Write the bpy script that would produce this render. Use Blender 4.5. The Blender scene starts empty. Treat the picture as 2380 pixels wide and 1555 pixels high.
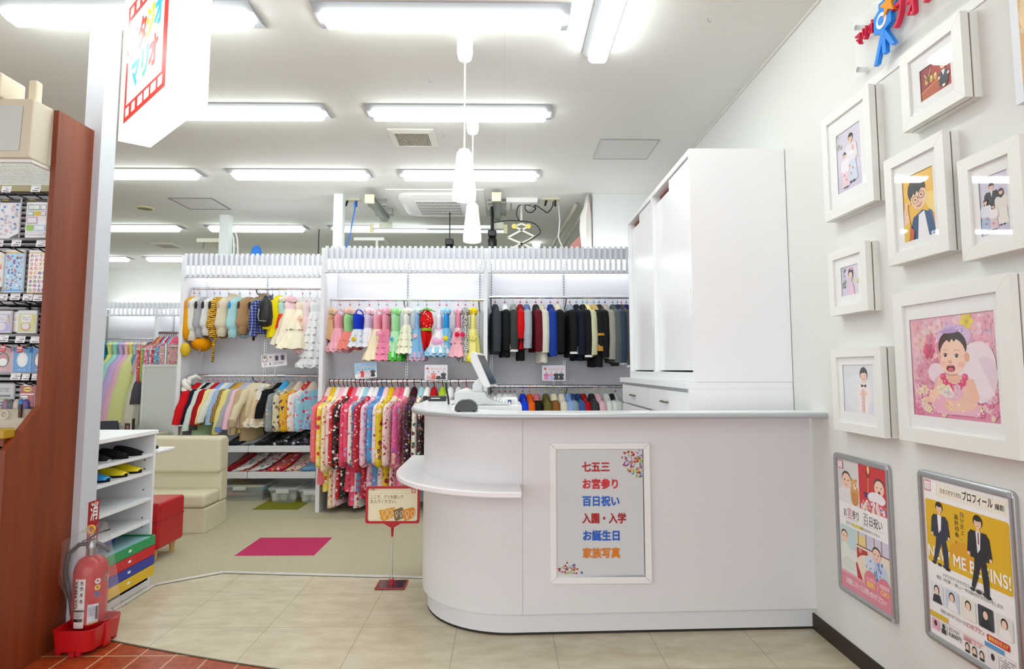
import bpy, bmesh, random
from math import *
from mathutils import Vector, Matrix
random.seed(7)
S = bpy.context.scene
C = S.collection
# ------------------------------------------------------------------ camera
F, PPX, PPY = 1400.0, 1190.0, 743.0
YAW, PIT, CZ = atan(18/1400), atan(115/1400), 1.25
cd = bpy.data.cameras.new('camera'); cam = bpy.data.objects.new('camera', cd); C.objects.link(cam)
cd.sensor_fit = 'HORIZONTAL'; cd.sensor_width = 36.0; cd.lens = 36.0*F/2380
cd.shift_y = -(777.5-PPY)/2380; cd.clip_start = 0.05; cd.clip_end = 60
cam.location = (0, 0, CZ); cam.rotation_euler = (pi/2+PIT, 0, -YAW)
S.camera = cam
# ------------------------------------------------------------------ world / colour management
W = bpy.data.worlds.new('world'); S.world = W; W.use_nodes = True
W.node_tree.nodes['Background'].inputs[0].default_value = (0.95, 0.99, 1, 1)
W.node_tree.nodes['Background'].inputs[1].default_value = 1.4
S.view_settings.view_transform = 'Standard'; S.view_settings.look = 'None'
S.view_settings.gamma = 1; S.view_settings.use_curve_mapping = False
S.view_settings.exposure = 0.68
LAMP, RLAMP = 12.0, 6.5          # emission of the ceiling lamps and of the rack lamps

def ray(x, y):
    a = (x-PPX)/F; b = -(y-PPY)/F
    Y = cos(PIT)-b*sin(PIT); Z = sin(PIT)+b*cos(PIT)
    return (a*cos(YAW)+Y*sin(YAW), -a*sin(YAW)+Y*cos(YAW), Z)
def aY(x, y, D): r = ray(x, y); k = D/r[1]; return Vector((r[0]*k, D, CZ+r[2]*k))
def aX(x, y, D): r = ray(x, y); k = D/r[0]; return Vector((D, r[1]*k, CZ+r[2]*k))
def aZ(x, y, D): r = ray(x, y); k = (D-CZ)/r[2]; return Vector((r[0]*k, r[1]*k, D))
# ------------------------------------------------------------------ colours and materials
def lin(c):
    if isinstance(c, str):
        c = c.lstrip('#'); c = [int(c[i:i+2], 16)/255 for i in (0, 2, 4)]
    return tuple((v/12.92 if v <= .04045 else ((v+.055)/1.055)**2.4) for v in c)
MC = {}
def M(col='#ffffff', rough=.6, metal=0, emit=0, bump=0, bs=200, spec=.5, key=None):
    k = key or (col, rough, metal, emit, bump, bs, spec)
    if k in MC: return MC[k]
    m = bpy.data.materials.new('surface'); m.use_nodes = True; MC[k] = m
    nt = m.node_tree; b = nt.nodes['Principled BSDF']; L = lin(col)
    b.inputs['Base Color'].default_value = (*L, 1); b.inputs['Roughness'].default_value = rough
    b.inputs['Metallic'].default_value = metal; b.inputs['Specular IOR Level'].default_value = spec
    if emit:
        b.inputs['Emission Color'].default_value = (*L, 1); b.inputs['Emission Strength'].default_value = emit
    if bump:
        n = nt.nodes.new('ShaderNodeTexNoise'); n.inputs['Scale'].default_value = bs; n.inputs['Detail'].default_value = 3
        t = nt.nodes.new('ShaderNodeTexCoord'); bp = nt.nodes.new('ShaderNodeBump')
        bp.inputs['Strength'].default_value = bump; bp.inputs['Distance'].default_value = .01
        nt.links.new(t.outputs['Object'], n.inputs['Vector']); nt.links.new(n.outputs['Fac'], bp.inputs['Height'])
        nt.links.new(bp.outputs['Normal'], b.inputs['Normal'])
    return m
def mat_nodes(key):
    m = bpy.data.materials.new('surface'); m.use_nodes = True; MC[key] = m
    nt = m.node_tree; return m, nt, nt.nodes['Principled BSDF']
def ramp(nt, stops, const=True):
    r = nt.nodes.new('ShaderNodeValToRGB'); cr = r.color_ramp
    if const: cr.interpolation = 'CONSTANT'
    while len(cr.elements) > 1: cr.elements.remove(cr.elements[0])
    cr.elements[0].position = stops[0][0]; cr.elements[0].color = (*lin(stops[0][1]), 1)
    for p, c in stops[1:]:
        e = cr.elements.new(p); e.color = (*lin(c), 1)
    return r
def floral(base, cols, scale=28, cover=.42):
    k = ('fl', base, tuple(cols), scale, cover)
    if k in MC: return MC[k]
    m, nt, b = mat_nodes(k); N = nt.nodes.new; Lk = nt.links.new
    t = N('ShaderNodeTexCoord'); mp = N('ShaderNodeMapping'); mp.inputs['Location'].default_value = (random.random()*9,)*3
    v = N('ShaderNodeTexVoronoi'); v.inputs['Scale'].default_value = scale
    nz = N('ShaderNodeTexNoise'); nz.inputs['Scale'].default_value = scale*1.3; vm = N('ShaderNodeVectorMath'); vm.operation = 'MULTIPLY_ADD'; vm.inputs[1].default_value = (.7/scale,)*3
    Lk(t.outputs['Object'], mp.inputs[0]); Lk(mp.outputs[0], nz.inputs['Vector']); Lk(nz.outputs['Color'], vm.inputs[0]); Lk(mp.outputs[0], vm.inputs[2]); Lk(vm.outputs[0], v.inputs['Vector'])
    no = N('ShaderNodeTexNoise'); no.inputs['Scale'].default_value = scale*2.6; Lk(mp.outputs[0], no.inputs['Vector'])
    ad = N('ShaderNodeMath'); ad.operation = 'MULTIPLY_ADD'; ad.inputs[1].default_value = .28; Lk(no.outputs['Fac'], ad.inputs[0]); Lk(v.outputs['Distance'], ad.inputs[2])
    lt = N('ShaderNodeMath'); lt.operation = 'LESS_THAN'; lt.inputs[1].default_value = cover+.1; Lk(ad.outputs[0], lt.inputs[0])
    ce = N('ShaderNodeMath'); ce.operation = 'LESS_THAN'; ce.inputs[1].default_value = .25; Lk(ad.outputs[0], ce.inputs[0])
    sp = N('ShaderNodeSeparateColor'); Lk(v.outputs['Color'], sp.inputs[0])
    n = len(cols); r = ramp(nt, [(i/n, c) for i, c in enumerate(cols)]); Lk(sp.outputs[0], r.inputs[0])
    r2 = ramp(nt, [(i/n, c) for i, c in enumerate(cols[::-1])]); Lk(sp.outputs[1], r2.inputs[0])
    mx0 = N('ShaderNodeMix'); mx0.data_type = 'RGBA'; Lk(ce.outputs[0], mx0.inputs[0]); Lk(r.outputs[0], mx0.inputs[6]); Lk(r2.outputs[0], mx0.inputs[7])
    mx = N('ShaderNodeMix'); mx.data_type = 'RGBA'; mx.inputs[6].default_value = (*lin(base), 1)
    Lk(lt.outputs[0], mx.inputs[0]); Lk(mx0.outputs[2], mx.inputs[7]); v3 = N('ShaderNodeTexVoronoi'); v3.inputs['Scale'].default_value = scale*2.7; Lk(vm.outputs[0], v3.inputs['Vector'])
    l3 = N('ShaderNodeMath'); l3.operation = 'LESS_THAN'; l3.inputs[1].default_value = .2; Lk(v3.outputs['Distance'], l3.inputs[0])
    s3 = N('ShaderNodeSeparateColor'); Lk(v3.outputs['Color'], s3.inputs[0]); r3 = ramp(nt, [(i/n, c) for i, c in enumerate(cols)]); Lk(s3.outputs[0], r3.inputs[0])
    mx3 = N('ShaderNodeMix'); mx3.data_type = 'RGBA'; Lk(l3.outputs[0], mx3.inputs[0]); Lk(mx.outputs[2], mx3.inputs[6]); Lk(r3.outputs[0], mx3.inputs[7]); Lk(mx3.outputs[2], b.inputs['Base Color'])
    b.inputs['Roughness'].default_value = .6
    return m
def stripes(c1, c2, scale=20, axis='Z', dist=0, thr=.5, bump=0):
    k = ('st', c1, c2, scale, axis, dist, thr)
    if k in MC: return MC[k]
    m, nt, b = mat_nodes(k); N = nt.nodes.new; Lk = nt.links.new
    t = N('ShaderNodeTexCoord'); w = N('ShaderNodeTexWave'); w.bands_direction = axis
    w.inputs['Scale'].default_value = scale; w.inputs['Distortion'].default_value = dist; w.inputs['Detail Scale'].default_value = 2.5
    Lk(t.outputs['Object'], w.inputs[0]); r = ramp(nt, [(0, c1), (thr, c2)]); Lk(w.outputs['Fac'], r.inputs[0])
    Lk(r.outputs[0], b.inputs['Base Color']); b.inputs['Roughness'].default_value = .75
    return m
def checker(c1, c2, scale=60):
    k = ('ck', c1, c2, scale)
    if k in MC: return MC[k]
    m, nt, b = mat_nodes(k); t = nt.nodes.new('ShaderNodeTexCoord'); w = nt.nodes.new('ShaderNodeTexChecker')
    mp = nt.nodes.new('ShaderNodeMapping'); mp.inputs['Rotation'].default_value = (.6, .5, .4)
    w.inputs['Scale'].default_value = scale; w.inputs[1].default_value = (*lin(c1), 1); w.inputs[2].default_value = (*lin(c2), 1)
    nt.links.new(t.outputs['Object'], mp.inputs[0]); nt.links.new(mp.outputs[0], w.inputs[0]); nt.links.new(w.outputs[0], b.inputs['Base Color'])
    b.inputs['Roughness'].default_value = .75
    return m
def plaid(base, c1, scale=30, thr=.86):
    k = ('pl', base, c1, scale, thr)
    if k in MC: return MC[k]
    m, nt, b = mat_nodes(k); N = nt.nodes.new; Lk = nt.links.new
    t = N('ShaderNodeTexCoord'); out = None
    for ax in ('Y', 'Z'):
        w = N('ShaderNodeTexWave'); w.bands_direction = ax; w.inputs['Scale'].default_value = scale; Lk(t.outputs['Object'], w.inputs[0])
        g = N('ShaderNodeMath'); g.operation = 'GREATER_THAN'; g.inputs[1].default_value = thr; Lk(w.outputs['Fac'], g.inputs[0])
        if out is None: out = g
        else:
            a = N('ShaderNodeMath'); a.operation = 'MAXIMUM'; Lk(out.outputs[0], a.inputs[0]); Lk(g.outputs[0], a.inputs[1]); out = a
    mx = N('ShaderNodeMix'); mx.data_type = 'RGBA'; mx.inputs[6].default_value = (*lin(base), 1); mx.inputs[7].default_value = (*lin(c1), 1)
    Lk(out.outputs[0], mx.inputs[0]); Lk(mx.outputs[2], b.inputs['Base Color']); b.inputs['Roughness'].default_value = .8
    return m
def fur(col): return M(col, .95, bump=1.0, bs=160, spec=.1)
def cloth(col): return M(col, .8, bump=.15, bs=60, spec=.2)
def clear(col='#ffffff', a=.25, rough=.15, key=None):
    k = ('clr', col, a, rough)
    if k in MC: return MC[k]
    m = bpy.data.materials.new('surface'); m.use_nodes = True; MC[k] = m; nt = m.node_tree
    b = nt.nodes['Principled BSDF']; b.inputs['Base Color'].default_value = (*lin(col), 1); b.inputs['Roughness'].default_value = rough
    tr = nt.nodes.new('ShaderNodeBsdfTransparent'); mx = nt.nodes.new('ShaderNodeMixShader'); mx.inputs[0].default_value = a
    nt.links.new(tr.outputs[0], mx.inputs[1]); nt.links.new(b.outputs[0], mx.inputs[2])
    nt.links.new(mx.outputs[0], nt.nodes['Material Output'].inputs[0])
    return m
def pane(key='pane'):
    if key in MC: return MC[key]
    m = bpy.data.materials.new('surface'); m.use_nodes = True; MC[key] = m; nt = m.node_tree
    g = nt.nodes.new('ShaderNodeBsdfGlossy'); g.inputs['Roughness'].default_value = .02
    tr = nt.nodes.new('ShaderNodeBsdfTransparent'); mx = nt.nodes.new('ShaderNodeMixShader'); lw = nt.nodes.new('ShaderNodeLayerWeight'); lw.inputs[0].default_value = .5
    pw_ = nt.nodes.new('ShaderNodeMath'); pw_.operation = 'POWER'; pw_.inputs[1].default_value = 5; fr = nt.nodes.new('ShaderNodeMath'); fr.operation = 'MULTIPLY_ADD'; fr.inputs[1].default_value = .9; fr.inputs[2].default_value = .05
    nt.links.new(lw.outputs['Facing'], pw_.inputs[0]); nt.links.new(pw_.outputs[0], fr.inputs[0])
    nt.links.new(fr.outputs[0], mx.inputs[0]); nt.links.new(tr.outputs[0], mx.inputs[1]); nt.links.new(g.outputs[0], mx.inputs[2])
    nt.links.new(mx.outputs[0], nt.nodes['Material Output'].inputs[0])
    return m
def printed(emit=0, rough=.45):
    k = ('print', emit, rough)
    if k in MC: return MC[k]
    m, nt, b = mat_nodes(k); a = nt.nodes.new('ShaderNodeAttribute'); a.attribute_name = 'Col'
    nt.links.new(a.outputs['Color'], b.inputs['Base Color']); b.inputs['Roughness'].default_value = rough
    if emit:
        nt.links.new(a.outputs['Color'], b.inputs['Emission Color']); b.inputs['Emission Strength'].default_value = emit
    return m
WHITE = M('#ececef', .35); LAMI = M('#f0f1f4', .28, bump=.02, bs=30); CHROME = M('#d8d8dc', .15, 1); BLACK = M('#141414', .45)
ALU = M('#b4b7ba', .3, .85); RED = M('#b01010', .35)
# ------------------------------------------------------------------ things, parts, meshes
ORG = {}
def tag(o, label, cat, group=None, kind=None):
    if label: o['label'] = label
    if cat: o['category'] = cat
    if group: o['group'] = group
    if kind: o['kind'] = kind
    return o
def thing(name, label, cat, loc=(0, 0, 0), rz=0, group=None):
    o = bpy.data.objects.new(name, None); C.objects.link(o); o.location = loc; o.rotation_euler = (0, 0, rz)
    o.empty_display_size = .1; ORG[o.name] = Vector(loc); return tag(o, label, cat, group)
class MB:
    def __init__(s): s.v = []; s.f = []; s.c = []
    def add(s, vs, fs):
        n = len(s.v); s.v += [tuple(p) for p in vs]; s.f += [tuple(i+n for i in f) for f in fs]; return s
    def box(s, x0, x1, y0, y1, z0, z1, rz=0, c=None):
        v = [(x, y, z) for z in (z0, z1) for y in (y0, y1) for x in (x0, x1)]
        if rz:
            c = c or ((x0+x1)/2, (y0+y1)/2); ca, sa = cos(rz), sin(rz)
            v = [(c[0]+(x-c[0])*ca-(y-c[1])*sa, c[1]+(x-c[0])*sa+(y-c[1])*ca, z) for x, y, z in v]
        return s.add(v, [(0, 2, 3, 1), (4, 5, 7, 6), (0, 1, 5, 4), (2, 6, 7, 3), (0, 4, 6, 2), (1, 3, 7, 5)])
    def prism(s, pts, d, close=True):            # pts: 3D polygon, d: extrusion vector
        d = Vector(d); p = [Vector(q) for q in pts]; n = len(p)
        return s.add(p+[q+d for q in p], [tuple(range(n))[::-1], tuple(range(n, 2*n))]+[(i, (i+1) % n, n+(i+1) % n, n+i) for i in range(n)])
    def loft(s, rings, caps=(True, True), closed=True):
        n = len(rings[0]); o = len(s.v); vs = [p for r in rings for p in r]; fs = []
        for i in range(len(rings)-1):
            for j in range(n if closed else n-1):
                k = (j+1) % n; fs.append((i*n+j, i*n+k, (i+1)*n+k, (i+1)*n+j))
        if closed and caps[0]: fs.append(tuple(range(n))[::-1])
        if closed and caps[1]: fs.append(tuple(range((len(rings)-1)*n, len(rings)*n)))
        return s.add(vs, fs)
    def tube(s, pts, r, n=8, caps=True):
        P = [Vector(p) for p in pts]; rr = r if isinstance(r, (list, tuple)) else [r]*len(P); rings = []; up = None
        for i, p in enumerate(P):
            d = (P[min(i+1, len(P)-1)]-P[max(i-1, 0)]).normalized()
            if up is None: up = Vector((0, 0, 1)) if abs(d.z) < .9 else Vector((1, 0, 0))
            a = d.cross(up); a = a.normalized() if a.length > 1e-6 else Vector((1, 0, 0)); b = d.cross(a).normalized(); up = -b if b.dot(up) < 0 else b
            a = d.cross(up).normalized()
            rings.append([p+a*cos(2*pi*k/n)*rr[i]+up*sin(2*pi*k/n)*rr[i] for k in range(n)])
        return s.loft(rings, (caps, caps))
    def cyl(s, p0, p1, r0, r1=None, n=16): return s.tube([p0, p1], [r0, r0 if r1 is None else r1], n)
    def lathe(s, prof, c=(0, 0, 0), n=24, caps=(True, True)):
        return s.loft([[(c[0]+r*cos(2*pi*k/n), c[1]+r*sin(2*pi*k/n), c[2]+z) for k in range(n)] for r, z in prof], caps)
    def ball(s, c, r, sx=1, sy=1, sz=1, n=10):
        return s.loft([[(c[0]+r*sx*max(sin(t), .01)*cos(2*pi*k/n), c[1]+r*sy*max(sin(t), .01)*sin(2*pi*k/n), c[2]-r*sz*cos(t)) for k in range(n)] for t in [pi*i/7 for i in range(8)]])
    def build(s, name, mat, parent=None, world=True, smooth=False, bevel=0, solid=0, sub=0):
        me = bpy.data.meshes.new(name); off = Vector((0, 0, 0))
        root = parent
        while root is not None and root.parent is not None: root = root.parent
        if world and root is not None: off = ORG.get(root.name, off)
        me.from_pydata([(x-off[0], y-off[1], z-off[2]) for x, y, z in s.v], [], s.f)
        me.materials.append(mat); me.validate()
        if s.c:
            at = me.color_attributes.new('Col', 'FLOAT_COLOR', 'CORNER'); i = 0
            for p, c in zip(me.polygons, s.c):
                for li in p.loop_indices: at.data[li].color = (*c, 1)
        else:
            bm = bmesh.new(); bm.from_mesh(me); bmesh.ops.recalc_face_normals(bm, faces=bm.faces); bm.to_mesh(me); bm.free()
        if smooth:
            me.polygons.foreach_set('use_smooth', [True]*len(me.polygons))
        o = bpy.data.objects.new(name, me); C.objects.link(o)
        if parent is not None: o.parent = parent
        if smooth and smooth != 'all':
            me.set_sharp_from_angle(angle=radians(50))
        if bevel:
            b = o.modifiers.new('bevel', 'BEVEL'); b.width = bevel; b.segments = 4 if bevel > .009 else 2; b.limit_method = 'ANGLE'
            if bevel > .009: me.polygons.foreach_set('use_smooth', [True]*len(me.polygons)); b.harden_normals = True
        if solid:
            b = o.modifiers.new('solid', 'SOLIDIFY'); b.thickness = solid
        if sub:
            b = o.modifiers.new('sub', 'SUBSURF'); b.levels = sub; b.render_levels = sub
        return o
def struct(name, mb, mat, **k): o = mb.build(name, mat, **k); o['kind'] = 'structure'; return o
def dup(root, loc=None, rz=None, parent=None):
    r = root.copy(); C.objects.link(r); r.parent = parent
    if loc is not None: r.location = loc; ORG[r.name] = Vector(loc)
    if rz is not None: r.rotation_euler[2] = rz
    for ch in list(root.children): dup(ch, parent=r)
    return r
# ------------------------------------------------------------------ lettering
TC = {}
def glyphs(s, bold=0.0, ext=0.0, sp=1.0):
    k = (s, bold, ext, sp)
    if k in TC: return TC[k]
    cu = bpy.data.curves.new('t', 'FONT'); cu.body = s; cu.size = 1; cu.offset = bold; cu.extrude = ext; cu.space_character = sp
    cu.resolution_u = 3
    o = bpy.data.objects.new('t', cu); C.objects.link(o); bpy.context.view_layer.update()
    me = bpy.data.meshes.new_from_object(o.evaluated_get(bpy.context.evaluated_depsgraph_get()))
    vs = [v.co.copy() for v in me.vertices]; fs = [tuple(p.vertices) for p in me.polygons]
    bpy.data.objects.remove(o); bpy.data.curves.remove(cu); bpy.data.meshes.remove(me)
    x1 = max([v.x for v in vs] or [1]); TC[k] = (vs, fs, x1); return TC[k]
class Art:      # flat printed artwork: coloured shapes in a (u right, v down) frame, 0..1 each
    def __init__(s, o, U, V, N, step=.00025):
        s.o, s.U, s.V, s.N = Vector(o), Vector(U), Vector(V), Vector(N).normalized(); s.asp = s.U.length/s.V.length
        s.mb = MB(); s.k = 0; s.step = step; s.ks = []
    def P(s, u, v): s.ks.append(s.k); return s.o+s.U*u+s.V*v
    def poly(s, pts, col, lift=True):
        if lift: s.k += 1
        s.mb.add([s.P(*p) for p in pts], [tuple(range(len(pts)))[::-1]]); s.mb.c.append(lin(col)); return s
    def rect(s, u0, v0, u1, v1, col, lift=True): return s.poly([(u0, v0), (u1, v0), (u1, v1), (u0, v1)], col, lift)
    def ell(s, u, v, ru, rv, col, n=18, rot=0, lift=True, a0=0, a1=2*pi):
        pts = []
        for i in range(n+(0 if a1-a0 > 6.28 else 1)):
            t = a0+(a1-a0)*i/n; x = ru*cos(t)*s.asp; y = rv*sin(t)
            pts.append((u+(x*cos(rot)-y*sin(rot))/s.asp, v+x*sin(rot)+y*cos(rot)))
        return s.poly(pts, col, lift)
    def circ(s, u, v, r, col, n=16, lift=True): return s.ell(u, v, r/s.asp, r, col, n, lift=lift)      # r in v units
    def rr(s, u0, v0, u1, v1, r, col):
        pts = []
        for cx, cy, a in ((u1-r/s.asp, v0+r, -pi/2), (u1-r/s.asp, v1-r, 0), (u0+r/s.asp, v1-r, pi/2), (u0+r/s.asp, v0+r, pi)):
            pts += [(cx+r/s.asp*cos(a+pi/8*i), cy+r*sin(a+pi/8*i)) for i in range(5)]
        return s.poly(pts, col)
    def line(s, pts, w, col, lift=True):
        if lift: s.k += 1
        for (u0, v0), (u1, v1) in zip(pts, pts[1:]):
            s.k += 1
            dx, dy = (u1-u0)*s.asp, v1-v0; L = hypot(dx, dy) or 1; nx, ny = -dy/L*w/2/s.asp, dx/L*w/2
            s.mb.add([s.P(u0+nx, v0+ny), s.P(u1+nx, v1+ny), s.P(u1-nx, v1-ny), s.P(u0-nx, v0-ny)], [(0, 1, 2, 3)]); s.mb.c.append(lin(col))
        return s
    def text(s, t, u, v, h, col, bold=0, width=None, sp=1.0, align='l', lift=True):      # v: baseline, h: em height in v units
        if lift: s.k += 1
        vs, fs, x1 = glyphs(t, 0, 0, sp); kx = h/s.asp
        if width: kx = width/x1
        if align == 'c': u -= x1*kx/2
        for du, dv in (((0, 0),) if not bold else ((bold, 0), (-bold, 0), (0, bold), (0, -bold), (bold*.7, bold*.7), (-bold*.7, -bold*.7), (bold*.7, -bold*.7), (-bold*.7, bold*.7))):
            if bold: s.k += 1
            n = len(s.mb.v); s.mb.v += [tuple(s.P(u+(p.x+du)*kx, v-(p.y+dv)*h)) for p in vs]
            for f in fs: s.mb.f.append(tuple(i+n for i in f)); s.mb.c.append(lin(col))
        return s
    def scrib(s, u0, v0, u1, v1, rows, col, fill=.5, seed=0):      # lines too small to read in the photograph
        rn = random.Random(seed+rows*7); s.k += 1
        for i in range(rows):
            v = v0+(v1-v0)*(i+.2)/rows; x = u0
            while x < u1:
                w = (u1-u0)*rn.uniform(.03, .12); e = min(x+w, u1)
                if rn.random() < fill+.3: s.rect(x, v, e, v+(v1-v0)/rows*.5, col, False)
                x = e+(u1-u0)*.02
        return s
    def done(s, name, parent, emit=0, rough=.45):
        st = min(s.step, .0025/max(s.k, 1)); s.mb.v = [tuple(Vector(v)+s.N*(k*st)) for v, k in zip(s.mb.v, s.ks)]
        return s.mb.build(name, printed(emit, rough), parent)
def person(a, u, v, h, hair, top, bot, skin='#f1c9ae', spread=.16, arms=True, wide=1.0, feet='#3a3030', long=False):      # small printed standing figure, u centre, v top, h height
    k = 1/a.asp; r = h*.075; cx = u
    if bot: a.poly([(cx-h*.10*k*wide, v+h*.5), (cx+h*.10*k*wide, v+h*.5), (cx+h*spread*k*wide, v+h*.95), (cx-h*spread*k*wide, v+h*.95)], bot)
    a.ell(cx-h*.05*k, v+h*.97, h*.045*k, h*.025, feet); a.ell(cx+h*.06*k, v+h*.97, h*.045*k, h*.025, feet, lift=False)
    a.poly([(cx-h*.11*k*wide, v+h*.2), (cx+h*.11*k*wide, v+h*.2), (cx+h*.12*k*wide, v+h*.55), (cx-h*.12*k*wide, v+h*.55)], top)
    if arms:
        for sx in (-1, 1): a.poly([(cx+sx*h*.09*k*wide, v+h*.195), (cx+sx*h*.14*k*wide, v+h*.25), (cx+sx*h*.165*k*wide, v+h*.5), (cx+sx*h*.125*k*wide, v+h*.5), (cx+sx*h*.07*k*wide, v+h*.3)], top); a.ell(cx+sx*h*.145*k*wide, v+h*.515, h*.022*k, h*.025, skin, 10)
    a.rect(cx-h*.025*k, v+h*.13, cx+h*.025*k, v+h*.21, skin)
    if long: a.ell(cx, v+r*1.6, r*1.25*k, r*1.7, hair)
    a.ell(cx, v+r*.95, r*1.05*k, r*1.1, hair); a.ell(cx, v+r*1.25, r*.8*k, r*.9, skin)
    for sx in (-1, 1): a.ell(cx+sx*r*.33*k, v+r*1.2, r*.1*k, r*.08, '#2a2022', 6)
    a.line([(cx-r*.22*k, v+r*1.68), (cx, v+r*1.75), (cx+r*.22*k, v+r*1.68)], r*.1, '#b0605a'); a.ell(cx, v+r*.55, r*.85*k, r*.42, hair, 12)
    return a
# ================================================================== SETTING
XW, CH = 1.5, 3.0
def floor_tiles():
    m, nt, b = mat_nodes('tiles'); N = nt.nodes.new; Lk = nt.links.new
    t = N('ShaderNodeTexCoord'); mp = N('ShaderNodeMapping'); mp.inputs['Location'].default_value = (.228, -.055, 0)
    br = N('ShaderNodeTexBrick'); br.offset = 0; br.squash = 1
    for k, v in (('Scale', 1), ('Mortar Size', .0016), ('Mortar Smooth', .1), ('Bias', 0), ('Brick Width', .459), ('Row Height', .428)): br.inputs[k].default_value = v
    n = N('ShaderNodeTexNoise'); n.inputs['Scale'].default_value = 7; n.inputs['Detail'].default_value = 8; n.inputs['Roughness'].default_value = .62
    mq = N('ShaderNodeMapping'); mq.inputs['Scale'].default_value = (1, 2.2, 1)
    Lk(t.outputs['Object'], mp.inputs[0]); Lk(mp.outputs[0], br.inputs['Vector']); Lk(t.outputs['Object'], mq.inputs[0]); Lk(mq.outputs[0], n.inputs['Vector'])
    r = ramp(nt, [(.3, '#b8ad92'), (.5, '#c7bda4'), (.72, '#d4cbb6')], False); Lk(n.outputs['Fac'], r.inputs[0])
    br.inputs['Mortar'].default_value = (*lin('#8f8470'), 1); Lk(r.outputs[0], br.inputs['Color1']); Lk(r.outputs[0], br.inputs['Color2'])
    Lk(br.outputs['Color'], b.inputs['Base Color']); b.inputs['Roughness'].default_value = .3
    return m
def red_tiles():
    m, nt, b = mat_nodes('redtiles'); N = nt.nodes.new; Lk = nt.links.new
    t = N('ShaderNodeTexCoord'); mp = N('ShaderNodeMapping'); mp.inputs['Location'].default_value = (.045, .02, 0)
    br = N('ShaderNodeTexBrick'); br.offset = 0; br.squash = 1
    for k, v in (('Scale', 1), ('Mortar Size', .0045), ('Mortar Smooth', .1), ('Bias', 0), ('Brick Width', .155), ('Row Height', .155)): br.inputs[k].default_value = v
    n = N('ShaderNodeTexNoise'); n.inputs['Scale'].default_value = 30; n.inputs['Detail'].default_value = 6
    Lk(t.outputs['Object'], mp.inputs[0]); Lk(mp.outputs[0], br.inputs['Vector']); Lk(t.outputs['Object'], n.inputs['Vector'])
    r = ramp(nt, [(.35, '#8a3413'), (.65, '#a8481f')], False); Lk(n.outputs['Fac'], r.inputs[0])
    br.inputs['Mortar'].default_value = (*lin('#c09a78'), 1); Lk(r.outputs[0], br.inputs['Color1']); Lk(r.outputs[0], br.inputs['Color2'])
    Lk(br.outputs['Color'], b.inputs['Base Color']); b.inputs['Roughness'].default_value = .3
    return m
def carpet(base, dark, key):
    m, nt, b = mat_nodes(key); N = nt.nodes.new; Lk = nt.links.new
    t = N('ShaderNodeTexCoord'); mp = N('ShaderNodeMapping'); mp.inputs['Scale'].default_value = (420, 120, 60); mp.inputs['Rotation'].default_value = (0, 0, .0)
    n = N('ShaderNodeTexNoise'); n.inputs['Scale'].default_value = 1; n.inputs['Detail'].default_value = 3
    Lk(t.outputs['Object'], mp.inputs[0]); Lk(mp.outputs[0], n.inputs['Vector'])
    r = ramp(nt, [(.32, dark), (.6, base)], False); Lk(n.outputs['Fac'], r.inputs[0]); Lk(r.outputs[0], b.inputs['Base Color'])
    bp = N('ShaderNodeBump'); bp.inputs['Strength'].default_value = .6; bp.inputs['Distance'].default_value = .004
    Lk(n.outputs['Fac'], bp.inputs['Height']); Lk(bp.outputs[0], b.inputs['Normal']); b.inputs['Roughness'].default_value = .95
    return m
def ceiling_mat():
    m, nt, b = mat_nodes('ceil'); N = nt.nodes.new; Lk = nt.links.new
    t = N('ShaderNodeTexCoord'); v = N('ShaderNodeTexNoise'); v.inputs['Scale'].default_value = 90; v.inputs['Detail'].default_value = 2
    Lk(t.outputs['Object'], v.inputs['Vector']); bp = N('ShaderNodeBump'); bp.inputs['Strength'].default_value = .25; bp.inputs['Distance'].default_value = .003
    r = ramp(nt, [(.6, '#000000'), (.66, '#ffffff')], False); Lk(v.outputs['Fac'], r.inputs[0]); Lk(r.outputs[0], bp.inputs['Height']); Lk(bp.outputs[0], b.inputs['Normal'])
    br = N('ShaderNodeTexBrick'); br.offset = 0
    for k, q in (('Scale', 1), ('Mortar Size', .0008), ('Brick Width', 1.82), ('Row Height', .91)): br.inputs[k].default_value = q
    c = (*lin('#e4e5e0'), 1); br.inputs['Color1'].default_value = c; br.inputs['Color2'].default_value = c; br.inputs['Mortar'].default_value = (*lin('#c6c6c0'), 1)
    Lk(t.outputs['Object'], br.inputs['Vector']); Lk(br.outputs['Color'], b.inputs['Base Color']); b.inputs['Roughness'].default_value = .9
    return m
# the floor: beige tiles, brick-red tiles of the concourse, carpet behind the metal strip
strip = [aZ(262, 1421, 0), aZ(280, 1410, 0), aZ(359, 1361, 0), aZ(519, 1332, 0), aZ(982, 1344, 0)]
strip = [Vector((-2.4, strip[0].y-.0, 0))]+strip+[Vector((1.5, strip[-1].y+.02, 0))]
arc = []
A0, A1, A2 = aZ(255, 1488, 0), aZ(445, 1524, 0), aZ(640, 1555, 0)
def circ3(a, b, c):
    ax, ay, bx, by, cx, cy = a.x, a.y, b.x, b.y, c.x, c.y
    d = 2*(ax*(by-cy)+bx*(cy-ay)+cx*(ay-by))
    ux = ((ax*ax+ay*ay)*(by-cy)+(bx*bx+by*by)*(cy-ay)+(cx*cx+cy*cy)*(ay-by))/d
    uy = ((ax*ax+ay*ay)*(cx-bx)+(bx*bx+by*by)*(ax-cx)+(cx*cx+cy*cy)*(bx-ax))/d
    return Vector((ux, uy, 0)), hypot(ax-ux, ay-uy)
arc = [A0+(A2-A0)*(i/12) for i in range(-2, 20)]
cc, rr_ = circ3(A0, A1, A2)
ang0, ang1 = atan2(A0.y-cc.y, A0.x-cc.x), atan2(A2.y-cc.y, A2.x-cc.x)
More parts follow.
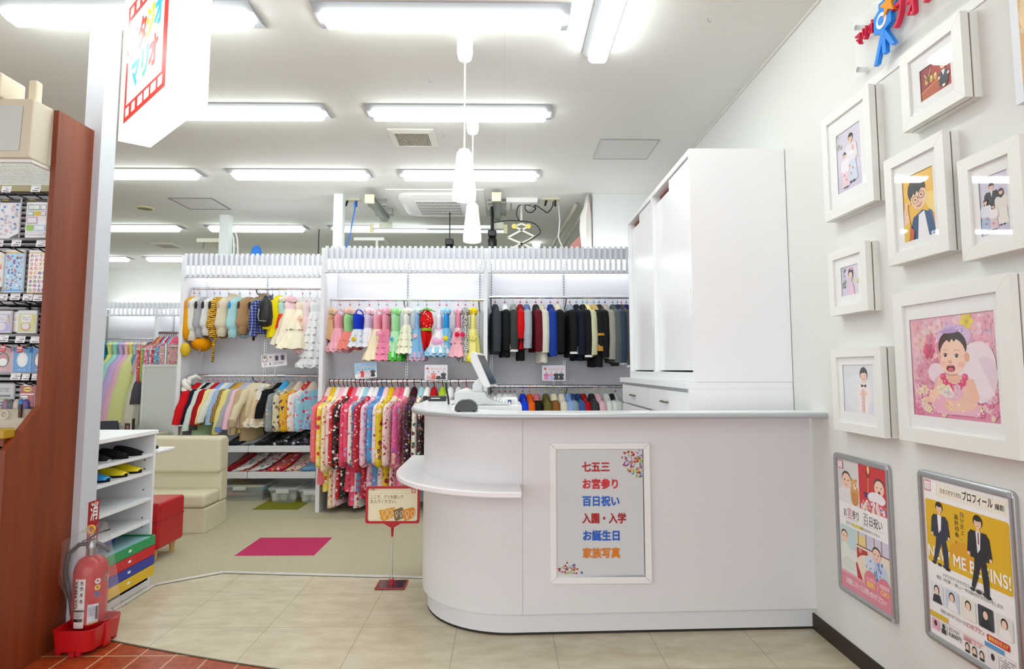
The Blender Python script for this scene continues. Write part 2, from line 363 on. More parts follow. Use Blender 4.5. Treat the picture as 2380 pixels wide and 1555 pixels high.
arc = [Vector((cc.x+rr_*cos(ang0+(ang1-ang0)*i/14), cc.y+rr_*sin(ang0+(ang1-ang0)*i/14), 0)) for i in range(0, 30)]
arc = [p for p in arc if p.y > 1.2]
mb = MB(); pts = [Vector((-2.6, arc[0].y, 0))]+arc+[Vector((1.6, arc[-1].y, 0)), Vector((1.6, strip[-1].y, 0))]+[p for p in strip[::-1]][1:]+[Vector((-2.6, strip[0].y, 0))]
mb.prism([(p.x, p.y, -.05) for p in pts], (0, 0, .05)); o = struct('floor', mb, floor_tiles())
mb = MB().box(-9, 1.6, -3, 4.0, -.06, -.0015); struct('floor', mb, red_tiles())
mb = MB(); pts = strip+[Vector((1.6, 12, 0)), Vector((-9, 12, 0)), Vector((-9, strip[0].y, 0))]
mb.prism([(p.x, p.y, -.05) for p in pts], (0, 0, .054)); struct('floor', mb, carpet('#c2baa0', '#a39a7e', 'carpet'))
def squircle(label, col, dark, quad, n):
    mb = MB(); mb.prism([(p.x, p.y, .0035) for p in quad], (0, 0, .0015)); o = mb.build('carpet_tile', carpet(col, dark, n)); tag(o, label, 'carpet tile')
y0 = aZ(640, 1293, 0).y; y1 = aZ(680, 1251, 0).y; xl, xr = -1.805, -1.275
squircle('magenta carpet tile set in the beige carpet near the entrance', '#cc2a66', '#8f1846', [Vector((xl, y0, 0)), Vector((xr, y0, 0)), Vector((xr, y1, 0)), Vector((xl, y1, 0))], 'cmag')
q = aZ(585, 1186, 0), aZ(690, 1188, 0)
squircle('olive green carpet tile in front of the clear storage boxes', '#8c8a06', '#5a5800', [Vector((q[0].x, q[0].y, 0)), Vector((q[1].x, q[0].y, 0)), Vector((q[1].x, q[0].y+.5, 0)), Vector((q[0].x, q[0].y+.5, 0))], 'cgrn')
mb = MB()
for a, b in zip(strip, strip[1:]):
    d = (b-a).normalized(); n = Vector((-d.y, d.x, 0))*.011
    mb.prism([a-n+Vector((0, 0, .004)), b-n+Vector((0, 0, .004)), b+n+Vector((0, 0, .004)), a+n+Vector((0, 0, .004))], (0, 0, .006))
struct('trim_1', mb, M('#e6e6e4', .3, .3))
mb = MB()
for a, b in zip(arc, arc[1:]):
    d = (b-a).normalized(); n = Vector((-d.y, d.x, 0))*.004
    mb.prism([a-n+Vector((0, 0, .0)), b-n, b+n, a+n], (0, 0, .0015))
struct('trim_2', mb, M('#5c5a48', .6))
struct('ceiling', MB().box(-9, 1.62, -1.2, 12, CH, CH+.1), ceiling_mat())
wallm = M('#e1e3df', .85, bump=.12, bs=260)
struct('wall_right', MB().box(XW, XW+.12, -1.0, 12, 0, CH), wallm)
struct('wall_back', MB().box(-9, XW, 10.6, 10.7, 0, CH), wallm)
pw = aZ(1377, 450, CH)
struct('wall_studio', MB().box(pw.x, XW, pw.y, pw.y+.08, 0, CH-.001), M('#e9ecec', .8))
struct('wall_left', MB().box(-9, -8.9, -1, 10.6, 0, CH), wallm)
struct('baseboard_right', MB().box(XW-.008, XW, -.5, 3.02, 0, .075), M('#33291f', .6))
b0, b1 = aZ(1619, 337, CH), aZ(1895, 0, CH)
struct('trim_3', MB().box(XW-.012, XW, 0, 10.6, CH-.012, CH), M('#dcdcd6', .6))
# ------------------------------------------------------------------ ceiling lamps
def batten(x0, x1, y, label, along='x'):
    w, h = (x1-x0), .0
    t = thing('ceiling_light', label, 'ceiling light', ((x0+x1)/2, y, CH), group='fluorescent battens on the ceiling')
    m = MB(); hw = .115
    m.loft([[(x0+e, y-a, CH-z), (x1-e, y-a, CH-z), (x1-e, y+a, CH-z), (x0+e, y+a, CH-z)] for e, a, z in ((0, hw, 0), (0, hw, .006), (.0, .05, .02))])
    m.build('base', M('#9c9ea3', .4), t)
    d = MB(); d.loft([[(x0+e, y-a, CH-z), (x1-e, y-a, CH-z), (x1-e, y+a, CH-z), (x0+e, y+a, CH-z)] for e, a, z in ((.035, .048, .021), (.037, .048, .04), (.05, .034, .058))])
    d.build('diffuser', LM, t, smooth=False)
    return t
LM = M('#f6fffc', .5, emit=LAMP)
rows = [(2.86, [(-.93, .32), (-2.47, -1.22)], 'nearest row'), (3.98, [(-.93, .32), (-2.45, -1.2)], 'second row'), (5.29, [(-.94, .32), (-2.45, -1.2), (-3.98, -2.71)], 'third row'),
        (7.36, [(-3.66, -2.45), (-2.15, -.93), (-5.2, -3.98)], 'fourth row'), (9.46, [(-5.65, -4.4), (-4.15, -2.9), (-7.15, -5.9), (-2.65, -1.4), (-1.15, .1)], 'last row')]
nth = ['first', 'second', 'third', 'fourth', 'fifth']
for Y, xs, rn in rows:
    for i, (a, b) in enumerate(sorted(xs, reverse=True)):
        batten(a, b, Y, f'long white fluorescent batten on the ceiling, {rn} from the camera, {nth[i]} from the right')
e0, e1 = aZ(1368, 110, CH), aZ(1425, 110, CH)
xc = (e0.x+e1.x)/2-.02; ye = aZ(1390, 137, CH-.04).y
t = thing('ceiling_light', 'fluorescent batten running toward the camera above the counter, beside the right wall', 'ceiling light', (xc, ye-.6, CH), group='fluorescent battens on the ceiling')
m = MB(); m.loft([[(xc-a, y, CH-z), (xc+a, y, CH-z), (xc+a, y2, CH-z), (xc-a, y2, CH-z)] for a, y, y2, z in ((.075, ye-1.25, ye, 0), (.075, ye-1.25, ye, .01), (.03, ye-1.25, ye, .055))]); m.build('base', M('#9c9ea3', .4), t)
m = MB(); m.loft([[(xc+.005-a, y, CH-z), (xc+.005+a, y, CH-z), (xc+.005+a, y2, CH-z), (xc+.005-a, y2, CH-z)] for a, y, y2, z in ((.045, ye-1.22, ye-.02, .03), (.05, ye-1.22, ye-.02, .06), (.035, ye-1.2, ye-.04, .085))]); m.build('diffuser', LM, t)
# ------------------------------------------------------------------ pendants
def pendant(px, py, sy0, sy1, label):
    c = aZ(px, py, CH); Y = c.y; x = c.x
    zt, zb = aY(px, sy0, Y).z, aY(px, sy1, Y).z
    t = thing('pendant_lamp', label, 'pendant lamp', (x, Y, CH), group='white pendants over the counter')
    MB().lathe([(.001, -.115), (.012, -.112), (.035, -.095), (.043, -.06), (.043, -.02), (.043, 0)], (x, Y, CH), 24).build('canopy', M('#f4f4f2', .3), t, smooth=True)
    MB().cyl((x, Y, CH-.11), (x, Y, zt), .0045, n=8).build('cord', M('#f2f2f0', .5), t, smooth=True)
    H = zt-zb
    MB().lathe([(.012, 0), (.028, -.006), (.032, -.016)], (x, Y, zt), 24).build('cap', M('#d5dcdf', .3), t, smooth=True)
    MB().lathe([(.03, -.014), (.04, -.025), (.047, -.09*H/.27), (.055, -.16*H/.27), (.0625, -.23*H/.27), (.061, -H+.003), (.05, -H), (.001, -H)], (x, Y, zt), 28, (False, True)).build('lamp_shade', M('#fbfeff', .35, emit=1.6), t, smooth=True)
pendant(1081, 99, 346, 466, 'nearer white glass pendant lamp hanging over the counter')
pendant(1099, 279, 470, 563, 'farther white glass pendant lamp hanging behind the nearer one')
# ------------------------------------------------------------------ ceiling fittings
def panel(q, name, label, cat, edge, face, w=.012, grid=None):
    x0, x1, y0, y1 = q; t = thing(name, label, cat, ((x0+x1)/2, (y0+y1)/2, CH))
    m = MB()
    for a, b, c, d in ((x0, x1, y0, y0+w), (x0, x1, y1-w, y1), (x0, x0+w, y0+w, y1-w), (x1-w, x1, y0+w, y1-w)): m.box(a, b, c, d, CH-.006, CH)
    m.build('frame', edge, t)
    MB().box(x0+w, x1-w, y0+w, y1-w, CH-.003, CH).build('panel', face, t)
    return t
panel((-3.45, -3.0, 6.09, 6.53), 'access_hatch', 'square ceiling access hatch with a dark frame, left of the slatted racks', 'hatch', M('#77787a', .4, .5), M('#dcdcd8', .9), .014)
panel((.735, 1.19, 4.46, 4.89), 'access_hatch', 'square ceiling access hatch with a grey frame above the white wardrobe', 'hatch', M('#a4a6a6', .4, .5), M('#dcdcd8', .9), .008)
def vent(x0, x1, y0, y1, label, b=.045):
    t = thing('ceiling_vent', label, 'vent', ((x0+x1)/2, (y0+y1)/2, CH)); m = MB()
    m.loft([[(x0+e, y0+e, CH-z), (x1-e, y0+e, CH-z), (x1-e, y1-e, CH-z), (x0+e, y1-e, CH-z)] for e, z in ((0, 0), (0, .006), (b, .02), (b, .004))], (False, False)); m.build('frame', M('#dcdbd0', .5), t)
    MB().box(x0+b, x1-b, y0+b, y1-b, CH-.004, CH).build('backing', M('#2c2b26', .9), t)
    m = MB(); n = 18
    for i in range(n+1): x = x0+b+(x1-x0-2*b)*i/n; m.box(x-.0025, x+.0025, y0+b, y1-b, CH-.016, CH-.01)
    for i in range(11): y = y0+b+(y1-y0-2*b)*i/10; m.box(x0+b, x1-b, y-.003, y+.003, CH-.016, CH-.009)
    m.build('grille', M('#c9c7b4', .5), t)
vent(-.86, -.52, 4.28, 4.62, 'square exhaust vent grille on the ceiling between the lamp rows')
v0, v1 = aZ(350, 566, CH), aZ(425, 576, CH)
vent(v0.x+.02, v0.x+.34, v0.y-.05, v0.y+.27, 'small square vent grille on the ceiling above the far left racks', .04)
c = aZ(337, 483, CH); t = thing('ceiling_speaker', 'round cream ceiling speaker left of the access hatch', 'speaker', c)
MB().lathe([(.088, 0), (.088, -.01), (.078, -.016), (.074, -.01)], c, 32, (False, False)).build('rim', M('#d6cfa6', .4), t, smooth=True)
MB().lathe([(.075, -.012), (.001, -.012)], c, 32, (False, False)).build('grille', M('#9c9a88', .8), t)
for (x, y) in ((998, 184), (1030, 311), (1210, 28), (1645, 42)):
    c = aZ(x, y, CH); m = MB(); m.tube([(c.x, c.y, CH), (c.x, c.y, CH-.012), (c.x+.008, c.y, CH-.022), (c.x+.016, c.y, CH-.014)], .0012, 6)
    tag(m.build('ceiling_hook', M('#777777', .3, .8)), {998: 'tiny open metal hook in the ceiling left of the pendant canopy', 1030: 'tiny metal hook in the ceiling right of the exhaust vent', 1210: 'tiny metal hook in the ceiling behind the nearest lamp', 1645: 'tiny metal hook in the ceiling beside the right wall'}[x], 'hook')
# ------------------------------------------------------------------ cassette air conditioner and studio rail system
t = thing('air_conditioner', 'white square ceiling cassette air conditioner behind the pendants', 'air conditioner', (-.68, 6.3, CH))
x0, x1, Y0, Y1 = -1.16, -.2, 5.75, 6.75
MB().box(x0, x1, Y0, Y1, CH-.012, CH).build('panel', M('#e9e9e4', .5), t, bevel=.004)
m = MB(); xx0, xx1, yy0, yy1 = x0+.09, x1-.09, Y0+.09, Y1-.09
def rrect(x0, x1, y0, y1, r, z, n=5): return [(cx+r*cos(a+pi/2*i/n), cy+r*sin(a+pi/2*i/n), z) for cx, cy, a in ((x1-r, y0+r, -pi/2), (x1-r, y1-r, 0), (x0+r, y1-r, pi/2), (x0+r, y0+r, pi)) for i in range(n+1)]
m.loft([rrect(xx0, xx1, yy0, yy1, .12, CH-.012), rrect(xx0, xx1, yy0, yy1, .12, CH-.03), rrect(xx0+.05, xx1-.05, yy0+.05, yy1-.05, .1, CH-.055)]); m.build('body', M('#f0f0ee', .4), t, smooth=True)
gx0, gx1, gy0, gy1 = xx0+.17, xx1-.17, yy0+.14, yy1-.14
MB().box(gx0, gx1, gy0, gy1, CH-.058, CH-.05).build('grille_backing', M('#1d1d1d', .8), t)
m = MB()
for i in range(33): x = gx0+(gx1-gx0)*i/32; m.box(x-.004, x+.004, gy0, gy1, CH-.063, CH-.057)
for i in range(6): y = gy0+(gy1-gy0)*i/5; m.box(gx0, gx1, y-.009, y+.009, CH-.064, CH-.057)
m.build('grille', M('#e7e7e2', .5), t)
for q in ((xx0+.15, xx1-.15, yy0+.015, yy0+.06), (xx0+.15, xx1-.15, yy1-.06, yy1-.015), (xx0+.015, xx0+.06, yy0+.15, yy1-.15), (xx1-.06, xx1-.015, yy0+.15, yy1-.15)):
    m = MB(); m.box(*q, CH-.042, CH-.03); m.build('louver', M('#c2c3c0', .5), t, bevel=.01)
def runner(pn, pf, cap0, label):
    Yn = 5.75; n = aY(*pn, Yn); z = n.z; f = aZ(pf[0], pf[1], z)
    t = thing('ceiling_rail', label, 'rail', (n.x, Yn, z))
    m = MB(); m.box(n.x-.03, n.x+.03, Yn, f.y, z-.035, z+.035); m.box(n.x-.042, n.x+.042, Yn, f.y, z+.025, z+.038); m.build('rail', M('#9aa0a0', .35, .7), t)
    MB().box(n.x-.045, n.x+.045, Yn-.03, Yn, z-.042, z+.045).build('end_cap', M('#e6dfae', .5), t, bevel=.004)
    for y in (Yn+.35, f.y-.1):
        m = MB(); m.box(n.x-.1, n.x+.1, y-.02, y+.02, z+.036, z+.05)
        for s in (-.085, .085): m.cyl((n.x+s, y, z+.02), (n.x+s, y, CH), .006, n=6)
        m.build('bracket', M('#a3a494', .4, .6), t)
    return n, f, z
n1, f1, z1 = runner((860, 464), (893, 512), 1, 'grey ceiling rail with cream end cap left of the air conditioner')
n2, f2, z2 = runner((1154, 459), (1158, 512), 1, 'grey ceiling rail with cream end cap right of the air conditioner')
Yr = min(f1.y, f2.y)-.05; a, b = aY(868, 533, Yr), aY(1178, 533, Yr)
t = thing('cross_rail', 'long double aluminium camera rail hanging under the two ceiling rails', 'rail', ((a.x+b.x)/2, Yr, a.z))
m = MB(); m.box(a.x, b.x, Yr-.025, Yr+.025, a.z+.005, a.z+.045); m.box(a.x, b.x, Yr-.025, Yr+.025, a.z-.045, a.z-.008); m.build('rail', M('#e4e6e6', .3, .3), t, bevel=.004)
for x in (a.x, b.x): MB().box(x-.035, x+.005, Yr-.03, Yr+.03, a.z-.05, a.z+.05).build('end_cap', M('#ded6ab', .5), t)
for x in (n1.x+.01, n2.x):
    m = MB(); m.box(x-.07, x+.07, Yr-.036, Yr-.026, a.z+.01, a.z+.075)
    m.box(x-.03, x+.03, Yr-.03, Yr+.03, a.z+.04, z1-.03)
    for s in (-.045, 0, .045): m.cyl((x+s, Yr-.045, a.z+.04), (x+s, Yr-.034, a.z+.04), .01, n=8)
    m.build('trolley', M('#b9b9a8', .4, .5), t)
# pantograph lamp hanger with cables
c = aY(1212, 465, 6.2); t = thing('pantograph', 'cream scissor pantograph hanging from a white ceiling plate', 'pantograph', (c.x, 6.2, CH))
MB().box(c.x-.16, c.x+.16, 6.05, 6.35, CH-.045, CH).build('mount_plate', M('#eeeeea', .6), t)
m = MB()
for s in (-.11, .1): m.cyl((c.x+s, 6.1, CH-.12), (c.x+s, 6.1, CH-.04), .009, n=8)
m.build('bolt', M('#a5a59a', .3, .7), t)
p0 = aY(1212, 478, 6.2); p1 = aY(1212, 515, 6.2)
MB().cyl((p0.x, 6.2, CH-.04), (p1.x, 6.2, p1.z), .013, n=12).build('post', M('#d9d8ca', .4), t, smooth=True)
m = MB(); wh = []
def bar(m, a, b, w=.018): a, b = Vector(a), Vector(b); d = (b-a).normalized(); n = Vector((-d.z, 0, d.x))*w/2; m.prism([a-n, b-n, b+n, a+n], (0, .012, 0))
L0, R0 = aY(1195, 526, 6.2), aY(1228, 526, 6.2); L1, R1 = aY(1180, 552, 6.2), aY(1243, 550, 6.2); L2, R2 = aY(1212, 570, 6.18), aY(1216, 575, 6.18)
cc_ = aY(1212, 520, 6.2)
for q in ((L0, R1), (R0, L1), (L1, aY(1240, 578, 6.2)), (R1, aY(1184, 580, 6.2)), (cc_, L0), (cc_, R0)): bar(m, *q)
m.build('scissor_arms', M('#e3e0cf', .45), t)
for q in (L0, R0): MB().cyl(q+Vector((0, -.01, .0)), q+Vector((0, .02, 0)), .026, n=16).build('wheel', M('#d9c65c', .4), t, smooth=True)
def cable(pts, Y, r, mat, label, name='cable', cat='cable', anchor=None):
    P = [aY(x, y, Y+(dy[0] if dy else 0)) for x, y, *dy in pts]
    Q = []
    for i in range(len(P)-1):
        p0, p1, p2, p3 = P[max(i-1, 0)], P[i], P[i+1], P[min(i+2, len(P)-1)]
        for k in range(6):
            u = k/6; Q.append(.5*((2*p1)+(p2-p0)*u+(2*p0-5*p1+4*p2-p3)*u*u+(3*p1-p0-3*p2+p3)*u**3))
    Q.append(P[-1]); m = MB(); m.tube(Q, r, 6); return tag(m.build(name, mat, smooth='all'), label, cat)
cable([(1200, 575), (1242, 552), (1256, 538), (1240, 519), (1200, 513), (1168, 514), (1146, 518)], 6.18, .006, BLACK, 'black cable looping from the pantograph to the cross rail')
loop = [(1232+12*cos(t), 482+12*sin(t)) for t in [k*.7 for k in range(18)]]
cable([(1207, 513), (1201, 500), (1204, 482), (1215, 475)]+loop+[(1262, 488), (1273, 494), (1284, 480), (1285, 468)], 6.15, .006, BLACK, 'black cable coiled into a ring beside the pantograph and plugged into the ceiling')
def outlet(px, py, label):
    c = aZ(px, py, CH); t = thing('ceiling_outlet', label, 'outlet', c)
    MB().box(c.x-.09, c.x+.09, c.y-.04, c.y+.06, CH-.018, CH).build('plate', M('#d7d1b2', .5), t, bevel=.003)
    MB().cyl((c.x-.06, c.y-.01, CH-.075), (c.x-.045, c.y, CH-.018), .012, n=8).build('plug', BLACK, t)
    MB().cyl((c.x+.045, c.y, CH-.08), (c.x+.045, c.y, CH-.018), .013, n=8).build('plug', M('#1d4fb0' if px < 1000 else '#1c1c1c', .4), t)
outlet(818, 463, 'cream ceiling outlet with black and blue plugs left of the air conditioner')
outlet(1280, 462, 'cream ceiling outlet with two black plugs right of the pantograph')
cable([(824, 470), (825, 482), (822, 500), (818, 520), (814, 545), (806, 572), (804, 600)], 5.98, .008, M('#2565c0', .4), 'blue cable hanging from the ceiling outlet down behind the rack')
for px0, px1, yy, lab in ((776, 797, 450, 'white square post rising behind the middle rack to the ceiling'), (511, 533, 499, 'white square post rising behind the left rack to the ceiling')):
    a, b = aZ(px0, yy, CH), aZ(px1, yy, CH)
    tag(MB().box(a.x, b.x, a.y, a.y+.1, 0, CH).build('post', M('#e4ebe9', .6)), lab, 'post')
# white mounting plate with clamp by the left post, black studio lamp heads
c = aZ(475, 556, CH); t = thing('mount_bracket', 'cream ceiling plate with chrome clamp left of the far white post', 'bracket', c)
MB().box(c.x-.08, c.x+.3, c.y-.05, c.y+.35, CH-.05, CH).build('plate', M('#e2e0cf', .6), t)
MB().cyl((c.x+.3, c.y, CH-.38), (c.x+.3, c.y, CH-.05), .018, n=10).build('tube', M('#8b8c8a', .3, .7), t, smooth=True)
for s in (0, .16): MB().cyl((c.x+s, c.y-.02, CH-.13), (c.x+s, c.y-.02, CH-.05), .01, n=8).build('bolt', M('#8b8c8a', .3, .7), t)
c = aZ(866, 552, CH); t = thing('mount_bracket', 'white ceiling plate with a short clamp pole above the middle rack', 'bracket', (c.x, c.y, CH))
MB().box(c.x-.25, c.x+.15, c.y, c.y+.35, CH-.04, CH).build('plate', M('#e9e9e6', .6), t)
MB().cyl((c.x+.06, c.y, CH-.35), (c.x+.06, c.y, CH-.04), .02, n=10).build('tube', M('#d6d6cc', .4), t, smooth=True)
MB().box(c.x-.13, c.x-.02, c.y-.06, c.y+.06, CH-.34, CH-.2).build('lamp_head', BLACK, t, bevel=.02)
for px, py, lab in ((1144, 548, 'black studio lamp head under the cross rail'), (1045, 568, 'black lamp clamp just above the slatted valance')):
    c = aY(px, py, 6.4); t = thing('studio_lamp', lab, 'studio lamp', c)
    MB().box(c.x-.045, c.x+.045, 6.33, 6.45, c.z-.02, c.z+.05).build('body', BLACK, t, bevel=.015)
    m = MB(); m.lathe([(.03, -.02), (.05, -.04), (.05, -.11), (.04, -.2)], (c.x, 6.4, c.z), 14); m.build('reflector', BLACK, t, smooth=True)
    if px < 1100: MB().cyl((c.x, 6.4, c.z+.04), (c.x, 6.4, CH), .006, n=8).build('rod', BLACK, t)
    if px > 1100: MB().cyl((c.x, 6.4, c.z+.04), (c.x, 6.4, CH), .018, n=8).build('mount', BLACK, t)
cable([(742, 533), (741, 552), (740, 590)], 6.9, .008, M('#333333', .5), 'thin black rod hanging from the ceiling above the left rack', 'ceiling_rod', 'rod')
cable([(535, 540), (543, 556), (543, 600)], 6.9, .008, M('#f0f0ee', .5), 'white cable hanging right of the far post, the nearer of two')
cable([(547, 540), (552, 560), (553, 600)], 6.9, .008, M('#f0f0ee', .5), 'white cable hanging right of the far post, the farther of two')
cable([(1298, 463), (1299, 490), (1301, 510), (1300, 530), (1298, 550), (1303, 565), (1310, 580)], 6.3, .008, M('#f0f0ee', .6), 'knotted white rope hanging from the ceiling right of the pantograph', 'rope', 'rope')
a = aY(597, 571, 6.6); t = thing('blue_cushion', 'bright blue pointed soft top peeking over the left rack', 'prop', (a.x, 6.6, 2.2))
m = MB(); m.lathe([(.16, 2.25-2.2), (.13, .15), (.09, .22), (.045, a.z-2.2-.03), (.02, a.z-2.2)], (a.x, 6.6, 2.2), 12); m.build('body', M('#2f7bd8', .8), t, smooth=True)
MB().box(a.x-.15, a.x+.15, 6.5, 6.7, 0, 2.26).build('stand', WHITE, t)
# backdrop rollers and drapes by the partition, seen through the gap
for i, (q0, q1, lab) in enumerate((((1357, 462), (1230, 520), 'nearest'), ((1340, 475), (1285, 572), 'middle'), ((1363, 480), (1310, 572), 'farthest'))):
    p0, p1 = aY(*q0, 6.2), aY(*q1, 7.6 if i else 7.4)
    m = MB(); m.tube([p0, p1], .02 if i else .024, 8); tag(m.build('backdrop_roller', M('#c7c3b4', .5), smooth='all'), f'grey backdrop roller slanting under the ceiling beside the partition, {lab} of three', 'roller')
a, b = aY(1237, 508, 8.2), aY(1262, 570, 8.2)
m = MB(); m.prism([aY(1240, 508, 8.2), aY(1266, 508, 8.2), aY(1252, 590, 8.2), aY(1237, 590, 8.2)], (0, .05, 0)); tag(m.build('softbox', M('#ffffff', .5, emit=2.5)), 'glowing white studio softbox beyond the pantograph', 'softbox')
m = MB(); rings = []
for i, (xa, xb, y) in enumerate(((1362, 1368, 455), (1356, 1372, 484), (1348, 1374, 505), (1347, 1375, 535), (1352, 1376, 580), (1352, 1376, 600))):
    A, B = aY(xa, y, 5.9), aY(xb, y, 5.9); cx, w = (A.x+B.x)/2, (B.x-A.x)/2
    rings.append([(cx+w*cos(2*pi*k/24)*(1+.1*sin(k*2.6)), 5.9+.06*sin(2*pi*k/24)*(1+.2*cos(k*2.1)), A.z) for k in range(24)])
m.loft(rings); tag(m.build('hanging_cloth', cloth('#e9e6e0'), smooth='all'), 'white cloth draped from the ceiling beside the partition', 'cloth')
m = MB(); dr = [aY(1325, 571, 6.3), aY(1350, 545, 6.3), aY(1366, 530, 6.3), aY(1370, 450, 6.3), aY(1376, 450, 6.3), aY(1376, 600, 6.3), aY(1325, 600, 6.3)]; m.prism([(p.x, p.y, min(p.z, CH)) for p in dr], (0, .04, 0)); tag(m.build('pink_drape', cloth('#e2a09a')), 'pink backdrop cloth behind the white drape', 'cloth')
# ================================================================== COUNTER
def cpath(ox, oy, n=14, back=3.95):
    cx, cy = .03, 3.39; rx, ry = .47+ox, .47+oy
    P = [Vector((XW, 2.975-oy, 0)), Vector((cx, 2.92-oy, 0))]
    P += [Vector((cx-rx*sin(t), cy-ry*cos(t), 0)) for t in [pi/2*i/n for i in range(1, n+1)]]
    return P+[Vector((cx-rx, back, 0))]
inner = [Vector(q) for q in ((-.365, 3.95, 0), (-.365, 3.3, 0), (-.33, 3.14, 0), (-.24, 3.03, 0), (-.1, 2.99, 0), (XW, 2.99, 0))]
T = thing('reception_counter', 'white reception counter with a rounded left end and a low bag shelf', 'counter', (.5, 3.0, 0))
def slab(mb, path, z0, z1): mb.prism([(p.x, p.y, z0) for p in path], (0, 0, z1-z0)); return mb
inb = [Vector(q) for q in ((-.33, 3.95, 0), (-.33, 3.42, 0), (-.28, 3.2, 0), (-.12, 3.1, 0), (.03, 3.06, 0), (XW, 3.06, 0))]
slab(MB(), cpath(0, 0)+inb, .105, 1.022).build('body', M('#dddcde', .4, bump=.02, bs=20), T, smooth=True)
slab(MB(), cpath(-.028, -.028)+inb, .012, .105).build('kick_board', M('#dcdcdf', .45), T, smooth=True)
slab(MB(), cpath(-.03, -.03)+inb, 0, .012).build('base_strip', M('#26221c', .7), T, smooth=True)
outer = cpath(.06, .17)
slab(MB(), outer+[Vector((-.3, 3.95, 0)), Vector((-.3, 3.45, 0)), Vector((-.28, 3.3, 0)), Vector((-.2, 3.14, 0)), Vector((-.05, 2.97, 0)), Vector((.15, 2.93, 0)), Vector((XW, 2.95, 0))], 1.024, 1.05).build('worktop', M('#f2f3f6', .22), T, smooth=True)
m = MB(); rings = []
for i, p in enumerate(outer):
    d = (outer[min(i+1, len(outer)-1)]-outer[max(i-1, 0)]).normalized(); n = Vector((-d.y, d.x, 0)); n = n if n.y < .3 else -n
    n = Vector((d.y, -d.x, 0))*-1
    rings.append([p+n*a+Vector((0, 0, z)) for a, z in ((-.002, 1.0495), (.005, 1.047), (.009, 1.0385), (.008, 1.029), (.004, 1.023), (-.002, 1.022))])
m.loft(rings); m.build('edge_band', M('#b9bfc2', .3, .25), T, smooth=True)
slab(MB(), [p for p in inb]+[Vector((XW, 3.1, 0)), Vector((.93, 3.1, 0)), Vector((.93, 3.55, 0)), Vector((.1, 3.55, 0)), Vector((.1, 3.95, 0))], .93, .95).build('inner_desk', WHITE, T)
slab(MB(), [Vector((.06, 3.95, 0)), Vector((.1, 3.95, 0)), Vector((.1, 3.55, 0)), Vector((.93, 3.55, 0)), Vector((.93, 3.51, 0)), Vector((.06, 3.51, 0))], 0, .93).build('inner_panel', WHITE, T)
zs = .705; sr = aZ(1213, 1141, zs)
sh = [p for p in cpath(.145, .19, back=3.9)[1:]]; sh[0] = Vector((sr.x, sh[0].y, 0))
slab(MB(), sh+[Vector((-.44, 3.9, 0))]+[p+Vector((.02, .02, 0)) for p in cpath(0, 0)[2:-1][::-1]]+[Vector((sr.x, 2.93, 0))], zs-.028, zs).build('bag_shelf', M('#f1f1f4', .25), T, smooth=True, bevel=.006)
m = MB(); yf = 2.9205
for px in (1214,):
    a = aY(px, 975, yf); m.box(a.x-.0008, a.x+.0008, yf-.001, yf+.002, .105, 1.02)
m.build('panel_joint', M('#c4c2c4', .6), T)
# framed menu sign on the counter front
yq = 2.935
def pxr(x0, y0_, x1, y1_, Y): a, b = aY(x0, y0_, Y), aY(x1, y1_, Y); return a.x, b.x, b.z, a.z
x0, x1, z0, z1 = pxr(1277, 1029, 1514, 1354, yq)
t = thing('menu_sign', 'white framed sign listing photo occasions in red, blue and orange on the counter front', 'sign', ((x0+x1)/2, yq, z0))
m = MB(); b = .03; fy = yq-.016
for q in ([(x0, z0), (x1, z0), (x1-b, z0+b), (x0+b, z0+b)], [(x1, z0), (x1, z1), (x1-b, z1-b), (x1-b, z0+b)], [(x1, z1), (x0, z1), (x0+b, z1-b), (x1-b, z1-b)], [(x0, z1), (x0, z0), (x0+b, z0+b), (x0+b, z1-b)]):
    cxq, czq = sum(a for a, _ in q)/4, sum(c for _, c in q)/4
    m.prism([(cxq+(a-cxq)*.998, fy, czq+(c-czq)*.998) for a, c in q], (0, .03, 0))
m.build('frame', M('#ececea', .35), t, bevel=.002)
ix0, ix1, iz0, iz1 = pxr(1295, 1045, 1498, 1336, fy+.006)
A = Art((ix0, fy+.008, iz1), (ix1-ix0, 0, 0), (0, 0, iz0-iz1), (0, -1, 0))
A.rect(0, 0, 1, 1, '#cfd3d5')
def uv(x, y): return (x-1295)/203, (y-1045)/291
rn = random.Random(3); pal = ['#b01020', '#b01020', '#1670d8', '#8fb814', '#d9a51c', '#b01020']
def confetti(cu, cv, r, n):
    for i in range(n):
        A.k += 1
        a, q = rn.uniform(0, 2*pi), r*sqrt(rn.random()); u, v = cu+q*cos(a)/A.asp, cv+q*sin(a)
        if not (0.01 < u < .99 and .008 < v < .992): continue
        c = rn.choice(pal); k = rn.random(); s = rn.uniform(.005, .012)
        if k < .3: A.ell(u, v, s*1.4, s*.8, c, 10, rot=rn.uniform(0, 3), lift=False)
        elif k < .5: A.poly([(u-s*1.3, v+s*.7), (u+s*1.3, v+s*.5), (u+s*.2, v-s*1.2)], c, False)
        elif k < .75: A.line([(u-s, v-s*.6), (u, v+s*.7), (u+s, v-s*.6), (u+s*1.5, v+s*.3)], s*.45, c, False)
        elif k < .88: A.line([(u+s*cos(j), v+s*.7*sin(j)) for j in [i*.9 for i in range(8)]], s*.35, c, False)
        else: A.rect(u-s, v-s*.5, u+s, v+s*.3, c, False)
A.k += 1; confetti(.99, .06, .165, 300); confetti(.11, 1.03, .135, 160)
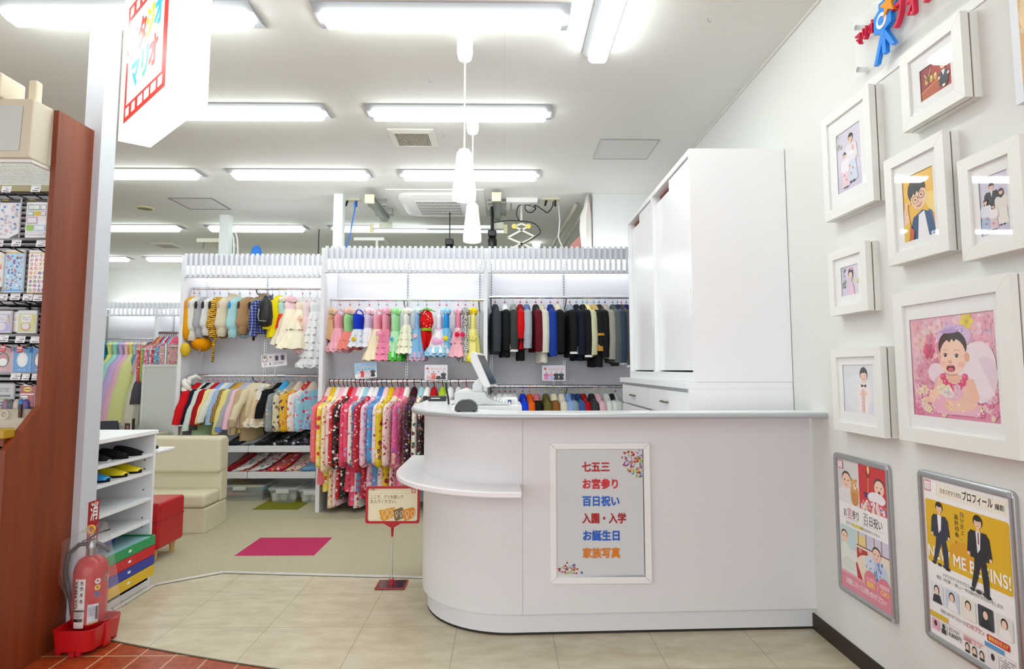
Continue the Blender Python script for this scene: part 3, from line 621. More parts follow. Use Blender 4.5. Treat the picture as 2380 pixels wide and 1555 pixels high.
for s, yb, col, xe in (('七五三', 1098, '#b0141c', 1419), ('お宮参り', 1138, '#cc1020', 1438), ('百日祝い', 1178, '#1260c8', 1441), ('入園・入学', 1218, '#a51014', 1456), ('お誕生日', 1258, '#1458c0', 1440), ('家族写真', 1298, '#d97a10', 1441)):
    u, v = uv(1353, yb-3); A.text(s, u, v, 25/291, col, bold=.034, width=(xe-1353)/203)
A.done('sign_print', t)
# ------------------------------------------------------------------ cash register on its drawer, card reader, display, printer
yd = 3.12
x0, x1 = aY(1050, 950, yd).x, aY(1213, 950, yd).x; zt = aY(1150, 942, yd).z
t = thing('cash_box', 'white cash drawer under the cash register', 'cash drawer', ((x0+x1)/2, yd, .95))
MB().box(x0, x1, yd, yd+.4, .95, zt-.002).build('body', M('#eeeff2', .3), t, bevel=.003)
MB().box(x0+.01, x1-.01, yd+.4, yd+.404, .96, zt-.02).build('drawer_front', M('#dddfe2', .3), t)
Yp = 3.15
def prof(pts, Y, d, s=8.183, ox=980, oy=800): return [aY(ox+x/s, oy+y/s, Y) for x, y in pts], (0, d, 0)
t = thing('cash_register', 'light grey touch-screen cash register seen from its side on the counter', 'cash register', (aY(1110, 940, Yp).x, Yp, zt))
bz = [(622, 1165), (622, 925), (640, 918), (1190, 918), (1215, 950), (1240, 1005), (1300, 1050), (1400, 1085), (1680, 1150), (1690, 1165)]
P_, d_ = prof(bz, Yp, .3); P_ = [Vector((p.x, p.y, max(p.z, zt))) for p in P_]
MB().prism(P_, d_).build('body', M('#cfd3d5', .35), t, bevel=.004)
P_, d_ = prof([(672, 920), (720, 880), (780, 858), (850, 858), (920, 885), (975, 920)], Yp+.06, .2); MB().prism(P_, d_).build('printer_cover', M('#eceeee', .35), t, bevel=.003)
P_, d_ = prof([(965, 930), (968, 765), (1020, 700), (1100, 640), (1165, 700), (1168, 930)], Yp+.1, .1); MB().prism(P_, d_).build('stand', M('#e2e4e6', .35), t, bevel=.008)
P_, d_ = prof([(932, 330), (925, 190), (950, 145), (985, 145), (1040, 185), (1310, 800), (1250, 832), (1170, 805), (1080, 640)], Yp-.0, .27); d_ = Vector((.032, .26, 0)); MB().prism(P_, d_).build('screen_housing', M('#dfe2e4', .3), t, bevel=.006)
a, b2 = aY(980+1049/8.183, 800+205/8.183, Yp), aY(980+1297/8.183, 800+770/8.183, Yp)
n_ = Vector((b2.z-a.z, 0, -(b2.x-a.x))).normalized()*-1; n_ = n_ if n_.x > 0 else -n_
e1, e2 = d_*.06, d_*.94
MB().prism([a+n_*.001+e1, b2+n_*.001+e1, b2+n_*.001+e2, a+n_*.001+e2], n_*.002).build('touch_screen', M('#4b5352', .12), t)
MB().box(aY(1120, 938, Yp).x, aY(1136, 938, Yp).x, Yp-.003, Yp, aY(1120, 940, Yp).z, aY(1120, 938, Yp).z).build('badge', M('#b4b8ba', .4), t)
m = MB(); a, b2 = aY(1150, 930, Yp), aY(1184, 940, Yp)
for i in range(6):
    for j in range(5):
        k = i/5; x = a.x+(b2.x-a.x)*k; z = a.z+(b2.z-a.z)*k; m.box(x-.005, x+.005, Yp+.03+j*.05, Yp+.065+j*.05, z-.002, z+.008)
m.build('keys', M('#f6f6f6', .4), t)
t = thing('card_reader', 'dark grey half-round card reader standing on the worktop edge', 'card reader', aZ(1082, 955, 1.05))
Yc = aZ(1082, 955, 1.05).y-.07
P_, d_ = prof([(622, 1270), (625, 1215), (655, 1165), (705, 1110), (780, 1078), (880, 1068), (950, 1085), (1010, 1130), (1050, 1200), (1056, 1275), (1030, 1282), (640, 1282)], Yc, .09)
dz = 1.054-min(p.z for p in P_); P_ = [p+Vector((0, 0, dz)) for p in P_]
MB().prism(P_, d_).build('body', M('#3b403c', .4), t, bevel=.005)
a, b2, c2 = P_[2], P_[3], P_[4]
m = MB(); n_ = Vector((-.0015, -.0, .0015)); m.prism([a+n_+Vector((0, .008, 0)), b2+n_+Vector((0, .008, 0)), b2+n_+Vector((0, .082, 0)), a+n_+Vector((0, .082, 0))], n_); m.build('key_panel', M('#e6e9e8', .4), t)
m = MB(); n_ = Vector((-.0008, -.0, .0018)); m.prism([b2+n_+Vector((0, .008, 0)), c2+n_+Vector((0, .008, 0)), c2+n_+Vector((0, .082, 0)), b2+n_+Vector((0, .082, 0))], n_); m.build('display', M('#6f93a8', .2), t)
for q in (P_[11].x+.012, P_[10].x-.01):
    for yy in (.013, .078): MB().cyl((q, Yc+yy, 1.05), (q, Yc+yy, 1.056), .006, n=8).build('rubber_foot', BLACK, t)
Yl = 3.8; x0, x1, z0, z1 = pxr(995, 921, 1036, 931, Yl)
t = thing('customer_display', 'flat black price display box on the left end of the worktop', 'display', ((x0+x1)/2, Yl, 1.05))
MB().box(x0, x1, Yl, Yl+.06, 1.05, z1).build('body', M('#1b1b1b', .35), t, bevel=.003)
MB().box(x0+.018, x1-.035, Yl-.002, Yl, z0+.012, z1-.01).build('label_strip', M('#f2f4f4', .5), t)
cable([(1037, 890), (1038, 905), (1041, 922), (1042, 930), (1043, 940)], 3.45, .006, BLACK, 'black cable rising behind the customer display')
Yl = 3.25; x0, x1, z0, z1 = pxr(1165, 925, 1203, 946, Yl)
t = thing('label_printer', 'small white printer with a blue window right of the cash register', 'printer', ((x0+x1)/2, Yl, .95))
MB().box(x0, x1, Yl, Yl+.15, .95, z1).build('body', M('#f0f1f2', .35), t, bevel=.006)
MB().box(x0+.035, x0+.055, Yl-.002, Yl, z1-.03, z1-.01).build('window', M('#3b4f8a', .3), t)
MB().cyl((x0+.066, Yl-.004, z1-.022), (x0+.066, Yl, z1-.022), .012, n=16).build('knob', M('#dfe2e3', .3), t)
# ================================================================== WARDROBE
XE = XW-.004; cx0 = .985; yn, yf_ = 3.12, 4.72; zt = aY(1613, 340, 3.12).z-.012; zb = aY(1625, 888, 3.12).z
t = thing('wardrobe', 'tall white wardrobe with sliding doors beside the right wall', 'wardrobe', ((cx0+XW)/2, (yn+yf_)/2, zb))
th = .022
m = MB(); m.box(cx0, XE, yn, yn+th, zb, zt); m.box(cx0, XE, yf_-th, yf_, zb, zt); m.box(cx0, XE, yn+th, yf_-th, zt-.03, zt); m.box(cx0, XE, yn+th, yf_-th, zb, zb+.05)
ym = (yn+yf_)/2+.03; m.box(cx0, XE, ym-.022, ym+.022, zb+.05, zt-.03); m.build('carcass', LAMI, t)
for (a, b) in ((yn+th, ym-.022), (ym+.022, yf_-th)):
    h = (a+b)/2
    MB().box(cx0+.055, cx0+.07, a, b, zt-.075, zt-.03).build('door_track', M('#8a3a17', .5), t)
    d = MB().box(cx0+.012, cx0+.03, a+.002, h+.03, zb+.06, zt-.034).build('door', LAMI, t)
    e = MB().box(cx0+.033, cx0+.05, h-.03, b-.002, zb+.06, zt-.075).build('door', LAMI, t)
    for dd, yy, xx in ((e, b-.05, cx0+.033), (d, a+.05, cx0+.012)):
        m = MB(); m.box(xx-.004, xx, yy-.008, yy+.008, 1.52, 1.68); m.build('handle', M('#f7f7f7', .3), dd, bevel=.003)
lx = .955; lyf = 4.92
t = thing('base_cabinet', 'white base cabinet with drawers under the wardrobe', 'cabinet', ((lx+XW)/2, 4, 0))
zl = zb-.001
MB().box(lx-.012, XE, yn-.0, lyf, zl-.035, zl).build('top_board', LAMI, t, bevel=.002)
m = MB(); m.box(lx, XE, yn, yn+.02, 0, zl-.035); m.box(lx+.02, XE, lyf-.02, lyf, 0, zl-.035); m.box(lx+.03, XE, yn+.02, lyf-.02, 0, zl-.04); m.build('body', LAMI, t)
for i in range(2):
    a, b = yn+.02+i*.89, yn+.02+(i+1)*.87+.0
    for j, (za, zc) in enumerate(((zl-.19, zl-.055), (zl-.37, zl-.205), (zl-.56, zl-.385))):
        d = MB().box(lx, lx+.02, a+.004, b, za, zc).build('drawer', LAMI, t, bevel=.002)
        if j == 0: m = MB(); yy = (a+b)/2; m.tube([(lx-.001, yy-.055, zc-.07), (lx-.022, yy-.045, zc-.068), (lx-.026, yy, zc-.066), (lx-.022, yy+.045, zc-.068), (lx-.001, yy+.055, zc-.07)], .006, 8); m.build('handle', M('#6c665c', .3, .8), d, smooth=True)
# ================================================================== RIGHT WALL: FRAMES, POSTERS, SIGN
def wallrect(pts, X):      # TL, TR, BL, BR pixels (TR/BR may be outside the picture) -> y_left, y_right, z_bottom, z_top
    P = [aX(*q, X) for q in pts]
    return (P[0].y+P[2].y)/2, (P[1].y+P[3].y)/2, (P[2].z+P[3].z)/2, (P[0].z+P[1].z)/2
def flowers(a, cu, cv, ru, rv, n, cols, smin, smax, seed=1):
    rn = random.Random(seed)
    for i in range(n):
        u, v = cu+rn.uniform(-ru, ru), cv+rn.uniform(-rv, rv); s = rn.uniform(smin, smax); c = rn.choice(cols)
        if not (0 < u-s and u+s < 1 and 0 < v-s and v+s < 1): continue
        L = lin(c)
        def sh(k): return '#'+''.join('%02x' % int(min(255, max(0, int(c.lstrip('#')[j:j+2], 16)*k))) for j in (0, 2, 4))
        for q in range(6): t_ = q*pi/3+i; a.ell(u+s*.6*cos(t_), v+s*.6*sin(t_), s*.5, s*.42, sh(1.0-.03*(q % 3)), 9, rot=t_)
        a.ell(u, v, s*.55, s*.55, sh(.95), 10); a.ell(u+s*.1, v, s*.3, s*.34, sh(.88), 8); a.ell(u, v, s*.13, s*.14, sh(.78), 6)
def art_girls(a):
    a.rect(0, 0, 1, 1, '#d9d4e6'); a.rect(0, .72, 1, 1, '#d0cbe0')
    for i in range(9): a.line([(0, .08*i+.05), (1, .08*i+.03)], .004, '#e6e2ee', i == 0)
    flowers(a, .12, .13, .1, .12, 10, ['#8a9a7a', '#a8b098', '#e8e4ec'], .02, .04, 4)
    person(a, .60, .10, .82, '#2a2022', '#e8e4ea', '#cfdcec', spread=.15, wide=1.3); a.ell(.60, .42, .12, .03, '#f4f0f6'); a.ell(.68, .35, .05, .05, '#e9b8a6')
    person(a, .34, .36, .60, '#33262a', '#f0ecf2', '#e6d2dc', spread=.15, wide=1.3)
    for u, v in ((.52, .62), (.66, .68), (.58, .76), (.3, .74), (.38, .82)): a.ell(u, v, .03, .02, '#d8806e', 8)
def art_armor(a):
    a.rect(0, 0, 1, 1, '#a8201c'); a.rect(0, 0, .35, 1, '#8e1a18', True); a.poly([(0, .72), (.6, .55), (.6, 1), (0, 1)], '#b4501c'); a.poly([(0, .72), (.6, .55), (.6, .6), (0, .78)], '#d07a34')
    for u in (.2, .36, .5): a.ell(u, .45, .06, .12, '#c9a045', 10); a.ell(u, .4, .03, .05, '#f0dc90', 8)
    a.line([(.14, .2), (.22, .36), (.28, .36), (.36, .14)], .03, '#e8d27a'); a.ell(.26, .4, .07, .07, '#6a4a20')
    a.ell(.76, .62, .16, .2, '#1d2440'); a.ell(.76, .82, .14, .12, '#17181e'); a.ell(.76, .27, .09, .11, '#efc9ae'); a.ell(.76, .17, .09, .06, '#f5f3ee')
    a.poly([(.7, .42), (.76, .6), (.82, .42)], '#f4f1f4'); a.ell(.62, .6, .04, .05, '#efc9ae'); a.ell(.91, .6, .04, .05, '#efc9ae'); a.ell(.76, .9, .05, .04, '#f6f4f2')
def art_boy(a):
    a.rect(0, 0, 1, 1, '#f0c04a'); a.poly([(.55, .3), (1, .38), (1, .75), (.8, .6)], '#f6d67c')
    a.poly([(.1, 1), (.3, .66), (.6, .58), (.95, .68), (1, 1)], '#28507e'); a.poly([(.42, 1), (.48, .64), (.66, .6), (.78, 1)], '#efedf2'); a.poly([(.82, .62), (1, .7), (1, .95)], '#e8a33a'); a.poly([(.78, .6), (.9, .64), (.97, .9)], '#305e96')
    a.ell(.44, .25, .29, .2, '#2c2a30', 26, rot=-.2); a.ell(.5, .37, .25, .19, '#f3cdb0', 26, rot=-.2)
    a.poly([(.2, .26), (.28, .12), (.55, .07), (.72, .22), (.7, .27), (.6, .25), (.5, .31), (.46, .27), (.38, .33), (.33, .29), (.28, .36)], '#2c2a30')
    for u, v in ((.4, .4), (.6, .35)):
        a.line([(u+.09*cos(t_)/1, v+.055*sin(t_)) for t_ in [i*pi/8 for i in range(17)]], .007, '#4a3a36'); a.ell(u, v, .03, .012, '#2a2022', 8, rot=-.2)
    a.line([(.48, .385), (.52, .375)], .007, '#4a3a36'); a.line([(.44, .5), (.52, .515), (.6, .47)], .012, '#b0584e'); a.ell(.51, .44, .018, .012, '#e2ac90')
    a.ell(.1, .46, .06, .07, '#f1c8aa'); a.poly([(.02, .5), (.14, .46), (.2, .7), (.14, .98), (0, .98)], '#f1c8aa'); a.poly([(0, .75), (.2, .7), (.3, .98), (0, 1)], '#e4be3e'); a.poly([(.2, .78), (.34, .86), (.3, 1), (.16, 1)], '#c85a34')
    a.line([(.16, .41), (.24, .43)], .03, '#f3cdb0')
def art_family(a):
    a.rect(0, 0, 1, 1, '#cfcbe0'); a.rect(0, .78, 1, 1, '#c6c2da')
    person(a, .42, .13, .72, '#26201f', '#26262e', '#20202a', spread=.12, wide=1.5); a.poly([(.38, .27), (.42, .38), (.46, .27)], '#e8e8ee')
    person(a, .74, .28, .62, '#3a2a26', '#e3ddd8', '#e9e4de', spread=.14, wide=1.5, long=True); person(a, .2, .38, .56, '#2a2022', '#dfe3f0', '#a9bede', spread=.16, wide=1.4); person(a, .46, .5, .44, '#2a2022', '#efe8ee', '#d9c4d0', spread=.15, wide=1.4)
    for u, v in ((.18, .8), (.24, .72), (.44, .82)): a.ell(u, v, .025, .02, '#d8806e', 8)
def art_pinkgirl(a):
    a.rect(0, 0, 1, 1, '#d6cfe6'); a.rect(.6, .0, 1, 1, '#dedae9'); flowers(a, .14, .4, .1, .36, 26, ['#7f8f74', '#9aa88c', '#dfe0e4'], .03, .06, 6)
    a.ell(.9, .55, .07, .08, '#e5e29a', 10); a.poly([(.42, 1), (.46, .58), (.68, .58), (.76, 1)], '#ecc6da'); a.ell(.56, .5, .05, .08, '#f3d2c0'); a.ell(.57, .28, .14, .2, '#33262a'); a.ell(.56, .34, .1, .15, '#f4d3c2')
    a.poly([(.45, .28), (.5, .14), (.62, .14), (.67, .3), (.6, .22), (.5, .24)], '#33262a'); a.ell(.62, .12, .07, .05, '#f0a9c4'); a.ell(.56, .43, .02, .012, '#c8585e'); a.ell(.52, .34, .014, .012, '#2a2022', 6); a.ell(.6, .33, .014, .012, '#2a2022', 6)
def art_tux(a):
    a.rect(0, 0, 1, 1, '#dfe4ec'); a.ell(.5, .6, .45, .4, '#e6eaf0')
    a.poly([(.46, .99), (.44, .62), (.5, .42), (.66, .36), (.82, .4), (.9, .6), (.86, .76), (.8, .78), (.8, .99)], '#f3eae6'); a.poly([(.52, .99), (.56, .45), (.68, .38), (.78, .45), (.78, .99)], '#f7efee'); a.poly([(.6, .99), (.62, .5), (.7, .5), (.7, .99)], '#e8c4c4')
    a.ell(.69, .2, .125, .15, '#3a3336'); a.ell(.69, .245, .1, .125, '#f3d0bc'); a.poly([(.58, .2), (.62, .1), (.74, .08), (.8, .2), (.74, .17), (.66, .17)], '#3a3336')
    a.poly([(.6, .4), (.68, .43), (.76, .4), (.76, .47), (.68, .445), (.6, .47)], '#26262a'); a.ell(.6, .6, .035, .06, '#f3d0bc'); a.ell(.73, .59, .035, .06, '#f3d0bc')
    a.line([(.65, .29), (.69, .305), (.73, .29)], .012, '#b0605a'); a.ell(.65, .235, .014, .009, '#2a2022', 6); a.ell(.73, .235, .014, .009, '#2a2022', 6)
    for v in (.7, .78, .86, .94): a.ell(.61, v, .01, .009, '#6a4a50', 6); a.ell(.68, v-.01, .01, .009, '#6a4a50', 6)
def art_baby(a):
    a.rect(0, 0, 1, 1, '#eab9c8'); a.rect(0, .7, 1, 1, '#e48fae')
    flowers(a, .5, .35, .5, .36, 170, ['#f3cad4', '#efb9c8', '#f6dce2', '#e9a9c0', '#f2c3d6', '#f8e6e6', '#e4c3dc'], .03, .065, 11)
    flowers(a, .22, .38, .16, .28, 26, ['#f4c6cc', '#e9a0b4', '#f6d4d4', '#e58fa8'], .055, .08, 12)
    flowers(a, .8, .3, .18, .26, 22, ['#f7dfe6', '#f0b6c6', '#f6d0da'], .06, .09, 14)
    for u, v, c in ((.7, .075, '#f2dc5a'), (.38, .06, '#d77fc4'), (.1, .1, '#eeb0bc'), (.24, .34, '#d94f7e'), (.87, .38, '#d9476c'), (.13, .22, '#f3c4c4')): flowers(a, u, v, .001, .001, 1, [c], .072, .073, 2)
    flowers(a, .5, .85, .5, .15, 90, ['#ee9ab8', '#f2b3ca', '#e77fa6', '#f7cfdc', '#f6dfc0'], .025, .05, 21)
    a.ell(.78, .52, .2, .26, '#efe3ea', 24, rot=.5); a.ell(.85, .62, .14, .22, '#e9d6e2', 20, rot=.35); a.poly([(.62, .3), (.74, .3), (.96, .75), (.8, .84), (.66, .62)], '#f0e6ee')
    a.ell(.32, .56, .1, .1, '#f0dce6'); a.ell(.55, .21, .2, .12, '#d9bfe2', 22); flowers(a, .55, .17, .14, .03, 14, ['#cdb2e0', '#e8cfe8', '#f0d8e4'], .025, .04, 5)
    a.poly([(.3, .62), (.38, .56), (.56, .6), (.7, .62), (.76, .7), (.8, .96), (.3, .96), (.28, .8)], '#efb7cc')                # dress
    a.poly([(.34, .6), (.41, .62), (.36, .76), (.26, .86), (.18, .84), (.22, .77), (.3, .7)], '#f4cdb6'); a.ell(.2, .83, .05, .03, '#f2c8ae')
    a.poly([(.66, .6), (.75, .62), (.8, .78), (.74, .9), (.58, .93), (.44, .93), (.42, .86), (.56, .82), (.62, .78)], '#f2c8b0'); a.ell(.46, .87, .055, .055, '#f3c8ae'); a.ell(.46, .86, .045, .03, '#f6d2ba')
    for i in range(4): a.ell(.43+.012*i, .85+.014*i, .022, .011, '#eab894', 8)
    a.poly([(.43, .58), (.62, .58), (.6, .66), (.46, .66)], '#eec0a8')
    for i in range(7): t_ = pi*(i+.5)/7; a.ell(.53-.13*cos(t_), .57+.13*sin(t_), .036, .036, '#e0507e', 10, lift=True); a.ell(.52-.13*cos(t_), .56+.13*sin(t_), .012, .012, '#f49ab6', 6)
    flowers(a, .48, .73, .13, .04, 12, ['#f6ecc8', '#f0c8d2', '#f3e9e2'], .028, .04, 9)
    a.ell(.53, .30, .165, .155, '#40332f', 28); a.ell(.53, .40, .152, .175, '#f6d2bd', 30); a.ell(.51, .475, .135, .1, '#f7d5c1', 24); a.ell(.69, .41, .03, .045, '#e9b496', 12); a.ell(.375, .40, .018, .036, '#e9b496', 12)
    a.poly([(.385, .35), (.38, .27), (.42, .2), (.5, .165), (.58, .17), (.66, .22), (.69, .35), (.665, .29), (.63, .245), (.58, .235), (.555, .26), (.53, .23), (.5, .265), (.47, .235), (.43, .26), (.4, .29)], '#40332f')
    a.ell(.5, .155, .12, .02, '#b79ad0', 14)
    a.ell(.42, .47, .035, .028, '#f4c0ae', 14); a.ell(.62, .48, .04, .028, '#f4c0ae', 14)
    for u, v in ((.445, .385), (.575, .395)):
        a.ell(u, v, .03, .017, '#fbf3ee', 14); a.ell(u, v, .02, .018, '#1c1416', 12); a.ell(u-.006, v-.006, .005, .005, '#ffffff', 6)
        a.line([(u-.034, v-.006), (u-.015, v-.017), (u+.012, v-.018), (u+.034, v-.006)], .004, '#4a3430'); a.line([(u-.035, v-.046), (u-.012, v-.054), (u+.014, v-.054), (u+.035, v-.046)], .006, '#d0a08a')
    a.ell(.495, .45, .026, .018, '#ecb399', 12); a.ell(.485, .458, .006, .004, '#a8604e', 6); a.ell(.508, .458, .006, .004, '#a8604e', 6)
    a.ell(.5, .515, .052, .036, '#8d2a2e', 18); a.ell(.5, .528, .032, .02, '#d9707c', 14); a.line([(.475, .489), (.5, .486), (.525, .489)], .006, '#f7e6e0')
    a.line([(.45, .575), (.51, .59), (.58, .57)], .006, '#dca188')
    for i in range(14): rn2 = random.Random(i); a.ell(rn2.uniform(.03, .97), rn2.uniform(.78, .97), .009, .009, '#fff6ee', 6)
FR = M('#e9ebe6', .38, bump=.03, bs=90)
def photo_frame(pts, win, pic, fn, label, bw=.045, X=XW-.055):
    y0, y1, z0, z1 = wallrect(pts, X)        # y0 far (left), y1 near (right)
    t = thing('picture_frame', label, 'picture frame', (XW, (y0+y1)/2, z0))
    m = MB(); O = [(y0, z0), (y1, z0), (y1, z1), (y0, z1)]; I = [(y0-bw, z0+bw), (y1+bw, z0+bw), (y1+bw, z1-bw), (y0-bw, z1-bw)]
    for i in range(4):
        j = (i+1) % 4; q = [O[i], O[j], I[j], I[i]]; cy, cz = sum(a for a, _ in q)/4, sum(c for _, c in q)/4
        m.prism([(X, cy+(a-cy)*.9996, cz+(c-cz)*.9996) for a, c in q], (.026, 0, 0))
    m.build('frame', FR, t, bevel=.0007)
    MB().box(X+.026, X+.031, y1+.004, y0-.004, z0+.004, z1-.004).build('spacer', M('#6d5a4c', .8), t)
    MB().box(X+.031, XW, y1, y0, z0, z1).build('backing_frame', FR, t)
    m = MB(); pu0, pv0, pu1, pv1 = pic
    def uvp(u, v, x): return (x, y0+(y1-y0)*u, z1+(z0-z1)*v)
    xm = X+.010
    Op = [uvp(-0+bw/(y0-y1), bw/(z1-z0), xm), uvp(1-bw/(y0-y1), bw/(z1-z0), xm), uvp(1-bw/(y0-y1), 1-bw/(z1-z0), xm), uvp(bw/(y0-y1), 1-bw/(z1-z0), xm)]
    Ip = [uvp(pu0, pv0, xm), uvp(pu1, pv0, xm), uvp(pu1, pv1, xm), uvp(pu0, pv1, xm)]
    for i in range(4):
        j = (i+1) % 4; m.prism([Op[i], Op[j], Ip[j], Ip[i]], (.002, 0, 0))
    m.build('mat', M('#eff1f1', .8), t)
    a = Art(uvp(pu0, pv0, xm+.0034), Vector(uvp(pu1, pv0, 0))-Vector(uvp(pu0, pv0, 0)), Vector(uvp(pu0, pv1, 0))-Vector(uvp(pu0, pv0, 0)), (-1, 0, 0), step=.00002 if fn is art_baby else .0002)
    fn(a); a.done('photograph', t)
    g = MB(); g.add([uvp(bw/(y0-y1), bw/(z1-z0), X+.006), uvp(1-bw/(y0-y1), bw/(z1-z0), X+.006), uvp(1-bw/(y0-y1), 1-bw/(z1-z0), X+.006), uvp(bw/(y0-y1), 1-bw/(z1-z0), X+.006)], [(0, 1, 2, 3)]); g.build('glass', pane(), t)
photo_frame([(1909, 279), (2014, 198), (1916, 519), (2035, 463)], 0, (.27, .24, .76, .79), art_girls, 'white picture frame with two girls in pale kimonos, topmost left on the right wall', .042)
photo_frame([(2088, 134), (2229, 28), (2100, 307), (2245, 226)], 0, (.29, .34, .78, .73), art_armor, 'white picture frame with a child beside golden armour on red, highest on the right wall', .042)
photo_frame([(2051, 378), (2187, 301), (2067, 619), (2208, 581)], 0, (.27, .24, .78, .82), art_boy, 'white picture frame with a smiling boy in round glasses on yellow', .042)
photo_frame([(2222, 379), (2369, 307), (2239, 610), (2384, 573)], 0, (.29, .25, .74, .8), art_family, 'white picture frame with a standing family of four, cut by the photo edge', .042)
photo_frame([(1925, 588), (2009, 561), (1927, 736), (2018, 721)], 0, (.29, .28, .74, .72), art_pinkgirl, 'small white picture frame with a girl in pink beside ivy', .038)
photo_frame([(1936, 813), (2047, 802), (1932, 999), (2053, 1016)], 0, (.2, .2, .8, .76), art_tux, 'small white picture frame with a boy in a white suit and bow tie', .038)
photo_frame([(2082, 685), (2350, 629), (2081, 1022), (2367, 1068)], 0, (.14, .19, .86, .82), art_baby, 'large white picture frame with a laughing baby among pink roses', .05)
# --- snap-frame posters
PX = XW-.016
def poster(pts, fn, label, r=.02):
    y0, y1, z0, z1 = wallrect(pts, PX)
    t = thing('poster_frame', label, 'poster', (XW, (y0+y1)/2, z0)); bw = .024
    m = MB(); O = rrect(y1, y0, z0, z1, r, 0); I = rrect(y1+bw, y0-bw, z0+bw, z1-bw, .002, 0); n = len(O)
    ring = [[(x, q[0], q[1]) for q in R] for x, R in ((XW-.001, O), (PX+.004, O), (PX, [((a[0]*.8+b[0]*.2), (a[1]*.8+b[1]*.2)) for a, b in zip(O, I)]), (PX, [((a[0]*.3+b[0]*.7), (a[1]*.3+b[1]*.7)) for a, b in zip(O, I)]), (PX+.005, I), (XW-.006, I))]
    m.loft(ring, (False, False)); m.build('frame', ALU, t, smooth=True)
    for cy, cz in ((y1+.011, z1-.011), (y1+.011, z0+.011)): MB().box(PX-.001, PX+.002, cy-.009, cy+.009, cz-.009, cz+.009).build('corner_cap', CHROME, t, bevel=.003)
    w, h = (y0-y1-2*bw), (z1-z0-2*bw)
    a = Art((XW-.0085, y0-bw, z1-bw), (0, -w, 0), (0, 0, -h), (-1, 0, 0), .00006); fn(a); a.done('poster_print', t, rough=.35)
def babyface(a, u, v, r, hair='#4a3a36', skin='#f3cdb8', laugh=False, tilt=0):
    a.ell(u, v-r*.2, r*1.02/a.asp, r*.95, hair, 20); a.ell(u, v+r*.1, r*.95/a.asp, r*.95, skin, 22)
    for s in (-1, 1): a.ell(u+s*r*.4/a.asp, v, r*.13/a.asp, r*.07 if laugh else r*.12, '#2a2022', 8)
    a.ell(u, v+r*.28, r*.1/a.asp, r*.07, '#e3a892', 8)
    if laugh: a.ell(u, v+r*.58, r*.26/a.asp, r*.2, '#8d2a2e', 12)
    else: a.line([(u-r*.25/a.asp, v+r*.55), (u, v+r*.64), (u+r*.25/a.asp, v+r*.55)], r*.08, '#b8605a')
def film_logo(a, u0, v0, u1, v1):
    a.rect(u0, v0, u1, v1, '#b5182c'); h = v1-v0; w = u1-u0
    a.rect(u0+w*.07, v0+h*.17, u1-w*.07, v1-h*.17, '#fbfbfb')
    for v in (v0+h*.04, v1-h*.13):
        for i in range(6): a.rect(u0+w*(.06+i*.155), v, u0+w*(.15+i*.155), v+h*.09, '#fbfbfb', i == 0)
    a.text('スタジオ', u0+w*.12, v0+h*.48, h*.2, '#c02040', .03, width=w*.76); a.text('マリオ', u0+w*.2, v0+h*.74, h*.22, '#8a4060', .03, width=w*.6)
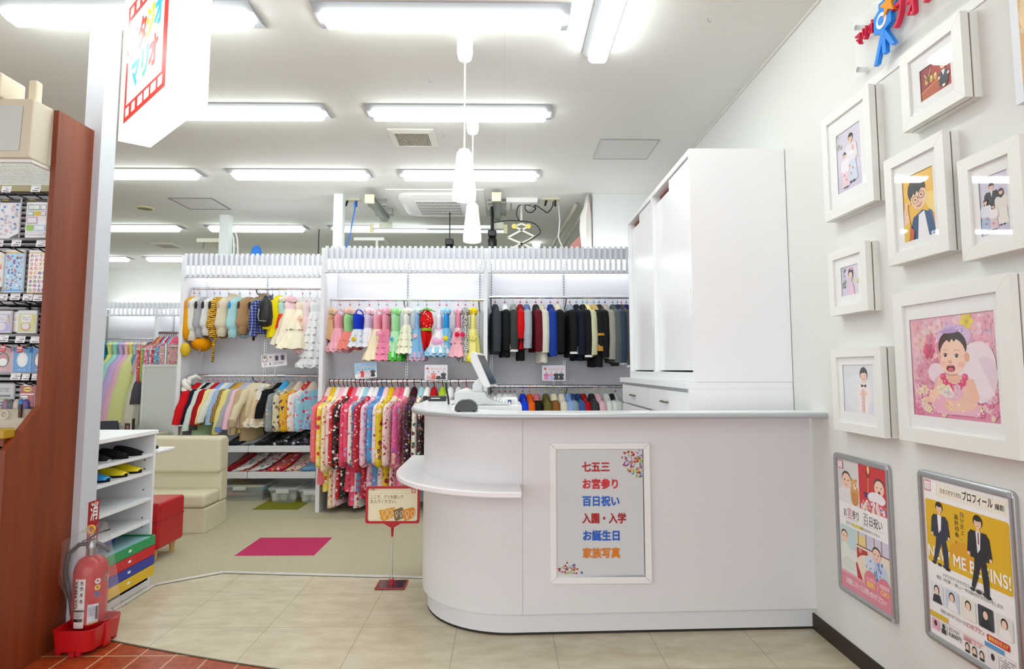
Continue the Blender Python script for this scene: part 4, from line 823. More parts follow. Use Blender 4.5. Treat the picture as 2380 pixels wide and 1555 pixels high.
def art_p1(a):
    a.rect(0, 0, 1, 1, '#f4f2f1'); a.rect(0, 0, .46, .335, '#d9d5d3'); a.rect(.46, 0, 1, .335, '#cc2f36')
    a.poly([(0, .335), (0, .25), (.12, .2), (.34, .22), (.4, .335)], '#e7e5e5'); babyface(a, .19, .155, .062)
    a.ell(.36, .24, .09, .07, '#d49a58', 18); a.ell(.36, .285, .08, .05, '#c98c4a', 16); a.ell(.35, .175, .06, .045, '#dca763', 16); a.ell(.3, .14, .02, .015, '#c98c4a', 10); a.ell(.4, .14, .02, .015, '#c98c4a', 10); a.ell(.37, .19, .03, .02, '#f2e2c4', 10); a.ell(.375, .182, .01, .007, '#3a2a22', 8)
    a.line([(.66, .06), (.64, .2)], .012, '#c9963c'); a.ell(.65, .055, .05, .035, '#a02818'); a.ell(.66, .03, .02, .03, '#f2e0a0'); a.poly([(.55, .2), (.75, .2), (.73, .24), (.57, .24)], '#5b2a68')
    babyface(a, .86, .14, .06, laugh=True); a.ell(.8, .225, .17, .045, '#eeeaf0', 20)
    a.poly([(.46, .335), (.6, .26), (.78, .25), (1, .27), (1, .335)], '#e0566e'); flowers(a, .74, .3, .24, .03, 40, ['#f4e6ec', '#e88a4a', '#f2c6d2', '#8a5ab0', '#f6efe0'], .012, .026, 8)
    a.text('お', .1, .435, .07, '#3a3436', width=.07); a.text('宮', .18, .44, .09, '#d98a94', width=.1); a.text('参り', .29, .435, .075, '#3a3436', width=.14); a.text('百', .52, .44, .1, '#8f9296', width=.1); a.text('日祝い', .63, .435, .08, '#3a3436', width=.26)
    a.line([(.08, .452), (.42, .452)], .002, '#d98a94'); a.line([(.5, .452), (.92, .452)], .002, '#8f9296'); a.line([(.28, .487), (.5, .487)], .018, '#f0e23a')
    a.text('生まれてはじめての撮影もおまかせください!', .15, .495, .026, '#4a4446', width=.68)
    a.rect(0, .515, .36, .87, '#c6dbdc'); a.rect(0, .68, .36, .87, '#e4e4e2', True); a.rect(.36, .515, 1, .87, '#e9dccb'); a.rect(.4, .515, 1, .62, '#cfcde0'); a.rect(.4, .54, .55, .62, '#ecd488')
    for u in (.4, .56, .72, .86): a.line([(u, .515), (u, .62)], .008, '#7a3a22')
    a.line([(.36, .62), (1, .62)], .008, '#7a3a22'); a.ell(.1, .73, .1, .085, '#e2ebe0', 18); a.ell(.18, .8, .14, .05, '#d6e2d4', 18); babyface(a, .1, .6, .045)
    a.poly([(.36, .64), (.58, .64), (.6, .7), (.36, .72)], '#b8302c'); a.ell(.43, .655, .03, .02, '#e08a6a')
    a.ell(.6, .76, .25, .09, '#eee0cc', 22); a.ell(.72, .74, .17, .08, '#b9cbe8', 22); a.ell(.62, .71, .1, .05, '#d4dff2', 18); a.ell(.86, .77, .1, .09, '#c4d4ee', 18); flowers(a, .72, .75, .18, .07, 30, ['#5878c0', '#e9eef8', '#7f9ad0'], .01, .02, 3); babyface(a, .76, .63, .05)
    a.poly([(.33, .76), (.36, .76), (.46, .87), (.36, .87)], '#c8202c')
    a.rect(0, .885, 1, 1, '#dc8c9c'); a.rect(0, .87, 1, .885, '#e9a6ae', True); a.text('お気軽にスタッフにお問い合わせください!', .1, .955, .05, '#fdf4f4', .01, width=.8)
    for u, v, s1, s2 in ((.62, .845, 'レンタル', '無料'), (.88, .85, '衣装見学', 'OK!')):
        a.ell(u, v, .125, .075, '#e17d8e', 24); a.text(s1, u, v, .035, '#fbeef0', .01, width=.18, align='c'); a.text(s2, u, v+.045, .05, '#f6e24a', .015, width=.15, align='c')
    film_logo(a, .02, .01, .13, .075)
def art_p2(a):
    a.rect(0, 0, 1, 1, '#f2f1f1'); film_logo(a, .01, .012, .1, .085)
    for i in range(24): a.poly([(.18+i*.034, .02), (.197+i*.034, .02), (.18+i*.034, .105), (.163+i*.034, .105)], '#efe6c8', i == 0)
    a.text('スタジオマリオの', .22, .075, .035, '#2a2626', .012, width=.26); a.text('プロフィール', .49, .078, .062, '#1f1c1c', .02, width=.34); a.text('撮影', .85, .078, .036, '#2a2626', .012, width=.1)
    a.rr(.015, .135, .985, .54, .02, '#e0b412'); a.ell(.5, .42, .2, .08, '#dda012', 20)
    a.text('自分史上、', .46, .2, .0001, '#3a3020')
    for i, ch in enumerate('自分史上、'): a.text(ch, .45, .185+i*.036, .034, '#3a3020', .005, width=.05 if ch != '、' else .02)
    for i, ch in enumerate('最好印象。'): a.text(ch, .385, .21+i*.036, .034, '#3a3020', .005, width=.05 if ch != '。' else .02)
    a.text('NEW ME BEGINS!', .02, .505, .105, '#f7f6f2', .02, width=.95)
    def suit(u, v, h, c, shirt, tie=None):
        person(a, u, v, h, '#241e1e', c, None, wide=1.25)
        a.poly([(u-.055, v+h*.5), (u+.06, v+h*.5), (u+.09, v+h*.74), (u+.085, v+h*.97), (u+.03, v+h*.97), (u+.01, v+h*.62), (u-.03, v+h*.8), (u-.075, v+h*.95), (u-.11, v+h*.93), (u-.07, v+h*.7)], c)
        a.poly([(u-.028, v+h*.2), (u+.026, v+h*.2), (u+.012, v+h*.42), (u-.02, v+h*.48)], shirt)
        if tie: a.line([(u, v+h*.21), (u-.002, v+h*.36)], .009, tie)
        a.ell(u-.1, v+h*.965, .03, .01, '#1c1818'); a.ell(u+.07, v+h*.985, .035, .011, '#1c1818')
    suit(.2, .14, .41, '#2e3246', '#f4f3f3'); suit(.66, .15, .46, '#23242a', '#e8e8ee', '#8a2a34')
    a.text('スタジオマリオのプロフィール撮影で、', .2, .6, .026, '#4a4648', width=.52); a.text('婚活・お仕事──新しい一歩を踏み出すお手伝いをします!', .12, .63, .026, '#4a4648', width=.76)
    for i, (bg, hr, tp) in enumerate((('#e2e5e8', '#2a2426', '#2c2e36'), ('#c8d4e2', '#3a2a26', '#f2efee'), ('#e4e6da', '#2f2422', '#ece4dc'), ('#3c3e44', '#1c1a1c', '#26282e'), ('#dfe0da', '#2a201e', '#f0eeee'))):
        u = .03+i*.192; a.rr(u, .665, u+.165, .79, .01, bg); a.poly([(u+.02, .79), (u+.04, .74), (u+.12, .735), (u+.15, .79)], tp); a.ell(u+.082, .708, .036, .03, hr); a.ell(u+.08, .714, .026, .024, '#f1cdb6')
    a.text('用途にあわせてえらべる', .15, .835, .026, '#4a3a3a', width=.3); a.text('2つのプラン', .46, .837, .036, '#c0283c', .012, width=.2)
    a.rr(.69, .812, .92, .85, .008, '#c8202c'); a.text('最短当日仕上げ', .705, .84, .026, '#f8e86a', .01, width=.2)
    a.rect(.01, .855, .24, .885, '#d8b81c'); a.line([(.01, .888), (.98, .888)], .002, '#d8b0a0'); a.rect(.66, .86, .86, .885, '#5a9bd0')
    a.rect(.03, .9, .12, .965, '#e8a8bc'); a.ell(.075, .925, .02, .018, '#3a2a26'); a.rect(.14, .9, .22, .965, '#cfd4c8'); a.ell(.18, .92, .018, .016, '#26201e'); a.rect(.15, .935, .21, .965, '#3a3c40')
    a.scrib(.24, .9, .38, .925, 3, '#8a8486'); a.text('8,800円', .24, .955, .034, '#2a2626', .01, width=.15)
    a.line([(.42, .9), (.64, .9)], .004, '#d04040'); a.text('証明書レタッチ', .42, .925, .022, '#c04030', .01, width=.2)
    for i in range(3): a.ell(.46+i*.08, .955, .025, .024, '#2c2426'); a.ell(.46+i*.08, .96, .018, .019, '#f1cdb6'); a.rect(.435+i*.08, .975, .485+i*.08, .99, '#2c2e36')
    a.rect(.68, .9, .8, .985, '#e6e4e8'); a.ell(.74, .93, .02, .02, '#3a2a26'); a.scrib(.82, .9, .97, .97, 5, '#9a9296')
poster([(1941, 1053), (2074, 1083), (1942, 1366), (2069, 1443)], art_p1, 'silver framed poster with baby photos, left of the two low posters')
poster([(2138, 1096), (2357, 1139), (2141, 1490), (2380, 1600)], art_p2, 'silver framed yellow poster with two people in dark suits, nearest the camera')
# --- acrylic sign plate with raised letters
X = XW-.035; p = aX(1978, 55, X), aX(1989, 187, X), aX(2250, 0, X)
yl = (p[0].y+p[1].y)/2; zb_ = p[1].z; zt_ = p[0].z; yr = 1.32
t = thing('wall_sign', 'clear acrylic sign plate with red and blue raised lettering high on the right wall', 'sign', (XW, (yl+yr)/2, zb_))
MB().box(X, X+.005, yr, yl, zb_, zt_).build('plate', clear('#f4fafa', .12, .05), t)
for yy in (yl-.03, yr+.03):
    for zz in (zb_+.035, zt_-.04): MB().cyl((X-.004, yy, zz), (XW, yy, zz), .011, n=16).build('standoff', CHROME, t, smooth=True)
MB().box(XW-.006, XW, yr, yl-.02, zb_-.055, zb_-.02).build('wall_strip', M('#e8eae6', .5), t)
def raised(s, y, z, size, bold, mat, name, w=None, skew=0):
    vs, fs, x1 = glyphs(s, bold, .5)
    k = size if not w else w/x1; m = MB(); m.add([(X-.009-p.z*.018, y-p.x*k, z+p.y*size+skew*p.x*k) for p in vs], fs); return m.build(name, mat, t)
RD, BL, ORr = M('#d81848', .3), M('#1a8cf0', .3), M('#f59a10', .3)
k = aX(2000, 88, X), aX(2040, 70, X), aX(2065, 55, X), aX(2085, 70, X), aX(2160, 20, X)
zc = k[0].z-.02; ch = .085
raised('マリオ', aX(1996, 100, X).y, aX(1998, 108, X).z, .06, .015, RD, 'lettering', w=aX(1996, 100, X).y-aX(2041, 60, X).y)
c = aX(2061, 48, X)
m = MB(); hexp = [(.045, -.03), (.045, .035), (.02, .05), (-.02, .05), (-.045, .035), (-.045, -.03), (0, -.045)]
m.prism([(X-.018, c.y-a*1.15, c.z+b) for a, b in hexp], (.018, 0, 0)); m.box(X-.018, X, c.y-.018, c.y+.018, c.z+.05, c.z+.075)
for a, b in ((-.055, -.15), (.0, -.13), (.05, -.12)): xo = X-.0172+a*.01; m.prism([(xo, c.y+.012, c.z-.04), (xo, c.y-.012, c.z-.04), (xo, c.y-a-.01, c.z+b), (xo, c.y-a+.01, c.z+b)], (.017, 0, 0))
m.build('camera_mark', BL, t)
m = MB(); m.cyl((X-.023, c.y, c.z), (X-.012, c.y, c.z), .03, n=20); m.build('lens_ring', M('#eef3f3', .3), t)
m = MB(); m.cyl((X-.025, c.y, c.z), (X-.012, c.y, c.z), .017, n=16); m.build('lens', BL, t)
y_, z_ = aX(2100, 50, X).y, aX(2088, 68, X).z
raised('フォト', aX(2079, 40, X).y, aX(2088, 64, X).z, .115, .02, RD, 'lettering', w=aX(2079, 40, X).y-aX(2180, 0, X).y)
c = aX(2078, 8, X); m = MB(); m.prism([(X-.026, c.y-.05*(1 if i % 2 == 0 else .42)*sin(i*pi/5), c.z+.05*(1 if i % 2 == 0 else .42)*cos(i*pi/5)) for i in range(10)], (.026, 0, 0)); m.build('star', ORr, t)
m = MB(); m.tube([(X-.015, aX(2070, 20, X).y, aX(2070, 20, X).z), (X-.015, aX(2088, 10, X).y, aX(2088, 10, X).z), (X-.015, aX(2098, -8, X).y, aX(2098, -8, X).z)], .006, 8); m.build('swoosh', BL, t)
# --- parchment poster at the right edge of the picture
X = XW-.02; p = aX(2352, 0, X), aX(2362, 245, X)
t = thing('wall_panel', 'white board with a parchment coloured print at the upper right edge', 'board', (XW, p[1].y-.2, p[1].z))
MB().box(X, XW, p[1].y-.5, p[1].y, p[1].z, CH-.02).build('board', M('#e3e8ee', .5), t)
a = Art((X-.001, aX(2372, 100, X).y, CH-.08), (0, -.35, 0), (0, 0, aX(2376, 222, X).z-CH+.08), (-1, 0, 0)); a.rect(0, 0, 1, 1, '#d3a765'); a.rect(.04, .03, .96, .97, '#e0bd84'); flowers(a, .5, .5, .45, .45, 60, ['#dcb478', '#e6c894', '#d2a564'], .04, .08, 3); a.done('parchment_print', t)
# ================================================================== LEFT: DISPLAY STAND, POST, LIGHTBOX SIGN
PXX = -2.02
def woodm():
    m, nt, b = mat_nodes('wood'); N = nt.nodes.new; Lk = nt.links.new
    t = N('ShaderNodeTexCoord'); mp = N('ShaderNodeMapping'); mp.inputs['Scale'].default_value = (14, 14, .9); n = N('ShaderNodeTexNoise'); n.inputs['Scale'].default_value = 1.2; n.inputs['Detail'].default_value = 6
    Lk(t.outputs['Object'], mp.inputs[0]); Lk(mp.outputs[0], n.inputs['Vector']); r = ramp(nt, [(.3, '#6f2e0e'), (.7, '#8a401a')], False); Lk(n.outputs['Fac'], r.inputs[0]); Lk(r.outputs[0], b.inputs['Base Color']); b.inputs['Roughness'].default_value = .5
    return m
WOOD = woodm()
nt_, ft_ = aX(135, 253, PXX), aX(232, 313, PXX); kn1, kn2 = aX(97, 942, PXX), aX(12, 1048, PXX)
yN, yFr, zTp = nt_.y, ft_.y, (nt_.z+ft_.z)/2
yN = (nt_.y+kn1.y)/2
T = thing('display_stand', 'reddish brown wood display stand with a grey slatwall of small goods', 'display stand', (PXX-.4, 2.7, 0))
MB().prism([(PXX, yN, zTp), (PXX, yFr, zTp), (PXX, yFr, 0), (PXX, kn2.y, 0), (PXX, kn2.y, kn2.z), (PXX, yN, kn1.z)], (-.024, 0, 0)).build('side_panel', WOOD, T, bevel=.001)
Ysl = yFr-.02; sx0, sx1 = -2.75, PXX-.025
m = MB(); rings = []; z = .86
while z < 2.2:
    for dy, dz in ((0, 0), (.0, .012), (.016, .016), (.016, .022)): rings.append([(sx0, Ysl+dy-.016, z+dz), (sx1, Ysl+dy-.016, z+dz)])
    z += .026
m.loft(rings, closed=False); m.build('slatwall', M('#9a9da0', .4, 0), T)
MB().box(sx0, sx1, Ysl, Ysl+.02, 0, 2.25).build('back_panel', M('#6a6560', .7), T)
zs1 = aY(5, 1015, 2.6).z
MB().box(sx0, sx1, kn2.y+.02, Ysl-.02, zs1-.03, zs1).build('shelf', WOOD, T)
MB().box(sx0, sx1, kn2.y+.04, Ysl-.02, 0, zs1-.12).build('base', M('#4a3320', .6), T)
hx = PXX-.028
H = [aX(78, 229, hx), aX(65, 366, hx), aX(114, 388, hx), aX(125, 254, hx)]
h = MB().prism(H, (-.7, 0, 0)).build('header_lightbox', M('#cfcab4', .35), T, bevel=.006)
dn = (H[1]-H[0]).normalized(); nn = Vector((0, -dn.z, dn.y)); nn = nn if nn.y < 0 else -nn
A0_, A1_ = H[0]+dn*.035+nn*.001, H[1]-dn*.03+nn*.001
MB().prism([A0_+Vector((-.04, 0, 0)), A1_+Vector((-.04, 0, 0)), A1_+Vector((-.66, 0, 0)), A0_+Vector((-.66, 0, 0))], nn*.002).build('light_panel', M('#c6cfcb', .3), h)
m = MB(); zg = min(H[2].z, H[1].z)-.014; g = (H[1].y+.02, Ysl-.03)
for i in range(46): x = hx-.7+i*.7/45; m.box(x-.0012, x+.0012, g[0], g[1], zg, zg+.012)
for i in range(26): y = g[0]+(g[1]-g[0])*i/25; m.box(hx-.7, hx, y-.0012, y+.0012, zg, zg+.012)
m.build('louver_grid', M('#e6e9e6', .5), T)
MB().box(hx-.68, hx-.012, g[0]+.01, g[1], zg+.012, zg+.0135).build('lamp_panel', M('#f4faf6', .5, emit=1.6), T)
MB().box(sx0, sx1, Ysl-.045, Ysl-.018, zg-.035, zg-.004).build('cornice', M('#b8ae8c', .4), T)
a = aY(84, 190, 2.62); MB().box(a.x-.018, a.x+.018, 2.6, 2.64, H[0].z, a.z).build('support_tube', M('#ddd7bb', .35), T, bevel=.008)
b = aY(28, 192, 2.6); t = thing('cream_unit', 'cream vented box standing on top of the display header', 'box', (b.x-.15, 2.58, H[0].z))
MB().box(b.x-.35, b.x, 2.54, 2.68, H[0].z, b.z+.02).build('body', M('#e2dcc4', .4), t, bevel=.01)
m = MB()
for i in range(4): m.box(b.x-.1, b.x-.015, 2.538, 2.54, b.z-.004-i*.008, b.z-.001-i*.008)
m.build('vent_slots', M('#6b6552', .7), t)
# --- goods on the slatwall
Yg = Ysl-.13
def price(cx, cy, label, hooks=1, sale=False):
    c = aY(cx, cy, Yg-.03); t = thing('display_hook', label, 'hook', (c.x, Ysl-.02, c.z))
    m = MB(); m.box(c.x+.002, c.x+.016, Ysl-.03, Ysl-.018, c.z-.06, c.z-.01); m.tube([(c.x+.01, Ysl-.03, c.z-.03), (c.x+.008, Yg, c.z-.04), (c.x, Yg-.03, c.z-.032), (c.x-.004, Yg-.045, c.z-.02)], .003, 6)
    m.tube([(c.x+.01, Ysl-.03, c.z-.015), (c.x+.008, Yg-.02, c.z-.01)], .0022, 6); m.build('prong', M('#2a2a2a', .3, .7), t, smooth=True)
    w, hh = .044, .030; A = Art((c.x-w/2, Yg-.032, c.z+hh/2), (w, 0, -.0), (-.004, 0, -hh), (0, -1, 0)); A.rect(0, 0, 1, 1, '#e9ecf0'); A.scrib(.12, .1, .85, .25, 1, '#8a9098', seed=int(cx)); A.scrib(.45, .35, .9, .6, 1, '#4a4e55', seed=int(cy)); A.scrib(.2, .68, .8, .92, 1, '#3a3e44', .9, seed=3); A.done('price_tag', t)
    if sale:
        A = Art((c.x-.012, Yg-.034, c.z-.03), (.026, 0, 0), (0, 0, -.03), (0, -1, 0)); A.rect(0, 0, 1, 1, '#c01828'); A.text('Sale', .1, .45, .5, '#ffffff', .02, width=.8); A.scrib(.15, .55, .85, .9, 1, '#f6dede'); A.done('sale_tag', t)
def pack(x0, y0, x1, y1, label, fn, cat='sticker pack', name='sticker_pack', thick=.012, film=True, Y=None):
    Y = Y or Yg; a, b = aY(x0, y0, Y), aY(x1, y1, Y); w, h_ = b.x-a.x, a.z-b.z
    t = thing(name, label, cat, ((a.x+b.x)/2, Y, b.z))
    m = MB(); m.loft([[(a.x+e, Y+q, b.z+e), (b.x-e, Y+q, b.z+e), (b.x-e, Y+q, a.z-e), (a.x+e, Y+q, a.z-e)] for e, q in ((.002, 0), (0, .003), (0, thick*.6), (.003, thick))]); m.build('card', M('#e3e4e6', .5), t)
    A = Art((a.x+.002, Y-.0005, a.z-.002), (w-.004, 0, 0), (0, 0, -(h_-.004)), (0, -1, 0)); fn(A); A.done('print', t)
    if film:
        m = MB(); rn = random.Random(int(x0*7+y0)); n = 6; v = [(a.x+w*i/n, Y-.004-rn.random()*.005, a.z-h_*j/n) for j in range(n+1) for i in range(n+1)]
        m.add(v, [(j*(n+1)+i, j*(n+1)+i+1, (j+1)*(n+1)+i+1, (j+1)*(n+1)+i) for j in range(n) for i in range(n)]); m.build('film', pane(), t, smooth='all')
    return t
def g_dots(cols, hdr='#222222'):
    def f(a):
        a.rect(0, 0, 1, 1, '#dfe2e8'); a.rect(0, 0, 1, .1, hdr); a.text('masking', .08, .05, .05, '#d8d030', .01); rn = random.Random(5); a.k += 1
        for i in range(34): u, v = rn.uniform(.1, .9), rn.uniform(.15, .93); a.ell(u, v, .07, .03, rn.choice(cols), 10)
        a.poly([(.55, 1), (1, 1), (1, .88)], '#222222')
    return f
def g_labels(a):
    a.rect(0, 0, 1, 1, '#e4e8ea'); a.rect(0, 0, 1, .1, '#222222'); a.text('masking', .08, .05, .05, '#d8d030', .01)
    for u, v, w, h_, c in ((.06, .16, .6, .14, '#7aa08a'), (.7, .16, .28, .14, '#a08ab0'), (.06, .33, .3, .12, '#7ab0a8'), (.4, .33, .28, .12, '#d8c020'), (.72, .33, .25, .12, '#c89ab8'), (.06, .48, .5, .17, '#c080b0'), (.06, .68, .34, .15, '#88b83a'), (.46, .68, .5, .15, '#9ac0d8'), (.06, .86, .88, .08, '#c0c0c8')):
        a.rect(u, v, u+w, v+h_, c); a.rect(u+.03, v+.02, u+w-.03, v+h_-.02, '#dfe6e8' if c not in ('#d8c020', '#88b83a') else c)
def g_icons(a):
    a.rect(0, 0, 1, 1, '#a8d4ee'); a.rect(0, 0, 1, .05, '#e4e4e4'); a.rect(0, .05, 1, .08, '#d8b020'); rn = random.Random(8); a.k += 1
    for i in range(70):
        u, v = rn.uniform(.08, .92), rn.uniform(.12, .94); c = rn.choice(['#d8283a', '#2a6ad0', '#e8902a', '#7a3a9a', '#f4f4f8', '#38a0c8', '#e06a90', '#283038'])
        if rn.random() < .5: a.ell(u, v, rn.uniform(.03, .09), rn.uniform(.012, .03), c, 10, rot=rn.uniform(0, 3))
        else: s = rn.uniform(.02, .06); a.poly([(u-s, v+s*.4), (u+s, v+s*.3), (u+s*.4, v-s*.6), (u-s*.6, v-s*.4)], c)
    a.rect(.02, .94, .98, .97, '#3a90d8')
def g_kana(a):
    a.rect(0, 0, 1, 1, '#f2efe6'); a.rect(0, 0, 1, .05, '#e2e2e0'); a.rect(0, .05, 1, .075, '#d8b020'); a.rect(0, .975, 1, 1, '#e0a818')
    rowsk = ['あいうえ', 'かきくけ', 'さしすせ', 'たちつて', 'なにぬね', 'はひふへ', 'まみむめ', 'やゆよ', 'らりるれ']; cols = ['#b83a9a', '#c8a82a', '#c03a8a', '#2a9a4a', '#d87a2a', '#3a6ac8', '#8a3aa8', '#c82a3a']
    k = 0
    for r_, s in enumerate(rowsk):
        for c_, ch_ in enumerate(s): a.text(ch_, .06+c_*.24, .16+r_*.1, .085, cols[(k*5+r_) % 8], .03, width=.19); k += 1
def g_plain(bg, win=None, ins='#c89aa0'):
    def f(a):
        a.rect(0, 0, 1, 1, bg)
        if win: a.ell(.5, .5, .3, .3, win, 24); a.ell(.5, .5, .24, .25, ins, 20); a.ell(.5, .6, .22, .16, '#dfe8e6', 16)
        a.scrib(.3, .88, .7, .93, 1, '#e8e8ea')
    return f
def g_baggie(bg, mid):
    def f(a):
        a.rect(0, 0, 1, 1, '#d4d8dc'); a.rect(.04, .14, .96, .96, bg); a.rect(.2, .2, .7, .5, '#ecebf0'); a.scrib(.24, .24, .66, .46, 4, '#6a6a78'); a.ell(.45, .72, .26, .18, mid, 22); a.ell(.45, .7, .21, .15, '#d6d4d8', 22); a.line([(.75, .2), (.9, .6)], .05, '#e8d24a')
    return f
for cx, cy, s, lb in ((17, 440, 0, 'top row, left'), (85, 439, 0, 'top row, right'), (40, 565, 0, 'second row, middle'), (-2, 566, 0, 'second row, left edge'), (97, 566, 0, 'second row, against the wood panel'), (8, 691, 0, 'third row, leftmost'), (37, 690, 0, 'third row, second'), (66, 691, 0, 'third row, third'), (90, 692, 0, 'third row, against the panel'), (10, 787, 1, 'fourth row, left'), (49, 789, 1, 'fourth row, middle'), (84, 790, 0, 'fourth row, right'), (38, 875, 0, 'fifth row, left'), (64, 876, 0, 'fifth row, middle'), (82, 876, 0, 'fifth row, right')):
    price(cx, cy, f'black slatwall hook with a white price tag, {lb}' if not s else f'black slatwall hook with price tag and red sale tag, {lb}', sale=bool(s))
pack(1, 461, 43, 555, 'clear pack of grey and blue dotted stickers, top left on the slatwall', g_dots(['#c8b8c4', '#5a94d0', '#b8bcc8', '#d4a8b4', '#c4c8d0']))
pack(63, 460, 106, 553, 'clear pack of colourful label stickers, top right on the slatwall', g_labels)
pack(14, 580, 53, 680, 'light blue sticker sheet with small colourful pictures', g_icons)
pack(68, 581, 106, 682, 'white sticker sheet with colourful kana letters', g_kana)
pack(-30, 582, 5, 678, 'pale yellow sticker sheet cut by the left picture edge', g_dots(['#e8d88a', '#e0a05a', '#d86a5a'], '#e8e4d8'))
pack(-12, 722, 25, 774, 'small purple pack in the third slatwall row, leftmost', g_baggie('#a8a8d8', '#e0dce8'), 'pack', 'craft_pack'); pack(24, 724, 46, 772, 'small pack of white beads in the third slatwall row', g_baggie('#dde0e0', '#e6dcc0'), 'pack', 'craft_pack', Y=Yg+.015)
pack(42, 721, 84, 775, 'green pack with an orange rimmed white disc', g_baggie('#c4cc8c', '#c8702a'), 'pack', 'craft_pack')
pack(-15, 806, 30, 866, 'dusty pink case with an oval window', g_plain('#b8969c', '#4a3c3c', '#b87a80'), 'case', 'photo_case'); pack(32, 806, 73, 866, 'bright blue case with an oval window', g_plain('#3a8ccc', '#c8dcdc', '#e8e4e4'), 'case', 'photo_case'); pack(74, 806, 106, 866, 'darker blue case half hidden by the wood panel', g_plain('#2f74b4', '#303c48', '#c8ccd0'), 'case', 'photo_case')
def g_grey(a):
    a.rect(0, 0, 1, 1, '#b4b8bc'); a.scrib(.2, .12, .8, .3, 3, '#5a5e64')
    for i in range(4): a.rect(.1, .42+i*.13, .85, .5+i*.13, ['#4a4a44', '#8a9068', '#6a5c70', '#3a3c44'][i])
def g_cmd(a):
    a.rect(0, 0, 1, 1, '#a41420'); a.rect(.0, .0, 1, .06, '#e8e4e0'); a.ell(.5, .22, .3, .11, '#f0c820', 20); a.text('Command', .5, .245, .1, '#1c1c1c', .03, width=.46, align='c'); a.rect(.0, .42, 1, .47, '#f0eeee'); a.rr(.05, .52, .55, .85, .03, '#e8eef4'); a.text('強力フック', .08, .68, .12, '#26303c', .02, width=.42); a.rect(.08, .72, .5, .8, '#8ab4e0')
pack(-10, 893, 30, 952, 'grey card of hair clips above the cream bucket', g_grey, 'card', 'clip_card'); pack(48, 893, 79, 945, 'red adhesive hook pack with a yellow oval mark', g_cmd, 'pack', 'hook_pack')
Yb = Yg-.05
a, b = aY(-40, 952, Yb), aY(66, 953, Yb); z0b = aY(10, 1010, Yb).z; z0b = zs1
t = thing('metal_bucket', 'cream metal basket holding small packets on the stand shelf', 'basket', ((a.x+b.x)/2, Yb, z0b))
m = MB(); zt_b = aY(30, 952, Yb).z; xa, xb = a.x-.05, b.x+.02
def br(x0, x1, y0, y1, z): return rrect(x0, x1, y0, y1, .03, z)
m.loft([br(xa+.05, xb-.05, Yb+.02, Yb+.10, z0b), br(xa+.025, xb-.025, Yb+.01, Yb+.11, (z0b+zt_b)/2), br(xa, xb, Yb, Yb+.12, zt_b), br(xa-.004, xb+.004, Yb-.004, Yb+.124, zt_b+.003), br(xa+.004, xb-.004, Yb+.004, Yb+.116, zt_b)], (True, False)); m.build('body', M('#d9d2bf', .5), t, smooth=True)
m = MB(); rc = aY(11, 964, Yb-.004); m.tube([(rc.x+.018*cos(i*pi/8), Yb-.006, rc.z+.017*sin(i*pi/8)) for i in range(17)], .0025, 6); m.build('ring_handle', M('#e2dccb', .4), t, smooth=True)
for i, (px, c, lb) in enumerate(((8, '#8a6a7a', 'mauve'), (34, '#c8b8a8', 'beige'), (44, '#3a78b8', 'blue'), (55, '#5a4a90', 'violet'), (20, '#55585c', 'grey'))):
    q = aY(px, 930, Yb+.03); m = MB(); m.loft([[(q.x+r_*cos(k*pi/5), Yb+.045+r_*.6*sin(k*pi/5), zz) for k in range(10)] for r_, zz in ((.014, z0b+.02), (.018, zt_b), (.016, q.z-.01), (.006, q.z+.004))]); tag(m.build('pouch', M(c, .4), smooth='all'), f'small {lb} packet standing in the cream basket', 'packet')
m = MB(); q = aY(48, 955, Yb-.008); m.box(q.x-.006, q.x+.006, Yb-.014, Yb-.006, q.z-.03, q.z+.03); tag(m.build('wooden_clip', M('#4a2c1c', .5)), 'dark clip on the rim of the cream basket', 'clip')
a, b = aY(-30, 994, 2.56), aY(37, 994, 2.56); MBx = MB().box(a.x, b.x, 2.5, 2.56, zs1, a.z); tag(MBx.build('mustard_case', M('#b08a12', .35), bevel=.006), 'mustard yellow flat case in front of the cream basket', 'case')
# --- white post with the fire extinguisher plate
q0, q1, q2 = aZ(232, 60, CH), aZ(265, 43, CH), aZ(298, 66, CH)
pxs = -1.985; py0, py1 = q1.y, aX(240, 860, pxs).y
q = aX(213, 860, pxs)
tag(MB().box(q0.x, pxs, min(q.y, q1.y), py1, 0, CH).build('post', M('#cdd2da', .4)), 'white square post beside the brown display stand', 'post')
A0p, A1p = aX(206, 1168, pxs), aX(231, 1168, pxs); zlo = aX(218, 1290, pxs).z
t = thing('extinguisher_sign', 'red plate with white characters on the post above the fire extinguisher', 'sign', (pxs, (A0p.y+A1p.y)/2, zlo))
MB().box(pxs, pxs+.0015, A0p.y, A1p.y, zlo-.16, A0p.z).build('plate', M('#a81420', .4), t)
a = Art((pxs+.002, A0p.y, A0p.z), (0, A1p.y-A0p.y, 0), (0, 0, zlo-.16-A0p.z), (1, 0, 0))
for i, ch_ in enumerate('消火器'): a.text(ch_, .15, .2+i*.31, .22, '#f4f4f4', .02, width=.7)
a.done('lettering', t)
